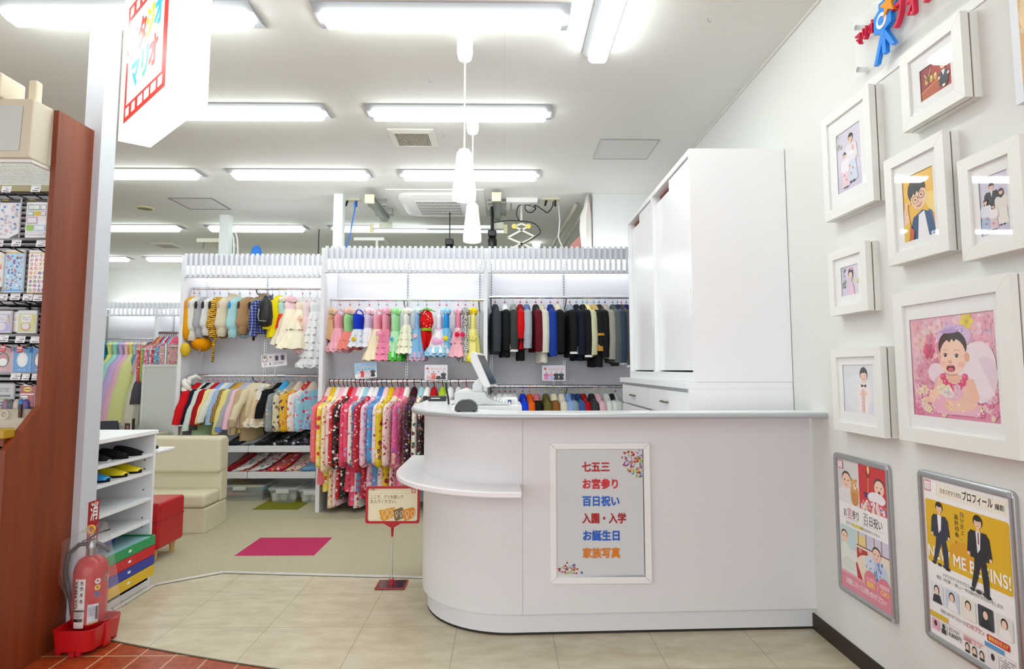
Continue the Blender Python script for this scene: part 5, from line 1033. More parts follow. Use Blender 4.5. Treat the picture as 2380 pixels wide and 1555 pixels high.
# --- hanging lightbox with the shop logo
zs_ = 2.28
Ab, Bb, Cb = aZ(274, 328, zs_), aZ(350, 343, zs_), aZ(483, 243, zs_); Db = Ab+Cb-Bb
t = thing('lightbox_sign', 'glowing white box sign with a red film strip frame and coloured letters', 'sign', (Bb.x, Bb.y, zs_))
zt2 = CH-.001
MB().prism([Ab, Bb, Cb, Db], (0, 0, zt2-zs_)).build('box', M('#fcfdfd', .4, emit=.6), t)
U = Db-Ab; N_ = Vector((U.y, -U.x, 0)).normalized(); N_ = N_ if N_.dot(Vector((0, 0, 0))-Ab) > 0 else -N_
a = Art(Ab+N_*.002+Vector((0, 0, zt2-zs_)), U, (0, 0, zs_-zt2), N_, .0004)
fh = (zt2-zs_)
# logo edges from the photograph, expressed on the face
def onface(px, py):
    r = Vector(ray(px, py)); o = Vector((0, 0, CZ)); k = (Ab+N_*.002-o).dot(N_)/r.dot(N_); p_ = o+r*k
    return (p_-Ab).dot(U)/U.length_squared, (zt2-p_.z)/fh
L0, L1, L2 = onface(286, 288), onface(383, 200), onface(312, 8)
u0, u1, v1_ = L0[0], L1[0], (L0[1]+L1[1])/2; v0_ = L2[1]-.01
a.rect(u0, v0_, u1, v1_, '#ea1e02'); hh = v1_-v0_; wu = (u1-u0)
a.rect(u0+.055*wu, v0_+.14*hh, u1-.09*wu, v1_-.14*hh, '#fdfefe')
for vv in (v0_+.03*hh, v1_-.115*hh):
    for i, ww in enumerate((.09, .09, .12, .12, .12, .1)):
        uu = u0+wu*(.05+i*.157); a.rr(uu, vv, uu+ww*wu, vv+.075*hh, .008, '#fdfefe')
a.rect(u0-.01, v0_+.43*hh, u0+.1*wu, v0_+.49*hh, '#fdfefe')
chs = [('ス', '#f472b0'), ('タ', '#e82004'), ('ジ', '#fcd800'), ('オ', '#10c4f4')]
for i, (ch_, c) in enumerate(chs): a.text(ch_, u0+wu*(.1+i*.195), v0_+(.47-.012*i)*hh, .27*hh, c, .045, width=.2*wu)
for i, (ch_, c) in enumerate((('マ', '#10c4f4'), ('リ', '#22dba0'), ('オ', '#e82004'))): a.text(ch_, u0+wu*(.16+i*.22), v0_+(.75-.012*i)*hh, .27*hh, c, .045, width=.2*wu)
a.done('logo_print', t, emit=.4)
mB = aX(262, 200, pxs)
# ================================================================== FIRE EXTINGUISHER
c = aY(206, 1440, 2.9); c = Vector((c.x, 2.9, .08)); R = 36/1400*c.y*.93; TH = atan2(-c.x, c.y)
t0 = thing('floor_tray', 'red plastic tray on the tiles holding the fire extinguisher', 'tray', (c.x, c.y, 0))
tl, tr_, tf = aZ(99, 1524, .01), aZ(203, 1530, .01), aZ(262, 1500, .01)
tx0, tx1, ty0, ty1 = -1.983, -1.8, 2.755, 2.98
zr = .108
def tr(e, z, r=.03): return rrect(tx0+e, tx1-e, ty0+e, ty1-e, r, z)
m = MB(); m.loft([tr(.008, .018), tr(0, zr), tr(.005, zr), tr(.012, .078)], (True, True)); m.build('basin', M('#c01018', .35), t0, smooth=True)
m = MB()
for x, y in ((tx0+.03, ty0+.03), (tx0+.1, ty0+.01), (tx1-.06, ty0+.02), (tx1-.03, ty1-.03), (tx1-.02, (ty0+ty1)/2)): m.box(x-.012, x+.012, y-.012, y+.012, 0, .02)
m.build('feet', M('#a80c14', .4), t0)
MB().box(tx1-.012, tx1+.005, (ty0+ty1)/2-.02, (ty0+ty1)/2+.02, .005, zr).build('rib', M('#c01018', .35), t0, bevel=.004)
t = thing('fire_extinguisher', 'red fire extinguisher standing in the red tray inside a plastic bag', 'fire extinguisher', c)
zsh = aY(205, 1308, c.y).z; znk = aY(205, 1284, c.y).z
prof_ = [(R*.86, .02-.012), (R*.97, .03-.012), (R, .055-.02), (R, zsh-c.z-.035), (R*.93, zsh-c.z-.008), (R*.72, zsh-c.z+.02), (R*.4, zsh-c.z+.034), (.022, zsh-c.z+.038)]
MB().lathe([(R*.8, 0)]+prof_, c, 36).build('cylinder', M('#b80d16', .22), t, smooth=True)
MB().lathe([(.021, zsh-c.z+.03), (.021, znk-c.z+.02), (.026, znk-c.z+.022), (.026, znk-c.z+.04), (.015, znk-c.z+.06), (.001, znk-c.z+.062)], c, 18).build('valve', M('#9a9c9e', .25, .9), t, smooth=True)
zv = znk+.05
m = MB(); m.loft([[(c.x+x, c.y+s*w, zv+z+h_) for s, h_ in ((-1, 0), (1, 0), (1, .006), (-1, .006))] for x, z, w in ((-.045, -.002, .01), (-.02, .008, .012), (.02, .035, .012), (.07, .05, .009))]); m.build('squeeze_lever', M('#222222', .35), t)
m = MB(); m.loft([[(c.x+x, c.y+s*w, zv+z+h_) for s, h_ in ((-1, 0), (1, 0), (1, .009), (-1, .009))] for x, z, w in ((-.03, -.018, .009), (.0, -.012, .012), (.03, -.015, .012), (.06, -.032, .01), (.075, -.05, .008))]); m.build('carry_handle', M('#222222', .35), t)
m = MB(); m.tube([(c.x-.002+.016*cos(i*pi/8), c.y-.014, zv+.058+.017*sin(i*pi/8)) for i in range(17)], .0048, 8); m.build('safety_pin', M('#e0b010', .35), t, smooth=True)
m = MB(); m.tube([(c.x-.02, c.y, zv-.01), (c.x-.055, c.y-.01, zv-.012), (c.x-.095, c.y-.02, zv-.05), (c.x-.105, c.y-.02, zv-.13), (c.x-.09, c.y-.02, zv-.2), (c.x-.078, c.y-.01, zv-.27), (c.x-.076, c.y, zv-.33)], .0095, 10); m.build('hose', M('#1e1e1e', .45), t, smooth=True)
def wrap(a0, a1, z0, z1, fn, name, rr=None):      # artwork wrapped on the cylinder
    A = Art((0, 0, 0), ((a1-a0)*R, 0, 0), (0, 0, -(z1-z0)), (0, -1, 0), .0); fn(A); m = MB(); m.f = A.mb.f; m.c = A.mb.c; k = 0; w = (a1-a0)*R
    order = {}
    for i, f in enumerate(A.mb.f):
        for v in f: order.setdefault(v, i)
    for i, (x, y, z) in enumerate(A.mb.v):
        an = a0+TH+x/R; rad = R+.0006+.0002*min(order.get(i, 0), 30); m.v.append((c.x+rad*sin(an), c.y-rad*cos(an), z1+z))
    return m.build(name, printed(0, .4), t)
def strip_rect(A, col):
    for i in range(8): A.rect(i/8, 0, (i+1)/8, 1, col, i == 0)
zc0 = c.z
def g_l1(A):
    strip_rect(A, '#e8e6e2'); A.text('YAMATO', .42, .02, .0001, '#1a1a1a')
    vs, fs, x1 = glyphs('YAMATO', .03); A.k += 1; n = len(A.mb.v)
    A.mb.v += [tuple(A.P(.06+p.y*.42, .03+p.x/x1*.56)) for p in vs]
    for f in fs: A.mb.f.append(tuple(i+n for i in f)); A.mb.c.append(lin('#1a1a1a'))
    for v in (.06, .17, .3, .43): A.ell(.72, v, .1, .02, '#2a2a2a', 8); A.line([(.6, v+.03), (.75, v+.05), (.85, v+.02)], .01, '#2a2a2a')
    for i in range(8): A.rect(i/8, .62, (i+1)/8, .66, '#2a2a2a', False)
    A.scrib(.1, .68, .9, .78, 6, '#8a8a86'); A.rect(.1, .8, .5, .86, '#1c1c1c'); A.rect(.5, .8, .9, .86, '#1c1c1c', False)
wrap(-.92, -.27, zc0+.01, aY(190, 1347, c.y-R).z, g_l1, 'instruction_label')
def g_l2(A): strip_rect(A, '#d8e0ea'); A.scrib(.08, .1, .6, .6, 8, '#6a7486'); A.rect(.7, .12, .9, .8, '#3a3e48'); A.rect(.0, .92, .5, 1, '#c8a040'); A.rect(.5, .92, 1, 1, '#c8a040', False)
wrap(-.1, .5, aY(215, 1453, c.y-R).z, aY(215, 1408, c.y-R).z, g_l2, 'data_label')
for i, (col, yy) in enumerate((('#eceaea', 1356), ('#e8d010', 1371), ('#2a5aa8', 1386))):
    zz = aY(215, yy, c.y-R).z
    def g_c(A, col=col): A.circ(.5, .5, .48, col); A.ell(.42, .5, .14, .26, '#222222', 8); A.ell(.66, .45, .1, .16, '#b02020', 8)
    wrap(.28, .52, zz-.012, zz+.013, g_c, 'hazard_mark')
zz = aY(240, 1352, c.y-R).z
def g_g(A): A.circ(.5, .5, .49, '#2a9a78'); A.scrib(.25, .35, .75, .65, 3, '#d8f0e6')
wrap(.9, 1.35, zz-.022, zz+.022, g_g, 'green_seal')
m = MB(); rings = []; rn = random.Random(12)
for i, (xa, xb, yy) in enumerate(((212, 238, 1226), (178, 241, 1240), (141, 245, 1258), (139, 250, 1290), (140, 254, 1320), (143, 259, 1350), (149, 263, 1380), (158, 269, 1410), (168, 273, 1436))):
    A_, B_ = aY(xa, yy, c.y-.02), aY(xb, yy, c.y-.02); cx_, w = (A_.x+B_.x)/2, (B_.x-A_.x)/2
    rings.append([(cx_+w*cos(2*pi*k/40)*(1+.04*rn.uniform(-1, 1)), c.y+(.05+.035*min(1, i/3))*sin(2*pi*k/40)*(1+.22*rn.uniform(-1, 1)), A_.z+.004*rn.uniform(-1, 1)+(.02*cos(2*pi*k/40*3) if i == 0 else 0)) for k in range(40)])
m.loft(rings, (False, False)); o = m.build('plastic_bag', clear('#efe6e6', .11, .2), smooth='all'); tag(o, 'crumpled clear plastic bag draped over the fire extinguisher', 'plastic bag')
# ================================================================== SHOE SHELF, SLIPPERS, TRAYS
sX = aZ(347, 1362, 0).x; sy0, sy1 = py1+.003, aZ(347, 1362, 0).y; zT = aX(352, 1001, sX).z; sd = .36
t = thing('shoe_shelf', 'white open shelf unit for slippers beside the post', 'shelf unit', (sX-sd/2, (sy0+sy1)/2, 0))
m = MB(); th = .018
m.box(sX-sd, sX, sy0, sy0+th, 0, zT-.02); m.box(sX-sd, sX, sy1-th, sy1, 0, zT-.02); m.box(sX-sd, sX-sd+.01, sy0+th, sy1-th, 0, zT-.02); m.build('carcass', M('#eceef2', .35), t, bevel=.001)
MB().box(sX-sd-.005, sX+.008, sy0, sy1+.008, zT-.022, zT).build('top', M('#f4f6f8', .3), t, bevel=.002)
shz = []
for yy in (1056, 1096, 1158, 1210):
    z = aX(345, yy, sX).z; shz.append(z); MB().box(sX-sd+.01, sX-.004, sy0+th, sy1-th, z-.018, z).build('shelf', M('#e9ebef', .35), t, bevel=.001)
zq = .06; shz.append(zq); MB().box(sX-sd+.01, sX-.004, sy0+th, sy1-th, zq-.02, zq).build('shelf', M('#e9ebef', .35), t)
MB().box(sX-.02, sX-.004, sy0+th, sy1-th, 0, aX(352, 1337, sX+.03).z-.001).build('front_panel', M('#eceef2', .35), t)
m = MB()
for z in (.2, .25, .34, .39, .5, .55, .67, .72):
    m.cyl((sX-.05, sy1-th-.002, z), (sX-.05, sy1-th, z), .004, n=8)
    m.cyl((sX-sd+.01, sy0+.08, z-.01), (sX-sd+.012, sy0+.08, z-.01), .004, n=8)
m.build('peg_holes', M('#2a2a2e', .8), t)
L_ = .25
def slipper(y, x, z, sole, up, inner, label, grp, rz=0, s=1.0, strap=None):
    t = thing('slipper', label, 'slipper', (x, y, z), rz, group=grp)
    def out(u): return .038*s*(sin(pi*min(1, max(0, u)))**.25)*(1+.15*cos(pi*(u-1)))
    def prof2(z_, k=1.0, e=0): return [(x0-L_*s/2+L_*s*u+e, sg*out(u)*k, z_) for sg, us in ((-1, [i/12 for i in range(13)]), (1, [1-i/12 for i in range(1, 12)])) for u in us for x0 in (0,)]
    m = MB(); m.loft([prof2(0, .96), prof2(.008, 1), prof2(.016, 1)]); m.build('sole', sole, t, world=False, smooth=True)
    m = MB(); rings = []
    for i in range(9):
        u = .46+.52*i/8; w = out(u)*1.04; hgt = .016+.034*s*(1-((u-.46)/.54)**1.6)+.004
        rings.append([(-L_*s/2+L_*s*u, -w*cos(pi*k/10), .012+(hgt-.012)*sin(pi*k/10)) for k in range(11)])
    m.loft(rings, closed=False); m.build('upper', up, t, world=False, smooth='all', solid=.004)
    MB().prism([(p[0]*.92, p[1]*.86, .0165) for p in prof2(0)], (0, 0, .001)).build('insole', inner, t, world=False)
    return t
BK, YL, LB, GY = cloth('#17171a'), M('#f0dc1a', .4), M('#2a9ae0', .35), cloth('#9a9ea4')
sl = [(0, .30, BK, BK, GY, 'black slipper at the far end of the top shoe shelf'), (0, .22, BK, BK, GY, 'second black slipper from the far end of the top shoe shelf'), (0, .13, BK, BK, GY, 'black slipper in the middle of the top shoe shelf'), (0, .04, M('#b9bcc0', .6), BK, GY, 'grey-soled black slipper nearest the post on the top shoe shelf')]
yy0 = sy0+th
span = sy1-th-yy0
for j, (z, k, so, upm, ins, lb) in enumerate([(shz[0], .84, BK, BK, BK, sl[0][5]), (shz[0], .62, BK, BK, BK, sl[1][5]), (shz[0], .36, M('#b9bcc0', .6), BK, GY, sl[2][5]), (shz[0], .13, M('#b9bcc0', .6), BK, GY, sl[3][5]),
        (shz[1], .85, BK, YL, YL, 'yellow slipper at the far end of the second shoe shelf'), (shz[1], .62, BK, YL, YL, 'yellow slipper beside the blue pair on the second shoe shelf'), (shz[1], .36, BK, LB, GY, 'light blue slipper beside the yellow pair'), (shz[1], .14, BK, LB, GY, 'light blue slipper nearest the post')]):
    slipper(yy0+span*k, sX-.15, z, so, upm, ins, lb, 'slippers on the shoe shelf', rz=0, s=1.08)
q = aX(248, 1215, sX-.05); z = shz[3]
t = thing('brochure_stack', 'black tray holding a stack of grey brochures on the fourth shelf', 'brochures', (sX-.12, yy0+.08, z))
m = MB()
for i in range(9): m.box(sX-.2, sX-.03-.002*(i % 2), yy0+.01, yy0+.1, z+.004+i*.009, z+.011+i*.009)
m.build('brochures', M('#a8acb0', .6), t); MB().box(sX-.2, sX-.05, yy0+.005, yy0+.105, z+.085, z+.095).build('cover', BLACK, t)
zts = [aX(352, y, sX+.03).z for y in (1246, 1268, 1291, 1313, 1337)]
cols = [('#1f9a5c', 'green'), ('#cc1c28', 'red'), ('#2438a0', 'blue'), ('#e0b81c', 'yellow')]
for i, (col, nm) in enumerate(cols):
    z1_, z0_ = zts[i], zts[i+1]+.002; y0_, y1_ = yy0-.0+.03, sy1-th-.004; yN_ = sy1+.03
    t = thing('letter_tray', f'{nm} plastic letter tray, {nth[i]} from the top of the stack on the shoe shelf', 'tray', (sX-.1, (y0_+y1_)/2, z0_))
    m = MB(); xi, xo = sX-.3, sX+.035
    m.box(xi, xo, y0_, y1_, z0_, z0_+.004); m.box(xo-.006, xo, y0_, y1_, z0_+.004, z1_); m.box(xi, xi+.006, y0_, y1_, z0_+.004, z1_); m.box(xi+.006, xo-.006, y0_, y0_+.006, z0_+.004, z1_); m.box(xi+.006, xo-.006, y1_-.006, y1_, z0_+.004, z1_)
    m.build('body', M(col, .35), t, bevel=.001)
    yc = (y0_+y1_)/2+.03; MB().box(xo, xo+.001, yc-.012, yc+.012, (z0_+z1_)/2-.004, (z0_+z1_)/2+.008).build('name_label', M('#f0f0f0', .6), t)
MB_ = MB().box(sX-.29, sX+.025, yy0+.04, sy1-th-.012, zts[1]+.008, zts[0]-.008); tag(MB_.build('paper', M('#9ac4cc', .3)), 'pale blue sheet lying in the green tray', 'paper')
m = MB(); rn = random.Random(4); yb0 = yy0+.2
m.loft([[(sX-.17+.06*cos(2*pi*k/18)*s_*(1+.15*rn.random()), yb0+.16+.13*sin(2*pi*k/18)*s_*(1+.12*rn.random()), zts[0]-.006+z) for k in range(18)] for s_, z in ((.9, 0), (1, .012), (.95, .03), (.6, .045))]); tag(m.build('wipes_pack', M('#1446b8', .25), smooth='all'), 'blue soft pack lying on the green tray', 'pack')
# small shelf board behind the unit
q = aY(352, 1050, sy1+.25); r_ = aY(374, 1050, sy1+.25)
t = thing('side_table', 'small white rounded side table peeking out behind the shoe shelf', 'table', (r_.x-.12, sy1+.3, 0)); MB().box(r_.x-.25, r_.x, sy1+.22, sy1+.42, q.z-.012, q.z+.012).build('tabletop', WHITE, t, bevel=.01); MB().cyl((r_.x-.12, sy1+.32, 0), (r_.x-.12, sy1+.32, q.z-.012), .02, n=12).build('leg', WHITE, t)
MBq = MB().ball((q.x-.01, sy1+.3, q.z+.022), .02, 1.3, 1, .7); tag(MBq.build('black_clip', BLACK, smooth='all'), 'small black object on the white side table', 'clip')
# ================================================================== SOFA AND OTTOMAN
CR = M('#d6d0b4', .42, bump=.05, bs=40)
f0, f1_, = aZ(467, 1241, 0), aZ(533, 1213, 0); sxr = (f0.x+f1_.x)/2; sf, sb = f0.y, f1_.y
zseat = aX(467, 1165, sxr).z+.03; ztop = aX(531, 1011, sxr).z
t = thing('sofa', 'cream vinyl bench sofa with a padded back beside the shoe shelf', 'sofa', ((sxr-.6), (sf+sb)/2, 0)); sl_ = sxr-1.25
MB().box(sl_, sxr, sf, sb-.0, 0, zseat-.1).build('base', CR, t, bevel=.012)
MB().box(sl_, sxr-.0, sf-.015, sb-.12, zseat-.098, zseat+.01).build('seat', CR, t, bevel=.03)
MB().box(sl_, sxr, sb-.115, sb, zseat-.098, ztop-.02).build('back_frame', CR, t, bevel=.015)
MB().box(sl_, sxr+.004, sb-.16, sb-.01, zseat+.13, ztop).build('backrest', CR, t, bevel=.03)
MB().box(sl_+.02, sxr-.02, sf+.02, sb-.02, 0.0, .012).build('plinth', BLACK, t)
l0, l1 = aZ(362, 1309, 0), aZ(411, 1284, 0); ox = (l0.x+l1.x)/2+.02; oy0, oy1 = l0.y-.03, l1.y+.05
ztp = aX(433, 1147, ox).z; zbt = aX(433, 1245, ox).z
t = thing('ottoman', 'red vinyl square stool on light wooden legs in front of the sofa', 'stool', (ox-.22, (oy0+oy1)/2, 0)); RV = M('#b8101c', .35, bump=.08, bs=70)
MB().box(ox-.45, ox, oy0, oy1, zbt, ztp).build('cushion', RV, t, bevel=.018)
m = MB(); zsm = aX(433, 1186, ox).z; c4 = rrect(ox-.4515, ox+.0015, oy0-.0015, oy1+.0015, .018, zsm); m.tube(c4+[c4[0]], .003, 6); m.build('piping', M('#8a0c14', .35), t)
for x, y in ((ox-.05, oy0+.05), (ox-.05, oy1-.05), (ox-.4, oy0+.05), (ox-.4, oy1-.05)): MB().cyl((x, y, 0), (x, y, zbt), .012, .021, 14).build('leg', M('#d0a868', .45), t, smooth=True)
# ================================================================== SHOES-OFF SIGN
Yss = aZ(912, 1362, 0).y; x0, x1, z0, z1 = pxr(851, 1130, 975, 1216, Yss); xc = (x0+x1)/2
t = thing('floor_sign', 'red framed sign on a chrome pole asking visitors to take off shoes', 'sign', (xc, Yss, 0))
REDP = M('#b0101c', .35); m = MB(); O = rrect(x0, x1, z0, z1, .014, 0); I = rrect(x0+.013, x1-.013, z0+.013, z1-.013, .014, 0)
m.loft([[(q[0], yy, q[1]) for q in R_] for yy, R_ in ((Yss-.006, O), (Yss-.006, I), (Yss+.004, I), (Yss+.004, O), (Yss-.006, O))], (False, False)); m.build('frame', REDP, t)
MB().box(x0+.008, x1-.008, Yss+.0, Yss+.003, z0+.008, z1-.008).build('board', M('#e9e0c0', .5), t)
a = Art((x0+.01, Yss-.0005, z1-.01), (x1-x0-.02, 0, 0), (0, 0, -(z1-z0-.02)), (0, -1, 0)); a.rect(0, 0, 1, 1, '#e9e0c0')
a.text('お願い', .05, .075, .065, '#4a4030', .01); a.line([(.04, .17), (.96, .17)], .006, '#b8ac88'); a.text('ここで、クツを脱いで', .05, .32, .125, '#5a4c2c', .012, width=.66); a.text('お入りください。', .05, .45, .125, '#5a4c2c', .012, width=.52)
a.rect(.87, .03, .95, .15, '#c02030'); a.rect(.883, .05, .937, .13, '#e9e0c0'); a.text('スタ', .888, .088, .035, '#a03040', .02, width=.045); a.text('マリ', .888, .122, .035, '#a03040', .02, width=.045)
rn = random.Random(2)
for cu, w_, c_ in ((.4, .16, '#dc9a1c'), (.62, .1, '#7a6440'), (.83, .13, '#dc8a18')):
    for i in range(11): vv = .62+i*.028; a.line([(cu-w_*(.7+.3*rn.random())-.02+i*.004, vv+.07), (cu+w_*(.6+.35*rn.random()), vv-.03)], .045, c_)
for cu, k in ((.34, 1.0), (.45, 1.0), (.58, .6), (.67, .6), (.79, .85), (.9, .85)):
    for r_, dv in ((.085, 0), (.035, .15)): a.line([(cu+r_*k*.5*cos(t_)+.0, .74+(0 if k == 1 else .02)+dv*k+r_*k*1.05*sin(t_)) for t_ in [i*pi/7 for i in range(15)]], .012, '#f6efe0')
a.done('sign_print', t)
MB().prism([(xc-.05, Yss-.006, z0), (xc+.05, Yss-.006, z0), (xc+.012, Yss-.006, z0-.022), (xc-.012, Yss-.006, z0-.022)], (0, .014, 0)).build('clamp', REDP, t)
MB().cyl((xc, Yss, z0-.022), (xc, Yss, z0-.075), .009, .006, 12).build('socket', REDP, t, smooth=True)
MB().cyl((xc, Yss, .03), (xc, Yss, z0-.07), .0055, n=12).build('pole', CHROME, t, smooth=True)
q0, q1, q2, q3 = aZ(875, 1372, 0), aZ(940, 1372, 0), aZ(951, 1351, 0), aZ(893, 1351, 0)
bq = [(xc-.085, q0.y), (xc+.085, q0.y), (xc+.085, q3.y), (xc-.085, q3.y)]
MB().prism([(x, y, .004) for x, y in bq], (0, 0, .005)).build('base', REDP, t, bevel=.001); MB().prism([(xc+(x-xc)*.9, Yss+(y-Yss)*.9+.0, .009) for x, y in bq], (0, 0, .001)).build('base_insert', M('#8a8688', .12, .9), t); MB().box(xc-.012, xc+.012, Yss-.012, Yss+.012, .004, .04).build('foot', REDP, t, bevel=.003)
# ================================================================== CLOTHES RACKS
YF, YB = 5.4, 5.84; YLF, YLB = 5.86, 6.30
RACKM = M('#e4e5ea', .45); PANM = M('#dcdde4', .5); TUBE = M('#ffffff', .5, emit=RLAMP)
def rack(x0, x1, yf, yb, ups, label, left=True, right=True, zt=2.345, zv=2.115, rails=(), name='clothes_rack', shelves=(), pitch=.05, lamp=True):
    t = thing(name, label, 'clothes rack', ((x0+x1)/2, yf, 0)); th = .035
    if left: MB().box(x0, x0+th, yf, yb, 0, zt).build('side_panel', RACKM, t, bevel=.001)
    if right: MB().box(x1-th, x1, yf, yb, 0, zt).build('side_panel', RACKM, t, bevel=.001)
    a, b = x0+(th if left else 0), x1-(th if right else 0)
    MB().box(a, b, yb-.02, yb, 0, zt-.02).build('back_panel', PANM, t)
    m = MB(); n = int((b-a)/pitch)
    for i in range(n+1):
        x = a+.018+(b-a-.036)*i/n; m.box(x-.0115, x+.0115, yf-.028, yf, zv, zt+.012)
    m.box(a, b, yf, yf+.014, zt-.1, zt); m.box(a, b, yf, yf+.02, zv, zv+.03); m.build('slatted_valance', M('#dcdee6', .4), t)
    if lamp:
        MB().box(a+.03, b-.03, yb-.14, yb-.11, zt-.075, zt-.03).build('lamp_tube', TUBE, t)
        MB().box(a+.02, b-.02, yb-.105, yb-.02, zt-.06, zt-.045).build('lamp_base', RACKM, t)
    for x in ups:
        m = MB(); m.box(x-.012, x+.012, yb-.026, yb-.02, .08, zt-.05); m.build('upright', M('#c9cbce', .35, .5), t)
        m = MB(); z = .12
        while z < zt-.08: m.box(x-.003, x+.003, yb-.0275, yb-.0258, z, z+.016); z += .027
        m.build('upright_slots', M('#2b2b2e', .8), t)
    for (ra, rb, yr, zr) in rails:
        MB().cyl((ra, yr, zr), (rb, yr, zr), .0135, n=14).build('hanging_rail', CHROME, t, smooth=True)
        for x in ups:
            if ra-.1 < x < rb+.1:
                m = MB(); m.tube([(x, yb-.025, zr-.1), (x, yb-.1, zr-.085), (x, yr+.02, zr-.045), (x, yr, zr-.014)], .007, 6); m.box(x-.003, x+.003, yb-.07, yb-.025, zr-.16, zr-.06); m.build('bracket', M('#8f9194', .3, .8), t)
    return t
RU_L = aY(600, 671, 6.0); RL_L = aY(600, 873.5, 5.98)
RU_M = aY(940, 697, 5.6); RL_M = aY(940, 886, 5.5)
RU_R = aY(1300, 691, 5.6); RL_R = aY(1300, 898, 5.6)
lx0 = aY(416, 760, YLF).x; dx = aY(743, 760, YF).x
rack(lx0, dx+.0, YLF, YLB, [aY(470, 760, YLB-.02).x, aY(619, 760, YLB-.02).x], 'left white clothes rack with costumes above and folded kimono packs below', right=False, zt=2.36, zv=2.14,
     rails=((aY(446, 671, 6.0).x, dx, 6.0, RU_L.z), (aY(441, 873, 5.98).x, dx, 5.98, RL_L.z)))
mx1 = aY(1133, 760, YF).x
rack(dx, mx1, YF, YB, [aY(780, 760, YB-.02).x, aY(947, 760, YB-.02).x, aY(1115, 760, YB-.02).x], 'middle white clothes rack with party dresses above long kimonos',
     rails=((aY(767, 697, 5.6).x, mx1-.035, 5.6, RU_M.z), (aY(763, 886, 5.5).x, mx1-.035, 5.5, RL_M.z)))
rack(mx1, 1.46, YF, YB, [aY(1142, 760, YB-.02).x, aY(1311, 760, YB-.02).x], 'right white clothes rack with rows of small jackets behind the counter', left=False,
     rails=((mx1+.01, 1.42, 5.6, RU_R.z), (mx1+.01, 1.42, 5.6, RL_R.z)))
MBx = MB().box(dx, dx+.035, YF+.44, YLB, 0, 2.345); tag(MBx.build('divider_panel', RACKM), 'white divider panel between the left and the middle rack', 'panel')
# far racks against the back wall
fz = aY(330, 704, 10.1).z
xa, xb, xc_ = aY(215, 720, 10.1).x, aY(366, 720, 10.1).x, aY(470, 720, 10.1).x
rack(xa, xb, 10.1, 10.55, [aY(247, 760, 10.5).x], 'far white clothes rack with long pastel dresses against the back wall', left=False, zt=fz, zv=aY(330, 735, 10.1).z, rails=((aY(243, 788, 10.3).x, aY(358, 788, 10.3).x, 10.3, aY(300, 788, 10.3).z),), pitch=.07)
rack(xb, xc_, 10.1, 10.55, [aY(402, 760, 10.5).x], 'far white clothes rack right of the pastel dresses, partly hidden', left=False, zt=fz, zv=aY(330, 735, 10.1).z, pitch=.07)
# ------------------------------------------------------------------ shelves with folded packs, storage boxes
dxl = aY(735, 1045, YLF-.03).x
T = bpy.data.objects['clothes_rack']
SH = []
for (y0_, y1_) in ((1036, 1051), (1097, 1112)):
    zt_, zb_ = aY(640, y0_, YLF-.04).z, aY(640, y1_, YLF-.04).z; xj = aY(577, 1045, YLF-.04).x
    for a, b in ((lx0+.04, xj-.004), (xj+.002, dxl)):
        m = MB(); m.box(a, b, YLF-.02, YLB-.03, zb_+.01, zb_+.025); m.box(a, b, YLF-.04, YLF-.02, zb_, zt_); m.build('shelf', RACKM, T, bevel=.001)
    SH.append((zb_+.025, zt_))
def folded(px, w, sh, mats, label, lean, dz=.13, grp=None):
    z = SH[sh][0]; c = aY(px, 1045, YLF+.12); x = c.x
    t = thing('folded_pack', label, 'folded kimono', (x, YLF+.15, z), group=grp); rn = random.Random(int(px))
    for k in range(2):
        m = MB(); rings = []
        for i in range(6):
            u = i/5; y = -.13+.3*u; zz = .012+k*.035+dz*u*u*.8+.02*sin(u*3)
            hw = w/2*(.9+.1*sin(pi*u)); th = .016*(1-.3*u)
            off = lean*u*.16+k*.02
            ring = []
            for j in range(16):
                a_ = 2*pi*j/16; ring.append((off+hw*cos(a_)*(1+.05*rn.uniform(-1, 1)), y, zz+th*sin(a_)*(1+.3*rn.uniform(-1, 1))+hw*.25*lean*cos(a_)))
            rings.append(ring)
        m.loft(rings); m.build('fabric', mats[k % len(mats)], t, world=False, smooth='all')
    m = MB(); v = []; n = 6
    for j in range(n+1):
        for i in range(n+1):
            u, w_ = j/n, i/n-.5; v.append((lean*u*.16+.01+w*1.12*w_, -.135+.32*u, .062+dz*u*u*.8+.02*sin(u*3)+w*1.1*w_*.5*lean+rn.uniform(-.006, .008)))
    m.add(v, [(j*(n+1)+i, j*(n+1)+i+1, (j+1)*(n+1)+i+1, (j+1)*(n+1)+i) for j in range(n) for i in range(n)]); m.build('plastic_sleeve', clear('#ffffff', .12, .12), t, world=False, smooth='all')
FD = 'folded kimono packs in clear sleeves on the rack shelves'
for px, w, mats, lb, ln in ((545, .17, (floral('#1c6fa0', ['#3a90b8', '#144a78', '#d8d0b0'], 18), cloth('#2a2c34')), 'blue folded kimono pack, leftmost on the upper shelf', .5), (580, .16, (floral('#20242a', ['#6ec8c8', '#d0d4cc', '#20242a'], 16), cloth('#8a8c8c')), 'grey and turquoise folded kimono pack, second on the upper shelf', .7), (612, .16, (floral('#202228', ['#b8a070', '#383c48', '#e0dcd0'], 30), cloth('#1c1c20')), 'black and brown folded kimono pack in the middle of the upper shelf', .6), (648, .17, (cloth('#141416'), floral('#16161a', ['#dfe2e0', '#16161a', '#4a6a64'], 20)), 'black and white folded kimono pack on the upper shelf', .6), (682, .17, (cloth('#17171b'), floral('#1a1c30', ['#2c2f6a', '#1a1c24', '#c8c8cc'], 24)), 'black folded kimono pack right of the middle on the upper shelf', .5), (716, .15, (cloth('#131316'), floral('#1a1a22', ['#38386a', '#d0d0d4'], 24)), 'dark folded kimono pack beside the divider on the upper shelf', .35)):
    folded(px, w, 0, mats, lb, ln, grp=FD)
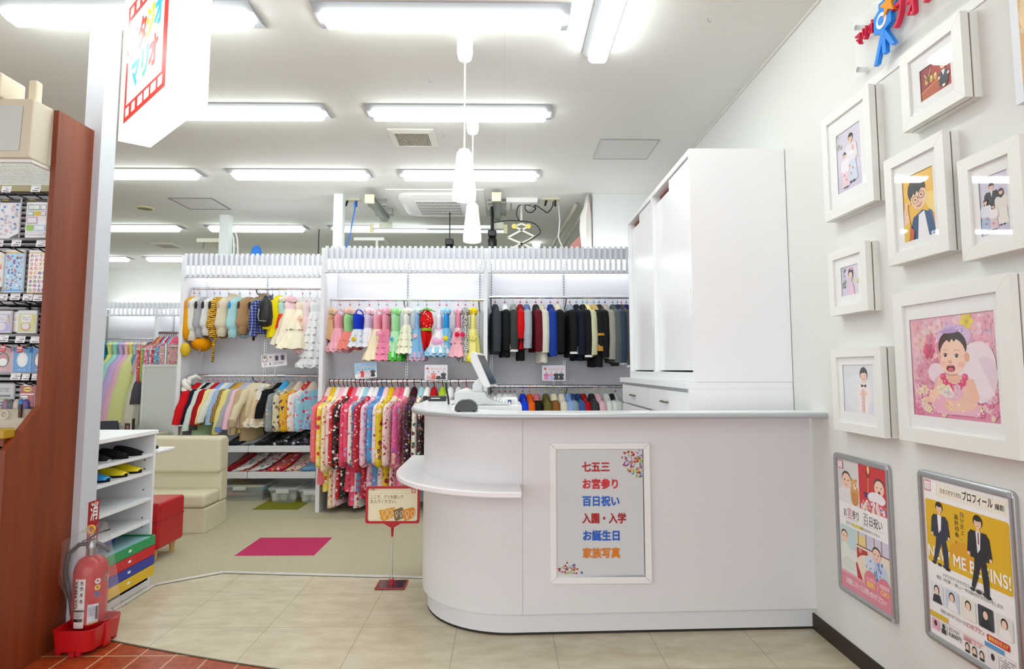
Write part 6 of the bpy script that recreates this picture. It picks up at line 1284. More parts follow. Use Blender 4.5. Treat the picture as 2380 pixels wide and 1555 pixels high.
for px, w, mats, lb, ln in ((537, .13, (floral('#b01824', ['#e05060', '#8a1018', '#e8d0c8'], 26), cloth('#a01420')), 'dark red folded kimono pack, leftmost on the lower shelf', .7), (563, .17, (floral('#d8402c', ['#f2eee6', '#e8a83a', '#c82838', '#2a6a4a'], 24), floral('#efe9e4', ['#d02838', '#3a8ab0', '#efe9e4'], 26)), 'red and white folded kimono pack, second on the lower shelf', .8), (603, .18, (floral('#c01830', ['#f0e4e6', '#e86a8a', '#8a1830'], 26), floral('#f0e8ea', ['#e0304a', '#c890c0', '#3a9a7a'], 24)), 'crimson floral folded kimono pack in the middle of the lower shelf', .8), (645, .18, (cloth('#d8243c'), floral('#e23a4c', ['#f6e0e4', '#c01830', '#e8a050'], 24)), 'bright red folded kimono pack on the lower shelf', .6), (684, .18, (floral('#f2e2c8', ['#d82c3c', '#e88a3a', '#f6f0e4'], 26), floral('#f4e8e0', ['#d83040', '#e8b050'], 30)), 'cream and red folded kimono pack on the lower shelf', .7), (720, .16, (floral('#e8f0f6', ['#d83048', '#3a9ac0', '#8a4ab0', '#2a9a7a'], 34), cloth('#7ab0d8')), 'blue and multicolour folded kimono pack beside the divider on the lower shelf', .2)):
    folded(px, w, 1, mats, lb, ln, dz=.16, grp=FD)
def bin_(x0, x1, yt, yb_, yb0, d, label, inside, handle=True):
    Y = aZ((x0+x1)/2, yb0, 0).y; a, b = aY(x0, yb0, Y), aY(x1, yb0, Y); zt_ = aY(x0, yt, Y).z
    t = thing('storage_box', label, 'storage box', ((a.x+b.x)/2, Y, 0)); xa_, xb_ = a.x, b.x
    m = MB(); R_ = [rrect(xa_+e, xb_-e, Y+e, Y+d-e, .03, z) for e, z in ((.022, .0), (.02, .02), (.006, zt_-.035), (0, zt_-.033), (0, zt_-.022))]; m.loft(R_, (True, False)); m.build('box', clear('#dfe4e2', .34, .25), t, smooth=True)
    m = MB(); m.loft([rrect(xa_-e, xb_+e, Y-e, Y+d+e, .03, z) for e, z in ((.006, zt_-.022), (.008, zt_-.014), (.004, zt_-.004), (-.02, zt_), (-.03, zt_-.008))], (False, True)); m.build('lid', clear('#dfe3e2', .5, .25), t, smooth=True)
    MB().box((xa_+xb_)/2-.06, (xa_+xb_)/2+.06, Y-.014, Y-.006, zt_-.05, zt_-.014).build('latch', M('#d6dad8', .35), t, bevel=.003)
    return t, xa_, xb_, Y, zt_
t, a, b, Y, zt_ = bin_(500, 612, 1127, 0, 1166, .4, 'large clear storage box of sandals, leftmost under the rack', 1)
for k, (x, c, z) in enumerate(((a+.12, '#d8a090', .04), (a+.2, '#caa08c', .03), (a+.14, '#caa878', .12), (a+.3, '#d8c830', .11), (b-.2, '#58606a', .05), (b-.12, '#48586a', .06), (b-.1, '#6ab0c8', .09))):
    m = MB(); m.loft([[(x+(.1)*cos(q*pi/8)*s_, Y+.12+(k % 3)*.06+.04*sin(q*pi/8)*s_, z+dz) for q in range(16)] for s_, dz in ((.9, 0), (1, .01), (1, .022), (.85, .03))]); tag(m.build('sandal', M(c, .6), smooth='all'), f'{("pink", "rosy", "tan", "yellow", "slate grey", "dark blue", "light blue")[k]} sandal seen through the large clear storage box', 'sandal')
for i, (x0, x1, nm, cs) in enumerate(((622, 690, 'middle clear storage box with white packets under the rack', ['#e8e8e6', '#d8dad8', '#e0e0dc']), (692, 748, 'smaller clear storage box beside the divider', ['#e2e4dc', '#d4d8cc', '#e8e8e0']))):
    t, a, b, Y, zt_ = bin_(x0, x1, 1134 if i == 0 else 1137, 0, 1170 if i == 0 else 1171, .36, nm, 1)
    for k, c in enumerate(cs):
        x = a+.06+k*.055; m = MB(); m.box(x-.02, x+.035, Y+.04+k*.03, Y+.2+k*.03, .01, .08-.01*k, rz=.3*(k-1)); tag(m.build('packet', M(c, .5), bevel=.008), f'white packet inside the {"middle" if i == 0 else "smaller"} clear storage box, {nth[k]} from its left side', 'packet')
# ------------------------------------------------------------------ small sign cards clipped to the rails
def card(x0, y0_, x1, y1_, Y, rot, label, fn, rail):
    a, b = aY(x0, y0_, Y), aY(x1, y1_, Y); w, h = b.x-a.x, a.z-b.z; c = (a+b)/2
    t = thing('sign_card', label, 'sign card', (c.x, Y, b.z)); ux = Vector((cos(rot), 0, sin(rot))); vx = Vector((sin(rot), 0, -cos(rot)))
    o = c-ux*w/2-vx*h/2; k = .006
    R_ = [(q[0], q[1]) for q in rrect(0, w, 0, h, .01, 0)]
    MB().prism([o+ux*p_[0]+vx*p_[1] for p_ in R_], (0, .002, 0)).build('card', M('#eceaf2', .3), t)
    A = Art(o+Vector((0, -.0005, 0)), ux*w, vx*h, (0, -1, 0)); fn(A); A.done('print', t, rough=.3)
    m = MB(); cb = o+ux*w/2+vx*h; m.box(cb.x-.02, cb.x+.02, Y-.003, Y+.004, cb.z-.005, cb.z+.008); m.tube([(cb.x, Y, cb.z), (cb.x, Y+.01, cb.z-.02), (cb.x, Y+.01, rail+.012)], .005, 6); m.build('clip', clear('#f0f2f4', .5, .2), t)
def c_photos(a):
    a.rect(.02, .02, .98, .98, '#efeef4')
    for i, (bg, hr) in enumerate((('#b8aca8', '#6a4a44'), ('#dad6dc', '#6a605e'), ('#cdc8e0', '#20202a'), ('#ccc6dc', '#16161c'))):
        a.rect(.03+i*.235, .04, .25+i*.235, .6, bg)
        if i < 2: a.ell(.14+i*.235, .38, .07, .14, '#e6dcd8', 12); a.ell(.14+i*.235, .25, .035, .08, hr, 10)
        else: person(a, .14+i*.235, .1, .46, '#2a2022', hr, hr, wide=2)
    a.rect(.1, .7, .19, .86, '#b86a70'); a.rect(.12, .73, .17, .83, '#efeef4'); a.rect(.32, .68, .36, .86, '#3a3a40'); a.scrib(.46, .66, .9, .86, 3, '#8a8890')
def c_blue(a):
    a.rect(0.02, .02, .98, .98, '#8ac4ec'); a.poly([(.02, .72), (.5, .62), (.98, .7), (.98, .98), (.02, .98)], '#f2f6fa'); a.scrib(.3, .08, .7, .16, 1, '#e06a7a', .9); a.scrib(.06, .22, .94, .36, 1, '#f0a050', 1)
    for i, (h, tp, bt) in enumerate((('#2a2022', '#c8ccd8', '#e8e0e8'), ('#2a2022', '#d02838', '#d8404c'), ('#2a2022', '#c8c0c8', '#ddd6dc'), ('#4a3a36', '#c8c8dc', '#d8d8e8'), ('#2a2022', '#5a3a28', '#2a2420'))): person(a, .2+i*.155, .4, .55, h, tp, bt, wide=1.8)
def c_new(figs):
    def f(a):
        a.rect(.02, .02, .98, .98, '#e4e1ee'); a.circ(.13, .24, .085, '#e0604e'); a.text('新作衣装', .26, .33, .2, '#f8f4f6', .03, width=.66); a.text('新作衣装', .265, .34, .2, '#d08a98', .0, width=.66)
        for i, (h, tp, bt) in enumerate(figs): person(a, .18+i*.215, .42, .54, h, tp, bt, wide=2)
    return f
card(608, 822, 666, 852, 5.95, -.1*-1, 'white card of four photos clipped to the lower rail of the left rack', c_photos, RL_L.z)
card(825, 843, 875, 879, 5.46, .08, 'light blue card with five small kimono figures clipped to the kimono rail', c_blue, RL_M.z)
card(987, 848, 1040, 884, 5.46, 0, 'pale lilac card with four figures clipped to the kimono rail behind the register', c_new((('#2a2022', '#e8dce0', '#e0b8bc'), ('#2a2022', '#e08a80', '#e0685c'), ('#2a2022', '#eedfe4', '#2a2228'), ('#1c1c20', '#2c2c32', '#34343a'))), RL_M.z)
card(1260, 849, 1314, 885, 5.55, 0, 'pale lilac card with four figures below the jackets on the right rack', c_new((('#2a2022', '#c878b0', '#e888b8'), ('#2a2022', '#e8a0b8', '#a8c0e8'), ('#1c1c20', '#2c2c32', '#24242a'), ('#1c1c20', '#1c2c32', '#24242a'))), RL_R.z)
# ================================================================== HANGERS AND GARMENTS
HP = {}
def hanger(kind, mk, loc, rz, label, grp):
    key = (kind, mk)
    if key not in HP:
        t = thing('clothes_hanger', label, 'hanger', loc, rz, grp); W_ = M('#8f9296', .3, .8)
        if kind == 'clear':
            m = MB(); m.tube([(0, .012, -.012), (0, .015, .004), (0, 0, .0155), (0, -.015, .004), (0, -.013, -.016), (0, 0, -.034), (0, 0, -.062)], .0016, 6); m.build('hook', W_, t, world=False)
            if mk: MB().ball((0, 0, -.047), .0085, 1.25, 1, .7).build('size_marker', M(mk, .35), t, world=False, smooth='all')
            m = MB(); m.tube([(0, 0, -.06), (0, 0, -.085), (0, .06, -.11), (0, .12, -.145)], .0035, 6); m.tube([(0, 0, -.085), (0, -.06, -.11), (0, -.12, -.145)], .0035, 6); m.build('shoulder_bar', clear('#eef2f4', .45, .15), t, world=False, smooth='all')
        else:
            m = MB(); m.tube([(0, .012, -.004), (0, .012, .01), (0, 0, .0185), (.0, -.012, .008), (.0, -.01, -.02), (.004, 0, -.04), (.006, .0, -.055)], .0042, 8); m.build('hook', M('#5a1016', .35), t, world=False, smooth='all')
            MB().cyl((.005, 0, -.055), (.004, 0, -.095), .0016, n=6).build('cord', M('#eeeeee', .6), t, world=False)
            m = MB(); m.tube([(0, -.295, -.232), (0, -.15, -.195), (0, 0, -.14), (0, .15, -.195), (0, .24, -.22)], .008, 8); m.build('shoulder_bar', M('#efe8da', .5), t, world=False, smooth='all')
        HP[key] = t; return t
    t = dup(HP[key], loc, rz); t['label'] = label; t['group'] = grp; return t
def rings(lv, n=26, k=7, ph=0, sub=3):
    out = []
    for i in range(len(lv)-1):
        A_, B_ = lv[i], lv[i+1]
        for s_ in range(sub):
            u = s_/sub; u2 = u*u*(3-2*u); out.append([A_[0]+(B_[0]-A_[0])*u]+[A_[j]+(B_[j]-A_[j])*u2 for j in range(1, 6)])
    out.append(list(lv[-1])); R_ = []
    for z, cx, cy, rx, ry, am in out:
        R_.append([(cx+rx*cos(a)*(1+am*sin(k*a+ph)), cy+ry*sin(a)*(1+am*.6*sin(k*a+ph)), z+am*.04*sin(k*a+ph)) for a in [2*pi*j/n for j in range(n)]])
    return R_
def loft_(lv, name, mat, t, caps=(True, False), **k):
    m = MB(); m.loft(rings(lv, **k), caps); return m.build(name, mat, t, world=False, smooth='all')
Z0 = -.092
def JACKET(t, mat, L=.4, w=.135, sl=.34, collar=None, cuff=None, cuffw=.03, buttons=None, under=None, d=.04, lapel=None, ph=0, sw=.036, uL=.06, band=None, so=.0):
    loft_([(Z0-.004, 0, .0, .02, .03, 0), (Z0-.02, 0, 0, .027, .055, 0), (Z0-.04, 0, 0, .034, w*.8, 0), (Z0-.075, 0, 0, d, w, 0), (Z0-.2, 0, 0, d*1.05, w*.97, .02), (Z0-L, 0, 0, d*1.2, w*1.04, .08)], 'body', mat, t, k=5, ph=ph)
    if under: loft_([(Z0-L*.7, 0, 0, d*.9, w*.85, 0), (Z0-L-uL, .0, .0, d*1.0, w*.9, .1)], 'shirt', under, t, k=6, ph=ph+1)
    loft_([(Z0+.024, 0, .006, .019, .026, 0), (Z0+.012, 0, .003, .027, .038, 0), (Z0-.012, 0, -.008, .033, .056, 0), (Z0-.04, 0, -.02, .035, .07, 0)], 'collar', collar or mat, t, caps=(False, False))
    for s_ in (-1, 1):
        ww = w*.82
        lv = [(Z0-.035, 0, s_*ww, .018, .03, 0), (Z0-.06, 0, s_*(ww+.02), sw*.9, .042, 0), (Z0-.12, 0, s_*(ww+.035), sw, .045, 0), (Z0-.05-sl*.6, 0, s_*(ww+.048+so*.5), sw*.98, .042, .01), (Z0-.05-sl, 0, s_*(ww+.04+so), sw*.88, .034, .02)]
        loft_(lv, 'sleeve', mat, t, k=3, ph=ph, n=18)
        if cuff and s_ < 0:
            e = lv[-1]; loft_([(e[0]+cuffw*.4, 0, e[2], e[3]*1.03, e[4]*1.03, 0), (e[0]-cuffw*.6, 0, e[2], e[3]*1.03, e[4]*1.03, 0)], 'cuff', cuff, t, caps=(False, False), n=18)
        if band and s_ < 0:
            zz = Z0-.05-sl*.62; loft_([(zz, 0, lv[3][2], lv[3][3]*1.05, lv[3][4]*1.05, 0), (zz-.022, 0, lv[3][2], lv[3][3]*1.05, lv[3][4]*1.05, 0)], 'band', band, t, caps=(False, False), n=18)
        if buttons and s_ < 0:
            for i in range(3): MB().ball((sw*.62, lv[-1][2]-.026, lv[-1][0]+.02+i*.016), .0055, 1, .5, 1, n=8).build('button', buttons, t, world=False, smooth='all')
def KIMONO(t, mat, collar, L=1.0, sl=.56, w=.3, mat2=None, d=.034, ph=0):
    loft_([(Z0-.02, 0, 0, .03, .05, 0), (Z0-.05, 0, 0, .036, .1, 0), (Z0-.09, 0, 0, d, .16, 0), (Z0-.3, 0, 0, d, .15, .03), (Z0-L*.7, 0, 0, d*1.1, .15, .05), (Z0-L, 0, 0, d*1.25, .16, .09)], 'body', mat, t, k=5, ph=ph)
    loft_([(Z0+.042, 0, .004, .006, .012, 0), (Z0+.034, 0, .002, .019, .024, 0), (Z0+.012, 0, 0, .028, .042, 0), (Z0-.025, 0, -.01, .036, .06, 0), (Z0-.05, 0, -.02, .037, .07, 0)], 'collar', collar, t)
    for s_ in (-1, 1):
        a_ = w if s_ < 0 else w*.8
        lv = [(Z0-.068, 0, s_*(a_*.55), .014, a_*.42, 0), (Z0-.085, 0, s_*(a_*.68), .022, a_*.36, 0), (Z0-.13, 0, s_*(a_*.74), .026, a_*.33, 0), (Z0-.08-sl*.7, 0, s_*(a_*.78), .03, a_*.3, .05), (Z0-.08-sl*.95, 0, s_*(a_*.78), .03, a_*.27, .04), (Z0-.08-sl, 0, s_*(a_*.78), .015, a_*.14, 0)]
        m = MB(); m.loft([[(x_, y_, z_-.24*max(0, abs(y_)-.12)*max(0, 1+(z_-Z0+.1)/.4)) for x_, y_, z_ in R__] for R__ in rings(lv, k=4, ph=ph+s_, n=20)], (True, True)); m.build('sleeve', mat2 or mat, t, world=False, smooth='all')
def DRESS(t, bod, sk, L=.36, bl=.12, w=.065, fl=.075, tiers=1, ruf=None, straps=True, top=None, sash=None, deco=(), ph=0, amp=.16, fl0=.035):
    zb = Z0-.045; fl *= 1.28; w *= 1.3; fl0 *= 1.2
    if straps:
        m = MB()
        for s_ in (-1, 1): m.tube([(.0, s_*.012, Z0+.0), (.006, s_*w*.62, Z0-.02), (.01, s_*w*.7, zb-.004)], .006, 6)
        m.build('strap', bod, t, world=False, smooth='all')
    if top:
        loft_([(Z0+.015, 0, 0, .02, .03, .1), (Z0-.012, 0, 0, .042, .075, .2), (Z0-.045, 0, 0, .036, .06, .1)], 'neck_frill', top, t, k=6, ph=ph)
    loft_([(zb, 0, 0, .022, w*.8, 0), (zb-.03, 0, 0, .028, w, .0), (zb-bl, 0, 0, .028, w*.85, .02)], 'bodice', bod, t, k=6, ph=ph)
    zs = zb-bl; H = L-bl-.045; m = MB()
    for i in range(tiers):
        za = zs-H*i/tiers; zb2 = zs-H*(i+1)/tiers-.012; f0_ = fl0+(fl-fl0)*(i/tiers)*.8; f1_ = fl0+(fl-fl0)*((i+1)/tiers)
        m.loft(rings([(za, 0, 0, f0_*.92, f0_*1.7, .03), ((za+zb2)/2, 0, 0, (f0_+f1_)/2*1.03, (f0_+f1_)/2*1.7, amp*.6), (zb2, 0, 0, f1_, f1_*1.7, amp)], n=40, k=9+i, ph=ph+i), (True, False))
    m.build('skirt', sk, t, world=False, smooth='all')
    if ruf:
        m = MB(); zr = zs-H
        for i in range(2): m.loft(rings([(zr+.045-i*.02, 0, 0, fl*.95, fl*1.62, .05), (zr-.015-i*.02, 0, 0, fl*(1.08+.04*i), fl*1.8, .24)], n=48, k=11+i, ph=i+ph), (True, False))
        m.build('ruffle', ruf, t, world=False, smooth='all')
    if sash: loft_([(zs+.012, 0, 0, .031, w*.9, 0), (zs-.012, 0, 0, .034, w*.95, 0)], 'sash', sash, t, caps=(False, False))
    for (x, z, r_, c_) in deco:
        yy = -(fl*1.5 if z < zs else w)*.93; m = MB()
        for q in range(5): m.ball((x+r_*.6*cos(q*1.257), yy-.006, z+r_*.6*sin(q*1.257)), r_*.55, 1, .6, 1, n=8)
        m.ball((x, yy-.012, z), r_*.4, 1, .7, 1, n=8); m.build('flower', c_, t, world=False, smooth='all')
def ROMPER(t, mat, L=.38, w=.12, d=.052, hole=None, legs=True, tail=None, tmat=None, hood=False, feet=None, lining=None, ph=0):
    loft_([(Z0+.006, 0, 0, .018, .035, 0), (Z0-.015, 0, 0, .03, w*.62, 0), (Z0-.05, 0, 0, d*.82, w*.9, 0), (Z0-.16, 0, 0, d*.85, w, .05), (Z0-.27*L/.38, 0, 0, d*1.25, w*1.12, .09), (Z0-L*.84, 0, 0, d*.85, w*.9, .1)], 'body', mat, t, caps=(True, True), k=5, ph=ph+L*40)
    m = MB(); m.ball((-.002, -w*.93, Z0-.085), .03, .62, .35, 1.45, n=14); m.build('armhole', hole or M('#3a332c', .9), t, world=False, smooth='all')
    if legs:
        for s_ in (-1, 1):
            z1_ = Z0-L*.78; lv = [(z1_+.02, 0, s_*w*.45, d*.85, w*.45, 0), (z1_-L*.12, .0, s_*w*.5, d*.9, w*.42, .06), (z1_-L*.22, .0, s_*w*.5, d*.62, w*.3, .08)]
            loft_(lv, 'leg', mat, t, k=5, n=20)
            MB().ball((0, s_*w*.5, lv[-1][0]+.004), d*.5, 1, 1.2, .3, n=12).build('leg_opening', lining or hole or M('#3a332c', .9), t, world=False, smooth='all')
    if tail: m = MB(); m.tube([(0, w*.3, Z0-L*.7), (.01, -w*.2, Z0-L*.9), (.012, -w*.5, Z0-L-.06), (.008, -w*.5, Z0-L-tail)], [.012, .014, .013, .01], 8); m.build('tail', tmat or mat, t, world=False, smooth='all')
    if hood: loft_([(Z0+.05, .02, .06, .012, .03, 0), (Z0+.035, .025, .05, .04, .07, .05), (Z0-.03, .035, .04, .05, .08, .05), (Z0-.1, .03, .05, .025, .06, 0)], 'hood', mat, t, k=4)
    if feet: MB().ball((-.02, -w*.6, Z0-L-.01), .05, .9, 1, 1.35, n=14).build('foot', feet, t, world=False, smooth='all')
RAILN = {'UL': 'left rack upper rail', 'LL': 'left rack lower rail', 'UM': 'middle rack upper rail', 'LM': 'middle rack kimono rail', 'UR': 'right rack upper rail', 'LR': 'right rack lower rail', 'FD': 'far back wall rail', 'FK': 'far kimono rail'}
RAILG = {'UL': (RU_L, 671), 'LL': (RL_L, 873.5), 'UM': (RU_M, 697), 'LM': (RL_M, 886), 'UR': (RU_R, 691), 'LR': (RL_R, 898)}
ORD = [f'{i}{"st" if i == 1 else "nd" if i == 2 else "rd" if i == 3 else "st" if i == 21 else "nd" if i == 22 else "rd" if i == 23 else "th"}' for i in range(1, 40)]
cnt = {}
rz_rn = random.Random(33)
def hang(rail, px, fn, name, cat, desc, mk, yaw, hk='clear', hname=None, **k):
    if rail == 'LL' and fn is JACKET:
        q_ = rz_rn.uniform(.86, 1.06); k['so'] = rz_rn.uniform(.05, .1); k['sl'] = k.get('sl', .34)*q_; k['L'] = k.get('L', .4)*rz_rn.uniform(.86, 1.0)
    R_, py = RAILG[rail]; x = aY(px, py, R_.y).x; i = cnt.get(rail, 0); cnt[rail] = i+1
    rz = radians(yaw+rz_rn.uniform(-5, 5)); loc = (x, R_.y, R_.z)
    t = thing(name, f'{desc}, {ORD[i]} from left, {RAILN[rail]}', cat, loc, rz, group=None)
    fn(t, **k)
    mkn = {'#d0506a': 'pink', '#7a9cc0': 'blue', '#c01824': 'red', '#e0d020': 'yellow', '#38a8c8': 'turquoise', '#2048d0': 'blue', '#888c90': 'grey', '#e06a88': 'pink', None: 'plain'}.get(mk, 'plain')
    hl = f'dark red kimono hanger, {ORD[i]} from left, {RAILN[rail]}' if hk != 'clear' else f'clear hanger with {mkn} marker, {ORD[i]} from left, {RAILN[rail]}' if mk else f'clear hanger, {ORD[i]} from left, {RAILN[rail]}'
    hanger(hk, mk, loc, rz, hl, f'hangers, {RAILN[rail]}')
    return t
PK, BU, RD_, YE, TQ, BL2, GR_ = '#d0506a', '#7a9cc0', '#c01824', '#e0d020', '#38a8c8', '#2048d0', '#888c90'
TULLE = lambda c: M(c, .9, bump=.5, bs=90, spec=.1)
dk = M('#2a2422', .9)
# --- upper rail, left rack
yw = -34
U = lambda px, fn, nm, cat, de, mk, **k: hang('UL', px, fn, nm, cat, de, mk, k.pop('yaw', yw), **k)
def chick(t):
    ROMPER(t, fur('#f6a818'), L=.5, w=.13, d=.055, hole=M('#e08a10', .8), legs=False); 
    MB().ball((.02, -.12, Z0-.52), .052, .85, .9, 1.3, n=16).build('foot', fur('#f0c83a'), t, world=False, smooth='all'); MB().ball((.09, .02, Z0-.46), .085, 1.1, 1.2, .9, n=16).build('tail', fur('#f4a010'), t, world=False, smooth='all')
U(452, chick, 'romper', 'costume', 'orange fluffy chick suit with a yellow foot', PK, yaw=-10)
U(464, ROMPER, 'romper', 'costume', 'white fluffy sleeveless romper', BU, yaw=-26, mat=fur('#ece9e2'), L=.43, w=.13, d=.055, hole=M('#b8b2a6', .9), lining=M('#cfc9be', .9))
U(482, ROMPER, 'romper', 'costume', 'grey sleeveless romper with a thin tail', None, mat=cloth('#a2a3a8'), L=.4, d=.042, hole=dk, tail=.16, tmat=M('#9a9ba0', .8))
U(499, ROMPER, 'romper', 'costume', 'white sleeveless romper with black lining', BU, mat=fur('#e8e8e6'), L=.38, d=.04, hole=dk, lining=dk)
TG = stripes('#1c1610', '#e8b020', 16, 'Z', 5.5, .3)
U(512, ROMPER, 'romper', 'costume', 'black striped yellow tiger suit with a long tail', BU, mat=TG, L=.4, w=.11, d=.042, hole=dk, lining=dk, tail=.24, hood=False)
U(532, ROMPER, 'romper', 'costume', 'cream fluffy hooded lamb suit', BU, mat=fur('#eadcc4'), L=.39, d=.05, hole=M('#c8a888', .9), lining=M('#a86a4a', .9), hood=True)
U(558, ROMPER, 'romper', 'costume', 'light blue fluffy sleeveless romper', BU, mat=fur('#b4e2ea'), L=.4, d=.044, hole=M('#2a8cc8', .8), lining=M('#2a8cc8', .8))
U(581, ROMPER, 'romper', 'costume', 'brown fluffy bear suit', PK, mat=fur('#b8946c'), L=.37, w=.12, d=.05, hole=M('#4a3424', .9))
U(603, ROMPER, 'romper', 'costume', 'tan curly dog suit with a dark brown tail', BU, mat=fur('#a58f6e'), L=.34, w=.11, d=.046, hole=dk, tail=.09, tmat=fur('#3a2c24'), hood=True)
U(624, JACKET, 'shirt', 'shirt', 'navy checked shirt', None, mat=plaid('#1c2a6c', '#8a9cd8', 11, .93), L=.36, sl=.34, sw=.034)
def bag(t):
    m = MB(); m.loft([[(.0+x, -.16+yy, z) for x, yy in [(cos(a)*rx, sin(a)*ry) for a in [2*pi*j/18 for j in range(18)]]] for z, rx, ry in ((Z0+.0, .02, .02), (Z0-.06, .055, .05), (Z0-.2, .07, .055), (Z0-.28, .06, .05), (Z0-.3, .03, .03))]); m.build('body', BLACK, t, world=False, smooth='all')
    m = MB(); m.tube([(-.04, -.215, Z0-.13), (-.05, -.216, Z0-.2), (-.04, -.216, Z0-.245), (.03, -.214, Z0-.25)], .005, 6); m.build('piping', M('#9aa0a0', .4), t, world=False, smooth='all'); m = MB(); m.tube([(0, 0, -.06), (.03, -.09, Z0-.02), (0, -.15, Z0-.04)], .008, 6); m.build('strap', BLACK, t, world=False)
U(634, bag, 'backpack', 'bag', 'small black backpack hanging', None, yaw=0)
U(649, JACKET, 'raincoat', 'coat', 'bright yellow short coat', None, mat=cloth('#f2de10'), L=.4, w=.12, sl=.27, sw=.044, d=.045)
U(665, DRESS, 'dress', 'dress', 'cream dress with a flower collar', BU, bod=cloth('#b8dcd8'), sk=TULLE('#e84a3a'), L=.3, top=cloth('#f2ecc8'), fl=.05)
U(679, DRESS, 'dress', 'dress', 'ivory dress with a pale pink cape', None, bod=cloth('#f6d2dc'), sk=TULLE('#f2e6d2'), L=.46, bl=.07, top=cloth('#f6ccd8'), fl=.09)
U(704, DRESS, 'dress', 'dress', 'long ivory tulle dress', PK, bod=cloth('#f2e6d0'), sk=TULLE('#f4ead2'), L=.5, bl=.08, fl=.12, tiers=2)
U(721, DRESS, 'dress', 'dress', 'pale pink lace dress with rose blossoms', GR_, bod=TULLE('#f2dde2'), sk=TULLE('#f2cfd4'), L=.52, bl=.15, fl=.062, ruf=TULLE('#f4d2d4'), deco=((.0, Z0-.22, .034, cloth('#f2c4b0')), (.01, Z0-.29, .036, cloth('#f4c8b4'))))
U(738, DRESS, 'dress', 'dress', 'long white ruffled dress', None, bod=TULLE('#eeeef0'), sk=TULLE('#f0f0f2'), L=.66, bl=.1, fl=.085, tiers=7, ruf=TULLE('#eeeef0'), amp=.22)
# --- lower rail, left rack
yw = -42
U = lambda px, fn, nm, cat, de, mk, **k: hang('LL', px, fn, nm, cat, de, mk, k.pop('yaw', yw), **k)
U(438, ROMPER, 'vest', 'vest', 'grey boucle vest', None, yaw=-6, mat=fur('#a29c94'), L=.32, w=.1, d=.04, legs=False)
U(448, ROMPER, 'kimono_vest', 'vest', 'red patterned vest with a purple opening', None, yaw=-14, mat=floral('#a81c18', ['#d86a28', '#e8d8c8', '#c8a030', '#8a1414'], 45), L=.5, w=.11, d=.04, hole=M('#5a2a9a', .7), legs=False)
U(462, JACKET, 'jacket', 'jacket', 'bright red jacket with a soft hood', None, yaw=-22, mat=cloth('#d01420'), L=.36, sl=.36, sw=.04)
def scarf(t):
    m = MB()
    for ph in (0, pi): m.tube([(.02*cos(i*.9+ph), -.14+.02*sin(i*.9+ph), Z0+.05-i*.018) for i in range(16)], .026, 8)
    m.tube([(0, 0, -.04), (.03, -.07, Z0+.09), (0, -.13, Z0+.06)], .02, 8); m.build('braid', cloth('#efece6'), t, world=False, smooth='all')
    m = MB(); m.tube([(.01, -.14, Z0-.24), (-.015, -.16, Z0-.3), (.03, -.17, Z0-.35), (.0, -.16, Z0-.4), (-.02, -.16, Z0-.48)], .011, 8); m.build('rope_end', cloth('#d8d2c4'), t, world=False, smooth='all')
U(469, scarf, 'rope_scarf', 'scarf', 'thick white braided rope scarf', None)
U(481, JACKET, 'jacket', 'jacket', 'mint green suit with long trousers', None, mat=cloth('#cfe6d0'), L=.36, sl=.3, under=cloth('#b4d4a4'), uL=.3, sw=.034)
U(485, JACKET, 'jacket', 'jacket', 'navy jacket with white trim and script cuff', PK, mat=cloth('#141c30'), L=.32, sl=.37, collar=cloth('#10141e'), cuff=M('#e8e8e8', .8), cuffw=.012, sw=.04)
U(497, JACKET, 'jacket', 'jacket', 'pale mint jacket with striped collar', PK, mat=cloth('#cfe0d6'), L=.32, sl=.36, collar=stripes('#6a6a6a', '#e8e8e6', 60), sw=.034)
U(507, JACKET, 'jacket', 'jacket', 'red jacket with a dark fur cuff', PK, mat=cloth('#a80e18'), L=.34, sl=.37, cuff=M('#3a3230', .9), cuffw=.05, collar=cloth('#b81420'), sw=.042)
U(519, JACKET, 'jacket', 'jacket', 'pale yellow jacket with red trim cuff', PK, mat=cloth('#eadf98'), L=.34, sl=.34, cuff=M('#c83a1c', .7), cuffw=.012, collar=cloth('#6f9fe0'), sw=.042)
U(529, JACKET, 'jacket', 'jacket', 'off-white jacket', PK, mat=cloth('#dcdcd2'), L=.35, sl=.34, sw=.034)
U(541, JACKET, 'jacket', 'jacket', 'light blue jacket', BU, mat=cloth('#9cb8dc'), L=.38, sl=.36, collar=cloth('#a4c0e4'), sw=.04)
U(551, JACKET, 'jacket', 'jacket', 'brown plaid jacket', BU, mat=plaid('#b89a5c', '#6a4a24', 22, .75), L=.36, sl=.34, sw=.03)
U(561, JACKET, 'jacket', 'jacket', 'yellow jacket with brown buttons', BU, mat=cloth('#e6d884'), L=.4, sl=.41, collar=cloth('#c89a2a'), buttons=M('#7a5a24', .5), sw=.044)
U(572, JACKET, 'jacket', 'jacket', 'grey jacket with a blue cuff', BU, mat=cloth('#a8aab2'), L=.4, sl=.37, cuff=cloth('#7090c8'), cuffw=.05, sw=.036)
U(583, JACKET, 'jacket', 'jacket', 'pale pink jacket with grey collar', BU, mat=cloth('#ecc0cc'), L=.42, sl=.38, collar=cloth('#b4b4ba'), under=cloth('#e0c860'), uL=.05, sw=.034)
U(591, JACKET, 'jacket', 'jacket', 'beige long coat with dark buttons', BU, mat=cloth('#bfa884'), L=.44, sl=.4, buttons=M('#4a3020', .5), collar=cloth('#d8ccb4'), sw=.042, uL=.12, under=cloth('#b09a74'))
U(603, JACKET, 'blouse', 'blouse', 'cream blouse with a frilled cuff', PK, mat=cloth('#ddd0b0'), L=.4, sl=.32, cuff=TULLE('#b8a888'), cuffw=.07, sw=.036)
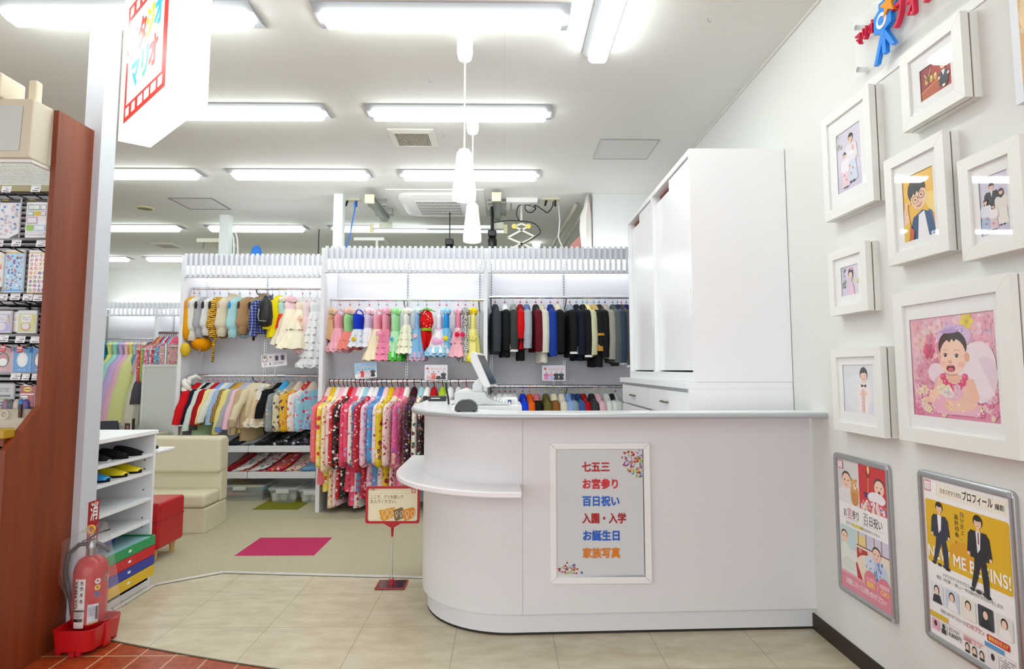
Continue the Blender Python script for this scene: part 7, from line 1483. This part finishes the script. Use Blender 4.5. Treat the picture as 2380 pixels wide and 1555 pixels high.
U(619, DRESS, 'dress', 'dress', 'beige chiffon dress with a ruffled collar', PK, bod=cloth('#e0ccac'), sk=TULLE('#dcc4a0'), L=.36, bl=.04, top=cloth('#efe4cc'), fl=.085, fl0=.06, ruf=TULLE('#e6dcc8'), straps=False)
def bow(t):
    DRESS(t, bod=cloth('#e8dcc8'), sk=TULLE('#e6d8bc'), L=.2, bl=.08, fl=.06)
    m = MB(); m.prism([(-.04, -.12, Z0+.01), (.07, -.14, Z0-.01), (.06, -.14, Z0-.05), (-.07, -.13, Z0-.035)], (0, .02, 0)); m.prism([(-.03, -.13, Z0-.04), (.04, -.14, Z0-.045), (.06, -.15, Z0-.15), (-.1, -.16, Z0-.12)], (0, .015, 0)); m.build('bow', M('#f0eeea', .5), t, world=False, bevel=.004)
U(634, bow, 'dress', 'dress', 'cream dress with a big white satin bow', BU)
U(651, JACKET, 'dress', 'dress', 'black dotted dress', BU, mat=cloth('#121214'), L=.46, w=.14, sl=.3, d=.07, sw=.05)
def SK(t, mat, collar, **k): KIMONO(t, mat, collar, L=.42, sl=.36, w=.19, d=.036, **k)
U(665, SK, 'kimono', 'kimono', 'small grey striped kimono with a sky blue collar', BU, mat=floral('#8f9496', ['#c8d09a', '#4a8ac0', '#8f9496', '#b8bcbc'], 22, .3), collar=cloth('#45a8e4'))
U(682, SK, 'kimono', 'kimono', 'small black and tan patterned kimono', BU, mat=floral('#d8ceb0', ['#1c1a18', '#8a7a58', '#1c1a18', '#c8b890'], 27), collar=cloth('#a8a498'))
U(698, SK, 'kimono', 'kimono', 'small yellow kimono with a big dark flower', BU, mat=floral('#e8b01c', ['#f0c4b8', '#6a1c24', '#2a2058', '#e8883a'], 16), collar=cloth('#e0ccb8'))
U(716, SK, 'kimono', 'kimono', 'small white kimono with red and yellow flowers', BU, mat=floral('#f2e6e2', ['#d03048', '#e8b860', '#e07a98', '#f4d8d8'], 24), collar=floral('#c81c2c', ['#f2e0d0', '#e8b040'], 30))
U(730, SK, 'kimono', 'kimono', 'small light blue kimono with pink flowers', BU, mat=floral('#9ad4e8', ['#e07a9a', '#d83a5c', '#a88ad0', '#f0d8e4'], 22), collar=cloth('#dccabc'))
# --- dresses, middle rack
U = lambda px, de, mk, **k: hang('UM', px, k.pop('fn', DRESS), k.pop('nm', 'dress'), k.pop('cat', 'dress'), de, mk, -20+(px-770)*.07, **k)
U(771, 'beige satin frilled top', None, bod=cloth('#d8b48c'), sk=cloth('#d4ae84'), L=.27, bl=.05, fl=.055, top=cloth('#dcbc98'))
U(791, 'pink dress with a lace ruffle hem', PK, bod=cloth('#f29cb0'), sk=cloth('#f4acbc'), L=.36, bl=.13, fl=.062, ruf=TULLE('#f4bcc4'))
U(814, 'green top with a coral ruffled skirt', PK, bod=cloth('#9cd890'), sk=TULLE('#f08c80'), L=.36, bl=.16, fl=.07, tiers=2, top=cloth('#e8b8a8'))
U(835, 'royal blue and white feather dress', PK, bod=cloth('#1438c8'), sk=TULLE('#dfe4ee'), L=.34, bl=.14, fl=.072, tiers=3, w=.07, deco=((.03, Z0-.28, .02, cloth('#e8c41c')),))
U(859, 'white tiered dress with pink frills', PK, bod=TULLE('#dccce6'), sk=cloth('#f0eef6'), L=.34, bl=.13, fl=.05, tiers=4, top=TULLE('#f6d2de'))
U(880, 'pink bodice dress with a long ivory skirt', BU, bod=cloth('#f0a4b4'), sk=TULLE('#f4e4c4'), L=.46, bl=.14, fl=.088)
U(900, 'pink dress with many frills', BU, bod=cloth('#f29ab2'), sk=TULLE('#f08cac'), L=.46, bl=.14, fl=.088, tiers=5, top=cloth('#f4a8bc'), deco=((.0, Z0-.23, .026, cloth('#f4a8c4')),))
U(921, 'pale green dress with a bright green hem', BU, bod=cloth('#a8e4ac'), sk=cloth('#b8ecc0'), L=.44, bl=.16, fl=.062, top=TULLE('#a4e8a0'), ruf=TULLE('#5cd04c'), deco=((.01, Z0-.28, .018, cloth('#50bcd8')),))
U(947, 'white and pale yellow layered dress', GR_, bod=TULLE('#f2f0e4'), sk=TULLE('#f4f2d8'), L=.4, bl=.1, fl=.076, tiers=4, top=TULLE('#f4f0dc'))
U(972, 'light blue dress with a lilac ruffle hem', BU, bod=cloth('#88b8e4'), sk=cloth('#84bce8'), L=.44, bl=.14, fl=.06, top=TULLE('#cce0e8'), ruf=TULLE('#dab8d0'), deco=((.0, Z0-.25, .02, cloth('#f0c4d4')),))
def berry(t):
    red = cloth('#d81010')
    loft_([(Z0+.0, 0, 0, .02, .03, 0), (Z0-.04, 0, 0, .05, .07, .02), (Z0-.12, 0, 0, .062, .09, .03), (Z0-.18, 0, 0, .045, .07, .02)], 'body', red, t, k=5)
    loft_([(Z0-.175, 0, 0, .047, .072, 0), (Z0-.2, 0, 0, .048, .073, 0)], 'belt', cloth('#8ac020'), t, caps=(False, False))
    for s_ in (-1, 1): loft_([(Z0-.2, .012*s_, s_*.02, .032, .05, .0), (Z0-.3, .014*s_, s_*.03, .024, .04, .05), (Z0-.42, .018*s_, s_*.03, .014, .026, .08)], 'leg', red, t, k=4)
    for s_ in (-1, 1): MB().ball((.018*s_, s_*.03-.01, Z0-.435), .018, 1, 1.2, .8, n=10).build('cuff', cloth('#f2eeee'), t, world=False, smooth='all')
    m = MB()
    for q in range(5): a_ = q*1.257+.4; m.prism([(0, 0, Z0+.02), (.04*cos(a_-.4), .05*sin(a_-.4), Z0-.005), (.085*cos(a_), .1*sin(a_), Z0-.02), (.04*cos(a_+.4), .05*sin(a_+.4), Z0-.005)], (0, 0, .004))
    m.build('leaf_collar', M('#5cb020', .6), t, world=False); m = MB(); rn_ = random.Random(5)
    for q in range(12): a_ = -pi/2+rn_.uniform(-1.1, 1.1); z_ = Z0-.05-.012*q; m.ball((.06*cos(a_)*.95, .088*sin(a_)*.98, z_), .005, n=6)
    for q in range(6): m.ball((-.03, -.05+.003*q, Z0-.22-.035*q), .005, n=6)
    m.build('dots', M('#f8f4f4', .5), t, world=False)
hang('UM', 992, berry, 'romper', 'costume', 'red strawberry suit with a green leaf collar', GR_, -4)
U(1022, 'white satin dress with pink and blue layers', PK, bod=cloth('#f0ecf2'), sk=cloth('#f2f0f4'), L=.4, bl=.14, fl=.085, sash=cloth('#f0c0dc'), ruf=TULLE('#a4d2ee'), deco=((-.02, Z0-.3, .03, cloth('#f0b4dc')), (.03, Z0-.3, .026, cloth('#f0b4dc'))))
U(1038, 'sky blue frilled dress with a yellow flower', PK, bod=cloth('#2c9ce8'), sk=TULLE('#84c8f0'), L=.42, bl=.13, fl=.05, tiers=4, top=TULLE('#9cd4f4'), deco=((.0, Z0-.27, .022, cloth('#f0dc20')),))
U(1065, 'pink dress with red cherries', PK, bod=cloth('#f090a8'), sk=cloth('#f4b4c0'), L=.43, bl=.14, fl=.078, tiers=2, top=cloth('#f4b8c8'), sash=cloth('#f6dce4'), deco=((-.01, Z0-.24, .022, cloth('#e01c4c')), (.04, Z0-.24, .02, cloth('#e82858'))))
U(1082, 'black and white checked dress', PK, bod=checker('#121212', '#f2f2f2', 90), sk=checker('#121212', '#f2f2f2', 90), L=.47, bl=.12, fl=.055, tiers=3, top=checker('#2a2a2a', '#dadada', 120))
U(1100, 'long yellow dress with orange straps', PK, bod=cloth('#f4ec8c'), sk=cloth('#f4ee94'), L=.45, bl=.14, fl=.06, top=TULLE('#f4d424'), ruf=cloth('#f0e41c'), deco=((-.0, Z0-.26, .032, cloth('#eee682')),))
# --- kimonos, middle rack
FL = floral
KM = [(767, 'coral pink kimono', FL('#f07078', ['#e83828', '#f4a8b0', '#f07078', '#f8d0d0'], 30, .3), '#e8c8c4'), (777, 'yellow kimono with red flowers', FL('#f2d85c', ['#f6e8a8', '#d83a3c', '#f2e28a', '#8a70c8'], 21), '#e0b820'),
 (788, 'cream kimono with small flowers', FL('#f0e4b0', ['#e8a0a8', '#c83a54', '#f0e4b0'], 39), '#e8d8d0'), (799, 'pale pink kimono', FL('#f0ccd4', ['#d8607c', '#f4e0e4', '#f0ccd4'], 33), '#f0b8c8'), (808, 'red kimono with white blossoms', FL('#c4141c', ['#f4e4e0', '#c4141c', '#e8a05c'], 27), '#f0e8ea'),
 (817, 'black, white and red kimono', FL('#1c1618', ['#f4eef0', '#d02838', '#f4eef0', '#1c1618'], 30), '#d01c28'), (827, 'rose kimono', FL('#e04464', ['#f6c4d0', '#b8203c', '#e04464'], 36), '#e86880'), (837, 'pink kimono with lilac blossoms', FL('#e84c70', ['#f6dce8', '#c890d0', '#e84c70'], 24), '#f0dce0'),
 (846, 'white kimono with red fans', FL('#f2e4e0', ['#d0202c', '#e8a83c', '#c82838', '#f2e4e0'], 30), '#f4f2f4'), (853, 'blue kimono with red flowers', FL('#7098c4', ['#c8304c', '#e8dce4', '#7098c4'], 33), '#9cd0e4'), (865, 'crimson kimono', FL('#b81c34', ['#e86078', '#f0c8c8', '#b81c34'], 33), '#f2f0f2'),
 (877, 'pale lilac pink kimono', FL('#ecc8d8', ['#c88cc8', '#f4e4ec', '#e0708c'], 30), '#f0ecec'), (888, 'bright blue floral kimono', FL('#4a98d8', ['#d8405c', '#9cd0f0', '#4a98d8'], 36), '#4a80c8'), (899, 'cream and pink kimono', FL('#f4e0dc', ['#b02c44', '#f0b4bc', '#f4e0dc'], 30), '#f0ccd4'),
 (911, 'yellow kimono with red circles', FL('#e4c81c', ['#c8281c', '#e4c81c', '#f2ecdc', '#8a2a3c'], 18), '#e0b81c'), (925, 'ivory kimono with rose outlines', FL('#f2dcd8', ['#a82c3c', '#f4ecd8', '#e890a0'], 30), '#ec7c8c'), (937, 'multicolour kimono', FL('#e85c9c', ['#58b0d8', '#9ccc3c', '#9c50b8', '#f0c8a0', '#e85c9c'], 15), '#e05474'),
 (947, 'pink kimono with white trim', FL('#ec88a0', ['#f6e0e4', '#d83c5c', '#ec88a0'], 30), '#f2ece4'), (963, 'dark maroon kimono', FL('#2c1016', ['#e0dcd8', '#6a2a8a', '#e8a03c', '#2c1016'], 30), '#3c1018'), (980, 'light blue collared kimono', FL('#f4ece4', ['#6a2a3c', '#2a6a5c', '#e89c28'], 27), '#a8ccd8'), (994, 'white collared kimono', FL('#2a1a20', ['#f0e8e0', '#3a8a70', '#c83c50'], 30), '#f0f0e8'),
 (1009, 'kimono with a red collar', FL('#b01c28', ['#f0e0dc', '#b01c28'], 30), '#b81420'), (1029, 'kimono with a lime collar', FL('#a8c840', ['#f0f0d8', '#a8c840'], 30), '#a8c830'), (1047, 'kimono with a white collar', FL('#e8e0e8', ['#c8a0b8', '#e8e0e8'], 30), '#ecebee'), (1066, 'kimono with an off-white collar', FL('#e0d8e0', ['#a890b8', '#e0d8e0'], 30), '#e4e2e4'), (1084, 'kimono with a pink collar', FL('#e8a0b4', ['#f0dce0', '#c86080'], 30), '#e88aa0')]
for i, (px, d, mt, cl) in enumerate(KM):
    rnk = random.Random(i*5+1)
    hang('LM', px, KIMONO, 'kimono', 'kimono', d, None, -14+(px-770)*.03, hk='wood', mat=mt, collar=cloth(cl), L=rnk.choice([.86, .92, .98, 1.0]) if 770 < px < 960 else .8, sl=.5+.12*rnk.random(), w=.29, ph=i)
# --- jackets, upper rail of the right rack
BKC, NVY = '#16171a', '#141b2c'
J = [(1151, 'dark slate jacket with a wide lapel', '#3c3f48', .44, .37, '#34363e', None, M('#17171a', .4), RD_), (1173, 'black tailcoat with a white collar stripe', BKC, .47, .36, '#e8e8e8', None, M('#cfc39a', .4), RD_), (1193, 'charcoal jacket with white script on the cuff', '#3a3f3f', .38, .36, '#8a8c8a', M('#e0e0de', .7), None, None),
 (1209, 'red and black jacket with a short red sleeve', '#c80c14', .4, .26, '#8a1014', cloth('#3a0a0c'), None, RD_), (1224, 'light grey-blue jacket with a blue collar', '#a8b2bc', .38, .34, '#5a6f9c', None, M('#1c2848', .4), RD_), (1245, 'maroon jacket with silver buttons', '#641424', .38, .37, '#2a2426', None, M('#b8b0a8', .3), RD_), (1258, 'ivory long jacket', '#dcd8ca', .52, .38, '#c8bda8', None, M('#a8a49a', .3), RD_),
 (1279, 'royal blue jacket', '#1c3c98', .42, .41, '#1a2c78', None, M('#3a5ab0', .3), RD_), (1296, 'plain black jacket with a beige collar', BKC, .44, .38, '#d8ccb4', None, None, RD_), (1324, 'black jacket with a white cuff and silver buttons', BKC, .47, .38, '#8a98a4', cloth('#ececec'), M('#c8c8cc', .3), RD_), (1339, 'navy jacket', NVY, .5, .4, '#141826', None, M('#3a4050', .3), TQ), (1354, 'black jacket with a white cuff', '#18181b', .5, .41, '#1c1c20', cloth('#ececea'), None, TQ),
 (1364, 'pale yellow jacket with gold buttons', '#d2cfae', .46, .4, '#e8d898', None, M('#d08a20', .3), TQ), (1380, 'black leather coat with mustard bands', '#191c1d', .56, .33, '#c8a868', cloth('#c09038'), None, TQ), (1392, 'black jacket with dark buttons', '#17181b', .46, .42, '#2a2a2e', None, M('#4a4a50', .3), BL2), (1406, 'beige grey jacket', '#a39e94', .48, .44, '#b0a89c', None, M('#c8c4bc', .3), BL2), (1424, 'medium grey jacket', '#5c6465', .52, .47, '#4c5455', None, M('#6c7475', .3), GR_),
 (1435, 'navy pinstripe jacket', '#18263c', .5, .48, '#1c2c48', cloth('#b0b4b8'), M('#c0c4c8', .3), GR_), (1444, 'dark taupe jacket', '#54504c', .54, .5, '#48443f', cloth('#dcdcdc'), None, RD_), (1455, 'indigo jacket', '#1a2258', .5, .4, '#1a2258', None, None, RD_)]
for i, (px, d, c_, L, sl, co, cu, bt, mk) in enumerate(J):
    mt = cloth(c_) if 'pinstripe' not in d else stripes('#4c6284', '#16243a', 34, 'X', 0, .14)
    hang('UR', px, JACKET, 'jacket', 'jacket', d, mk, 4+(px-1150)*.03, mat=mt, L=L, sl=sl, collar=cloth(co), cuff=cu, cuffw=.02 if cu and 'mustard' not in d else .06, buttons=bt, sw=.042 if i < 14 else .046, w=.13, ph=i, d=.04, band=cloth('#c09038') if 'mustard' in d else None, under=cloth('#17171a') if 'short red' in d else None, uL=.1)
# --- lower rail of the right rack
J2 = [(1144, 'black jacket with a red lining', '#1c1a1c', '#c8c8c8', RD_), (1160, 'navy jacket with a white collar', '#20242c', '#ececec', RD_), (1174, 'black jacket with a white collar', '#1a1a1c', '#e8e8e8', RD_), (1186, 'black jacket with a grey collar', '#1a1a1e', '#d8d8d8', RD_), (1196, 'grey-white jacket', '#d8d8d6', '#c8c8c6', RD_), (1215, 'royal blue jacket', '#1740d8', '#1438c0', RD_), (1231, 'orange jacket', '#e8600c', '#d85408', PK), (1247, 'black top with a white ribbed skirt', '#17171a', '#d07080', YE), (1268, 'olive top on a bare clear hanger', '#6a6230', '#5c5428', YE), (1287, 'cream and brown jacket with yellow flowers', '#8a5a28', '#ece0c0', YE), (1305, 'ivory jacket', '#dcd4c4', '#e4dccc', YE), (1320, 'light blue jacket', '#86a8dc', '#7c9ed4', YE), (1330, 'grey-blue jacket with a denim collar', '#8a9cb0', '#2c4a78', YE), (1343, 'steel blue jacket', '#3c5c98', '#1c3c68', YE), (1355, 'crimson jacket', '#b00c14', '#a00a12', YE), (1374, 'dark grey jacket with a white collar stripe', '#3c3c42', '#2c2c30', YE), (1389, 'pale pink jacket', '#e8bcc8', '#e4b4c0', YE), (1409, 'white jacket with a red collar seam', '#dfe2e0', '#d8dad6', YE), (1422, 'white jacket with a black hood', '#dde0de', '#1c1c1e', YE), (1430, 'pale grey jacket', '#ccd0ce', '#b8bcba', RD_)]
for i, (px, d, c_, co, mk) in enumerate(J2):
    hang('LR', px, JACKET, 'jacket', 'jacket', d, mk, 8, mat=cloth(c_), L=.4, sl=.34, collar=cloth(co), sw=.042, w=.13, ph=i)
# --- far left: long dresses, low partition cabinet, kimonos
RAILG['FD'] = (aY(300, 788, 10.3), 788)
def LONG(t, c, c2, L=1.0, fl=.17):
    loft_([(Z0, 0, 0, .02, .04, 0), (Z0-.05, 0, 0, .04, .09, 0), (Z0-.18, 0, 0, .035, .07, 0)], 'bodice', cloth(c2), t)
    loft_([(Z0-.17, 0, 0, .04, .075, .02), (Z0-.4, -.06, -.03, fl*.6, fl*.8, .04), (Z0-L*.8, -.16, -.06, fl*.95, fl*1.2, .07), (Z0-L, -.2, -.06, fl, fl*1.25, .1)], 'skirt', TULLE(c), t, k=8)
    loft_([(Z0+.04, 0, 0, .02, .03, .1), (Z0-.0, 0, 0, .07, .1, .18), (Z0-.06, 0, 0, .05, .08, .1)], 'neck_frill', TULLE(c2), t)
for px, d, c_, c2, L, fl in ((243, 'blue long dress', '#3aa8d0', '#2a98c8', .9, .1), (262, 'yellow long dress', '#e8e490', '#d8dc8c', 1.0, .14), (274, 'mint green long dress', '#a4e4d8', '#a0dccc', 1.15, .2), (288, 'lilac long dress', '#cdb4e6', '#c8b0e0', 1.25, .22), (300, 'pink long dress', '#ecbcd4', '#f0c4c8', 1.3, .2), (312, 'pale yellow long dress', '#e2e4a0', '#ecdc7c', 1.3, .2), (320, 'slate blue long dress', '#6c98b4', '#b8d4e0', 1.25, .1), (328, 'dusty pink long dress', '#d8b4b8', '#d8b0b4', .7, .08), (341, 'cream lace long dress', '#e0dccc', '#dcd8cc', 1.35, .12), (352, 'dark grey long dress', '#5a5660', '#6a6468', 1.0, .1)):
    hang('FD', px, LONG, 'long_dress', 'dress', d, BU, -10, c=c_, c2=c2, L=L, fl=fl)
a, b = aY(325, 1000, 7.4), aY(409, 1000, 7.4); zt_ = aY(360, 847, 7.4).z
t = thing('partition_cabinet', 'low white partition cabinet in front of the far kimonos', 'cabinet', ((a.x+b.x)/2, 7.4, 0))
MB().box(a.x, b.x, 7.4, 7.75, 0, zt_).build('body', M('#dfe4e2', .5), t, bevel=.003)
m = MB(); m.box(a.x, b.x, 7.388, 7.4, zt_-.03, zt_); m.box(a.x, a.x+.03, 7.388, 7.4, 0, zt_-.03); m.box(b.x-.03, b.x, 7.388, 7.4, 0, zt_-.03); m.build('front_frame', M('#e9eeec', .45), t)
p0, p1 = aY(371, 774, 8.3), aY(430, 774, 8.3)
t = thing('garment_stand', 'chrome clothes stand behind the low white cabinet', 'clothes stand', (p0.x, 8.3, 0))
m = MB(); m.cyl((p0.x, 8.3, p0.z), (p1.x, 8.3, p0.z), .014, n=10); m.build('hanging_rail', M('#a0a2a4', .25, .9), t, smooth=True)
q, r_ = aY(387, 798, 8.0), aY(415, 806, 8.0); m = MB(); m.cyl((q.x, 8.0, 0), (q.x, 8.0, q.z), .02, n=10); m.cyl((q.x, 8.0, r_.z), (q.x+.5, 8.0, r_.z), .014, n=10); m.cyl((p0.x+.3, 8.3, 0), (p0.x+.3, 8.3, p0.z), .014, n=10); m.cyl((q.x, 8.0, .9), (p0.x+.3, 8.3, .9), .012, n=8); m.build('frame', M('#c4c6c4', .25, .8), t, smooth=True)
RAILG['FK'] = (p0, 774)
kc = ['#e8607c', '#d83848', '#a8c840', '#e890b0', '#c01c30', '#4a9cd8', '#f0e0e0', '#d02c44', '#58b0d8', '#e8a0b8']
kn = ['rose', 'red', 'green', 'pink', 'crimson', 'blue', 'white', 'scarlet', 'turquoise', 'pale pink']
for i, px in enumerate((371, 375, 379, 383, 387, 391, 395, 400, 405, 410)):
    hang('FK', px, KIMONO, 'kimono', 'kimono', f'{kn[i]} far kimono', None, -30, hk='wood', mat=FL(kc[i], ['#f6e8e8', '#b02838', kc[(i+3) % 10]], 40), collar=cloth(kc[(i+1) % 10]), L=.6, sl=.5, w=.26, d=.02)
# desk items seen over the shoe shelf
q0, q1 = aY(236, 979, 6.9), aY(272, 979, 6.9)
t = thing('monitor', 'dark flat monitor under the pastel dresses, seen over the shoe shelf', 'monitor', ((q0.x+q1.x)/2, 6.9, .7))
zb_ = aY(240, 1004, 6.9).z; MB().prism([(q0.x-.2, 6.9, zb_-.05), (q1.x+.03, 6.9, zb_-.05), (q1.x-.01, 6.9, q1.z+.005), (q0.x-.2, 6.9, q0.z-.005)], (0, .03, 0)).build('screen', M('#2c2f3c', .3), t)
q0, q1 = aY(286, 973, 7.0), aY(307, 1003, 7.0)
t = thing('standing_photo', 'small framed photograph standing beside the monitor', 'picture frame', ((q0.x+q1.x)/2, 7.0, q1.z)); MB().box(q0.x, q1.x, 7.0, 7.02, q1.z-.05, q0.z).build('frame', M('#cfc8b4', .5), t); MB().box(q1.x, q1.x+.015, 6.99, 7.02, q1.z-.05, q0.z).build('edge', dk, t)
A = Art((q0.x+.025, 6.998, aY(290, 984, 7.0).z), (.06, 0, 0), (0, 0, -.09), (0, -1, 0)); A.rect(0, 0, 1, 1, '#3a2c30'); A.ell(.5, .5, .3, .3, '#a06a6c'); A.done('photograph', t)
q0 = aY(225, 1000, 6.7); MBx = MB().box(q0.x-.3, aY(322, 1000, 6.7).x, 6.7, 7.3, 0, aY(225, 1004, 6.8).z-.05); tag(MBx.build('desk', M('#c8bda4', .6), bevel=.004), 'beige desk behind the shoe shelf carrying the monitor', 'desk')
q0 = aY(356, 997, 4.9)
for o in list(bpy.data.objects):
    if o.type == 'EMPTY' and not o.children: bpy.data.objects.remove(o)
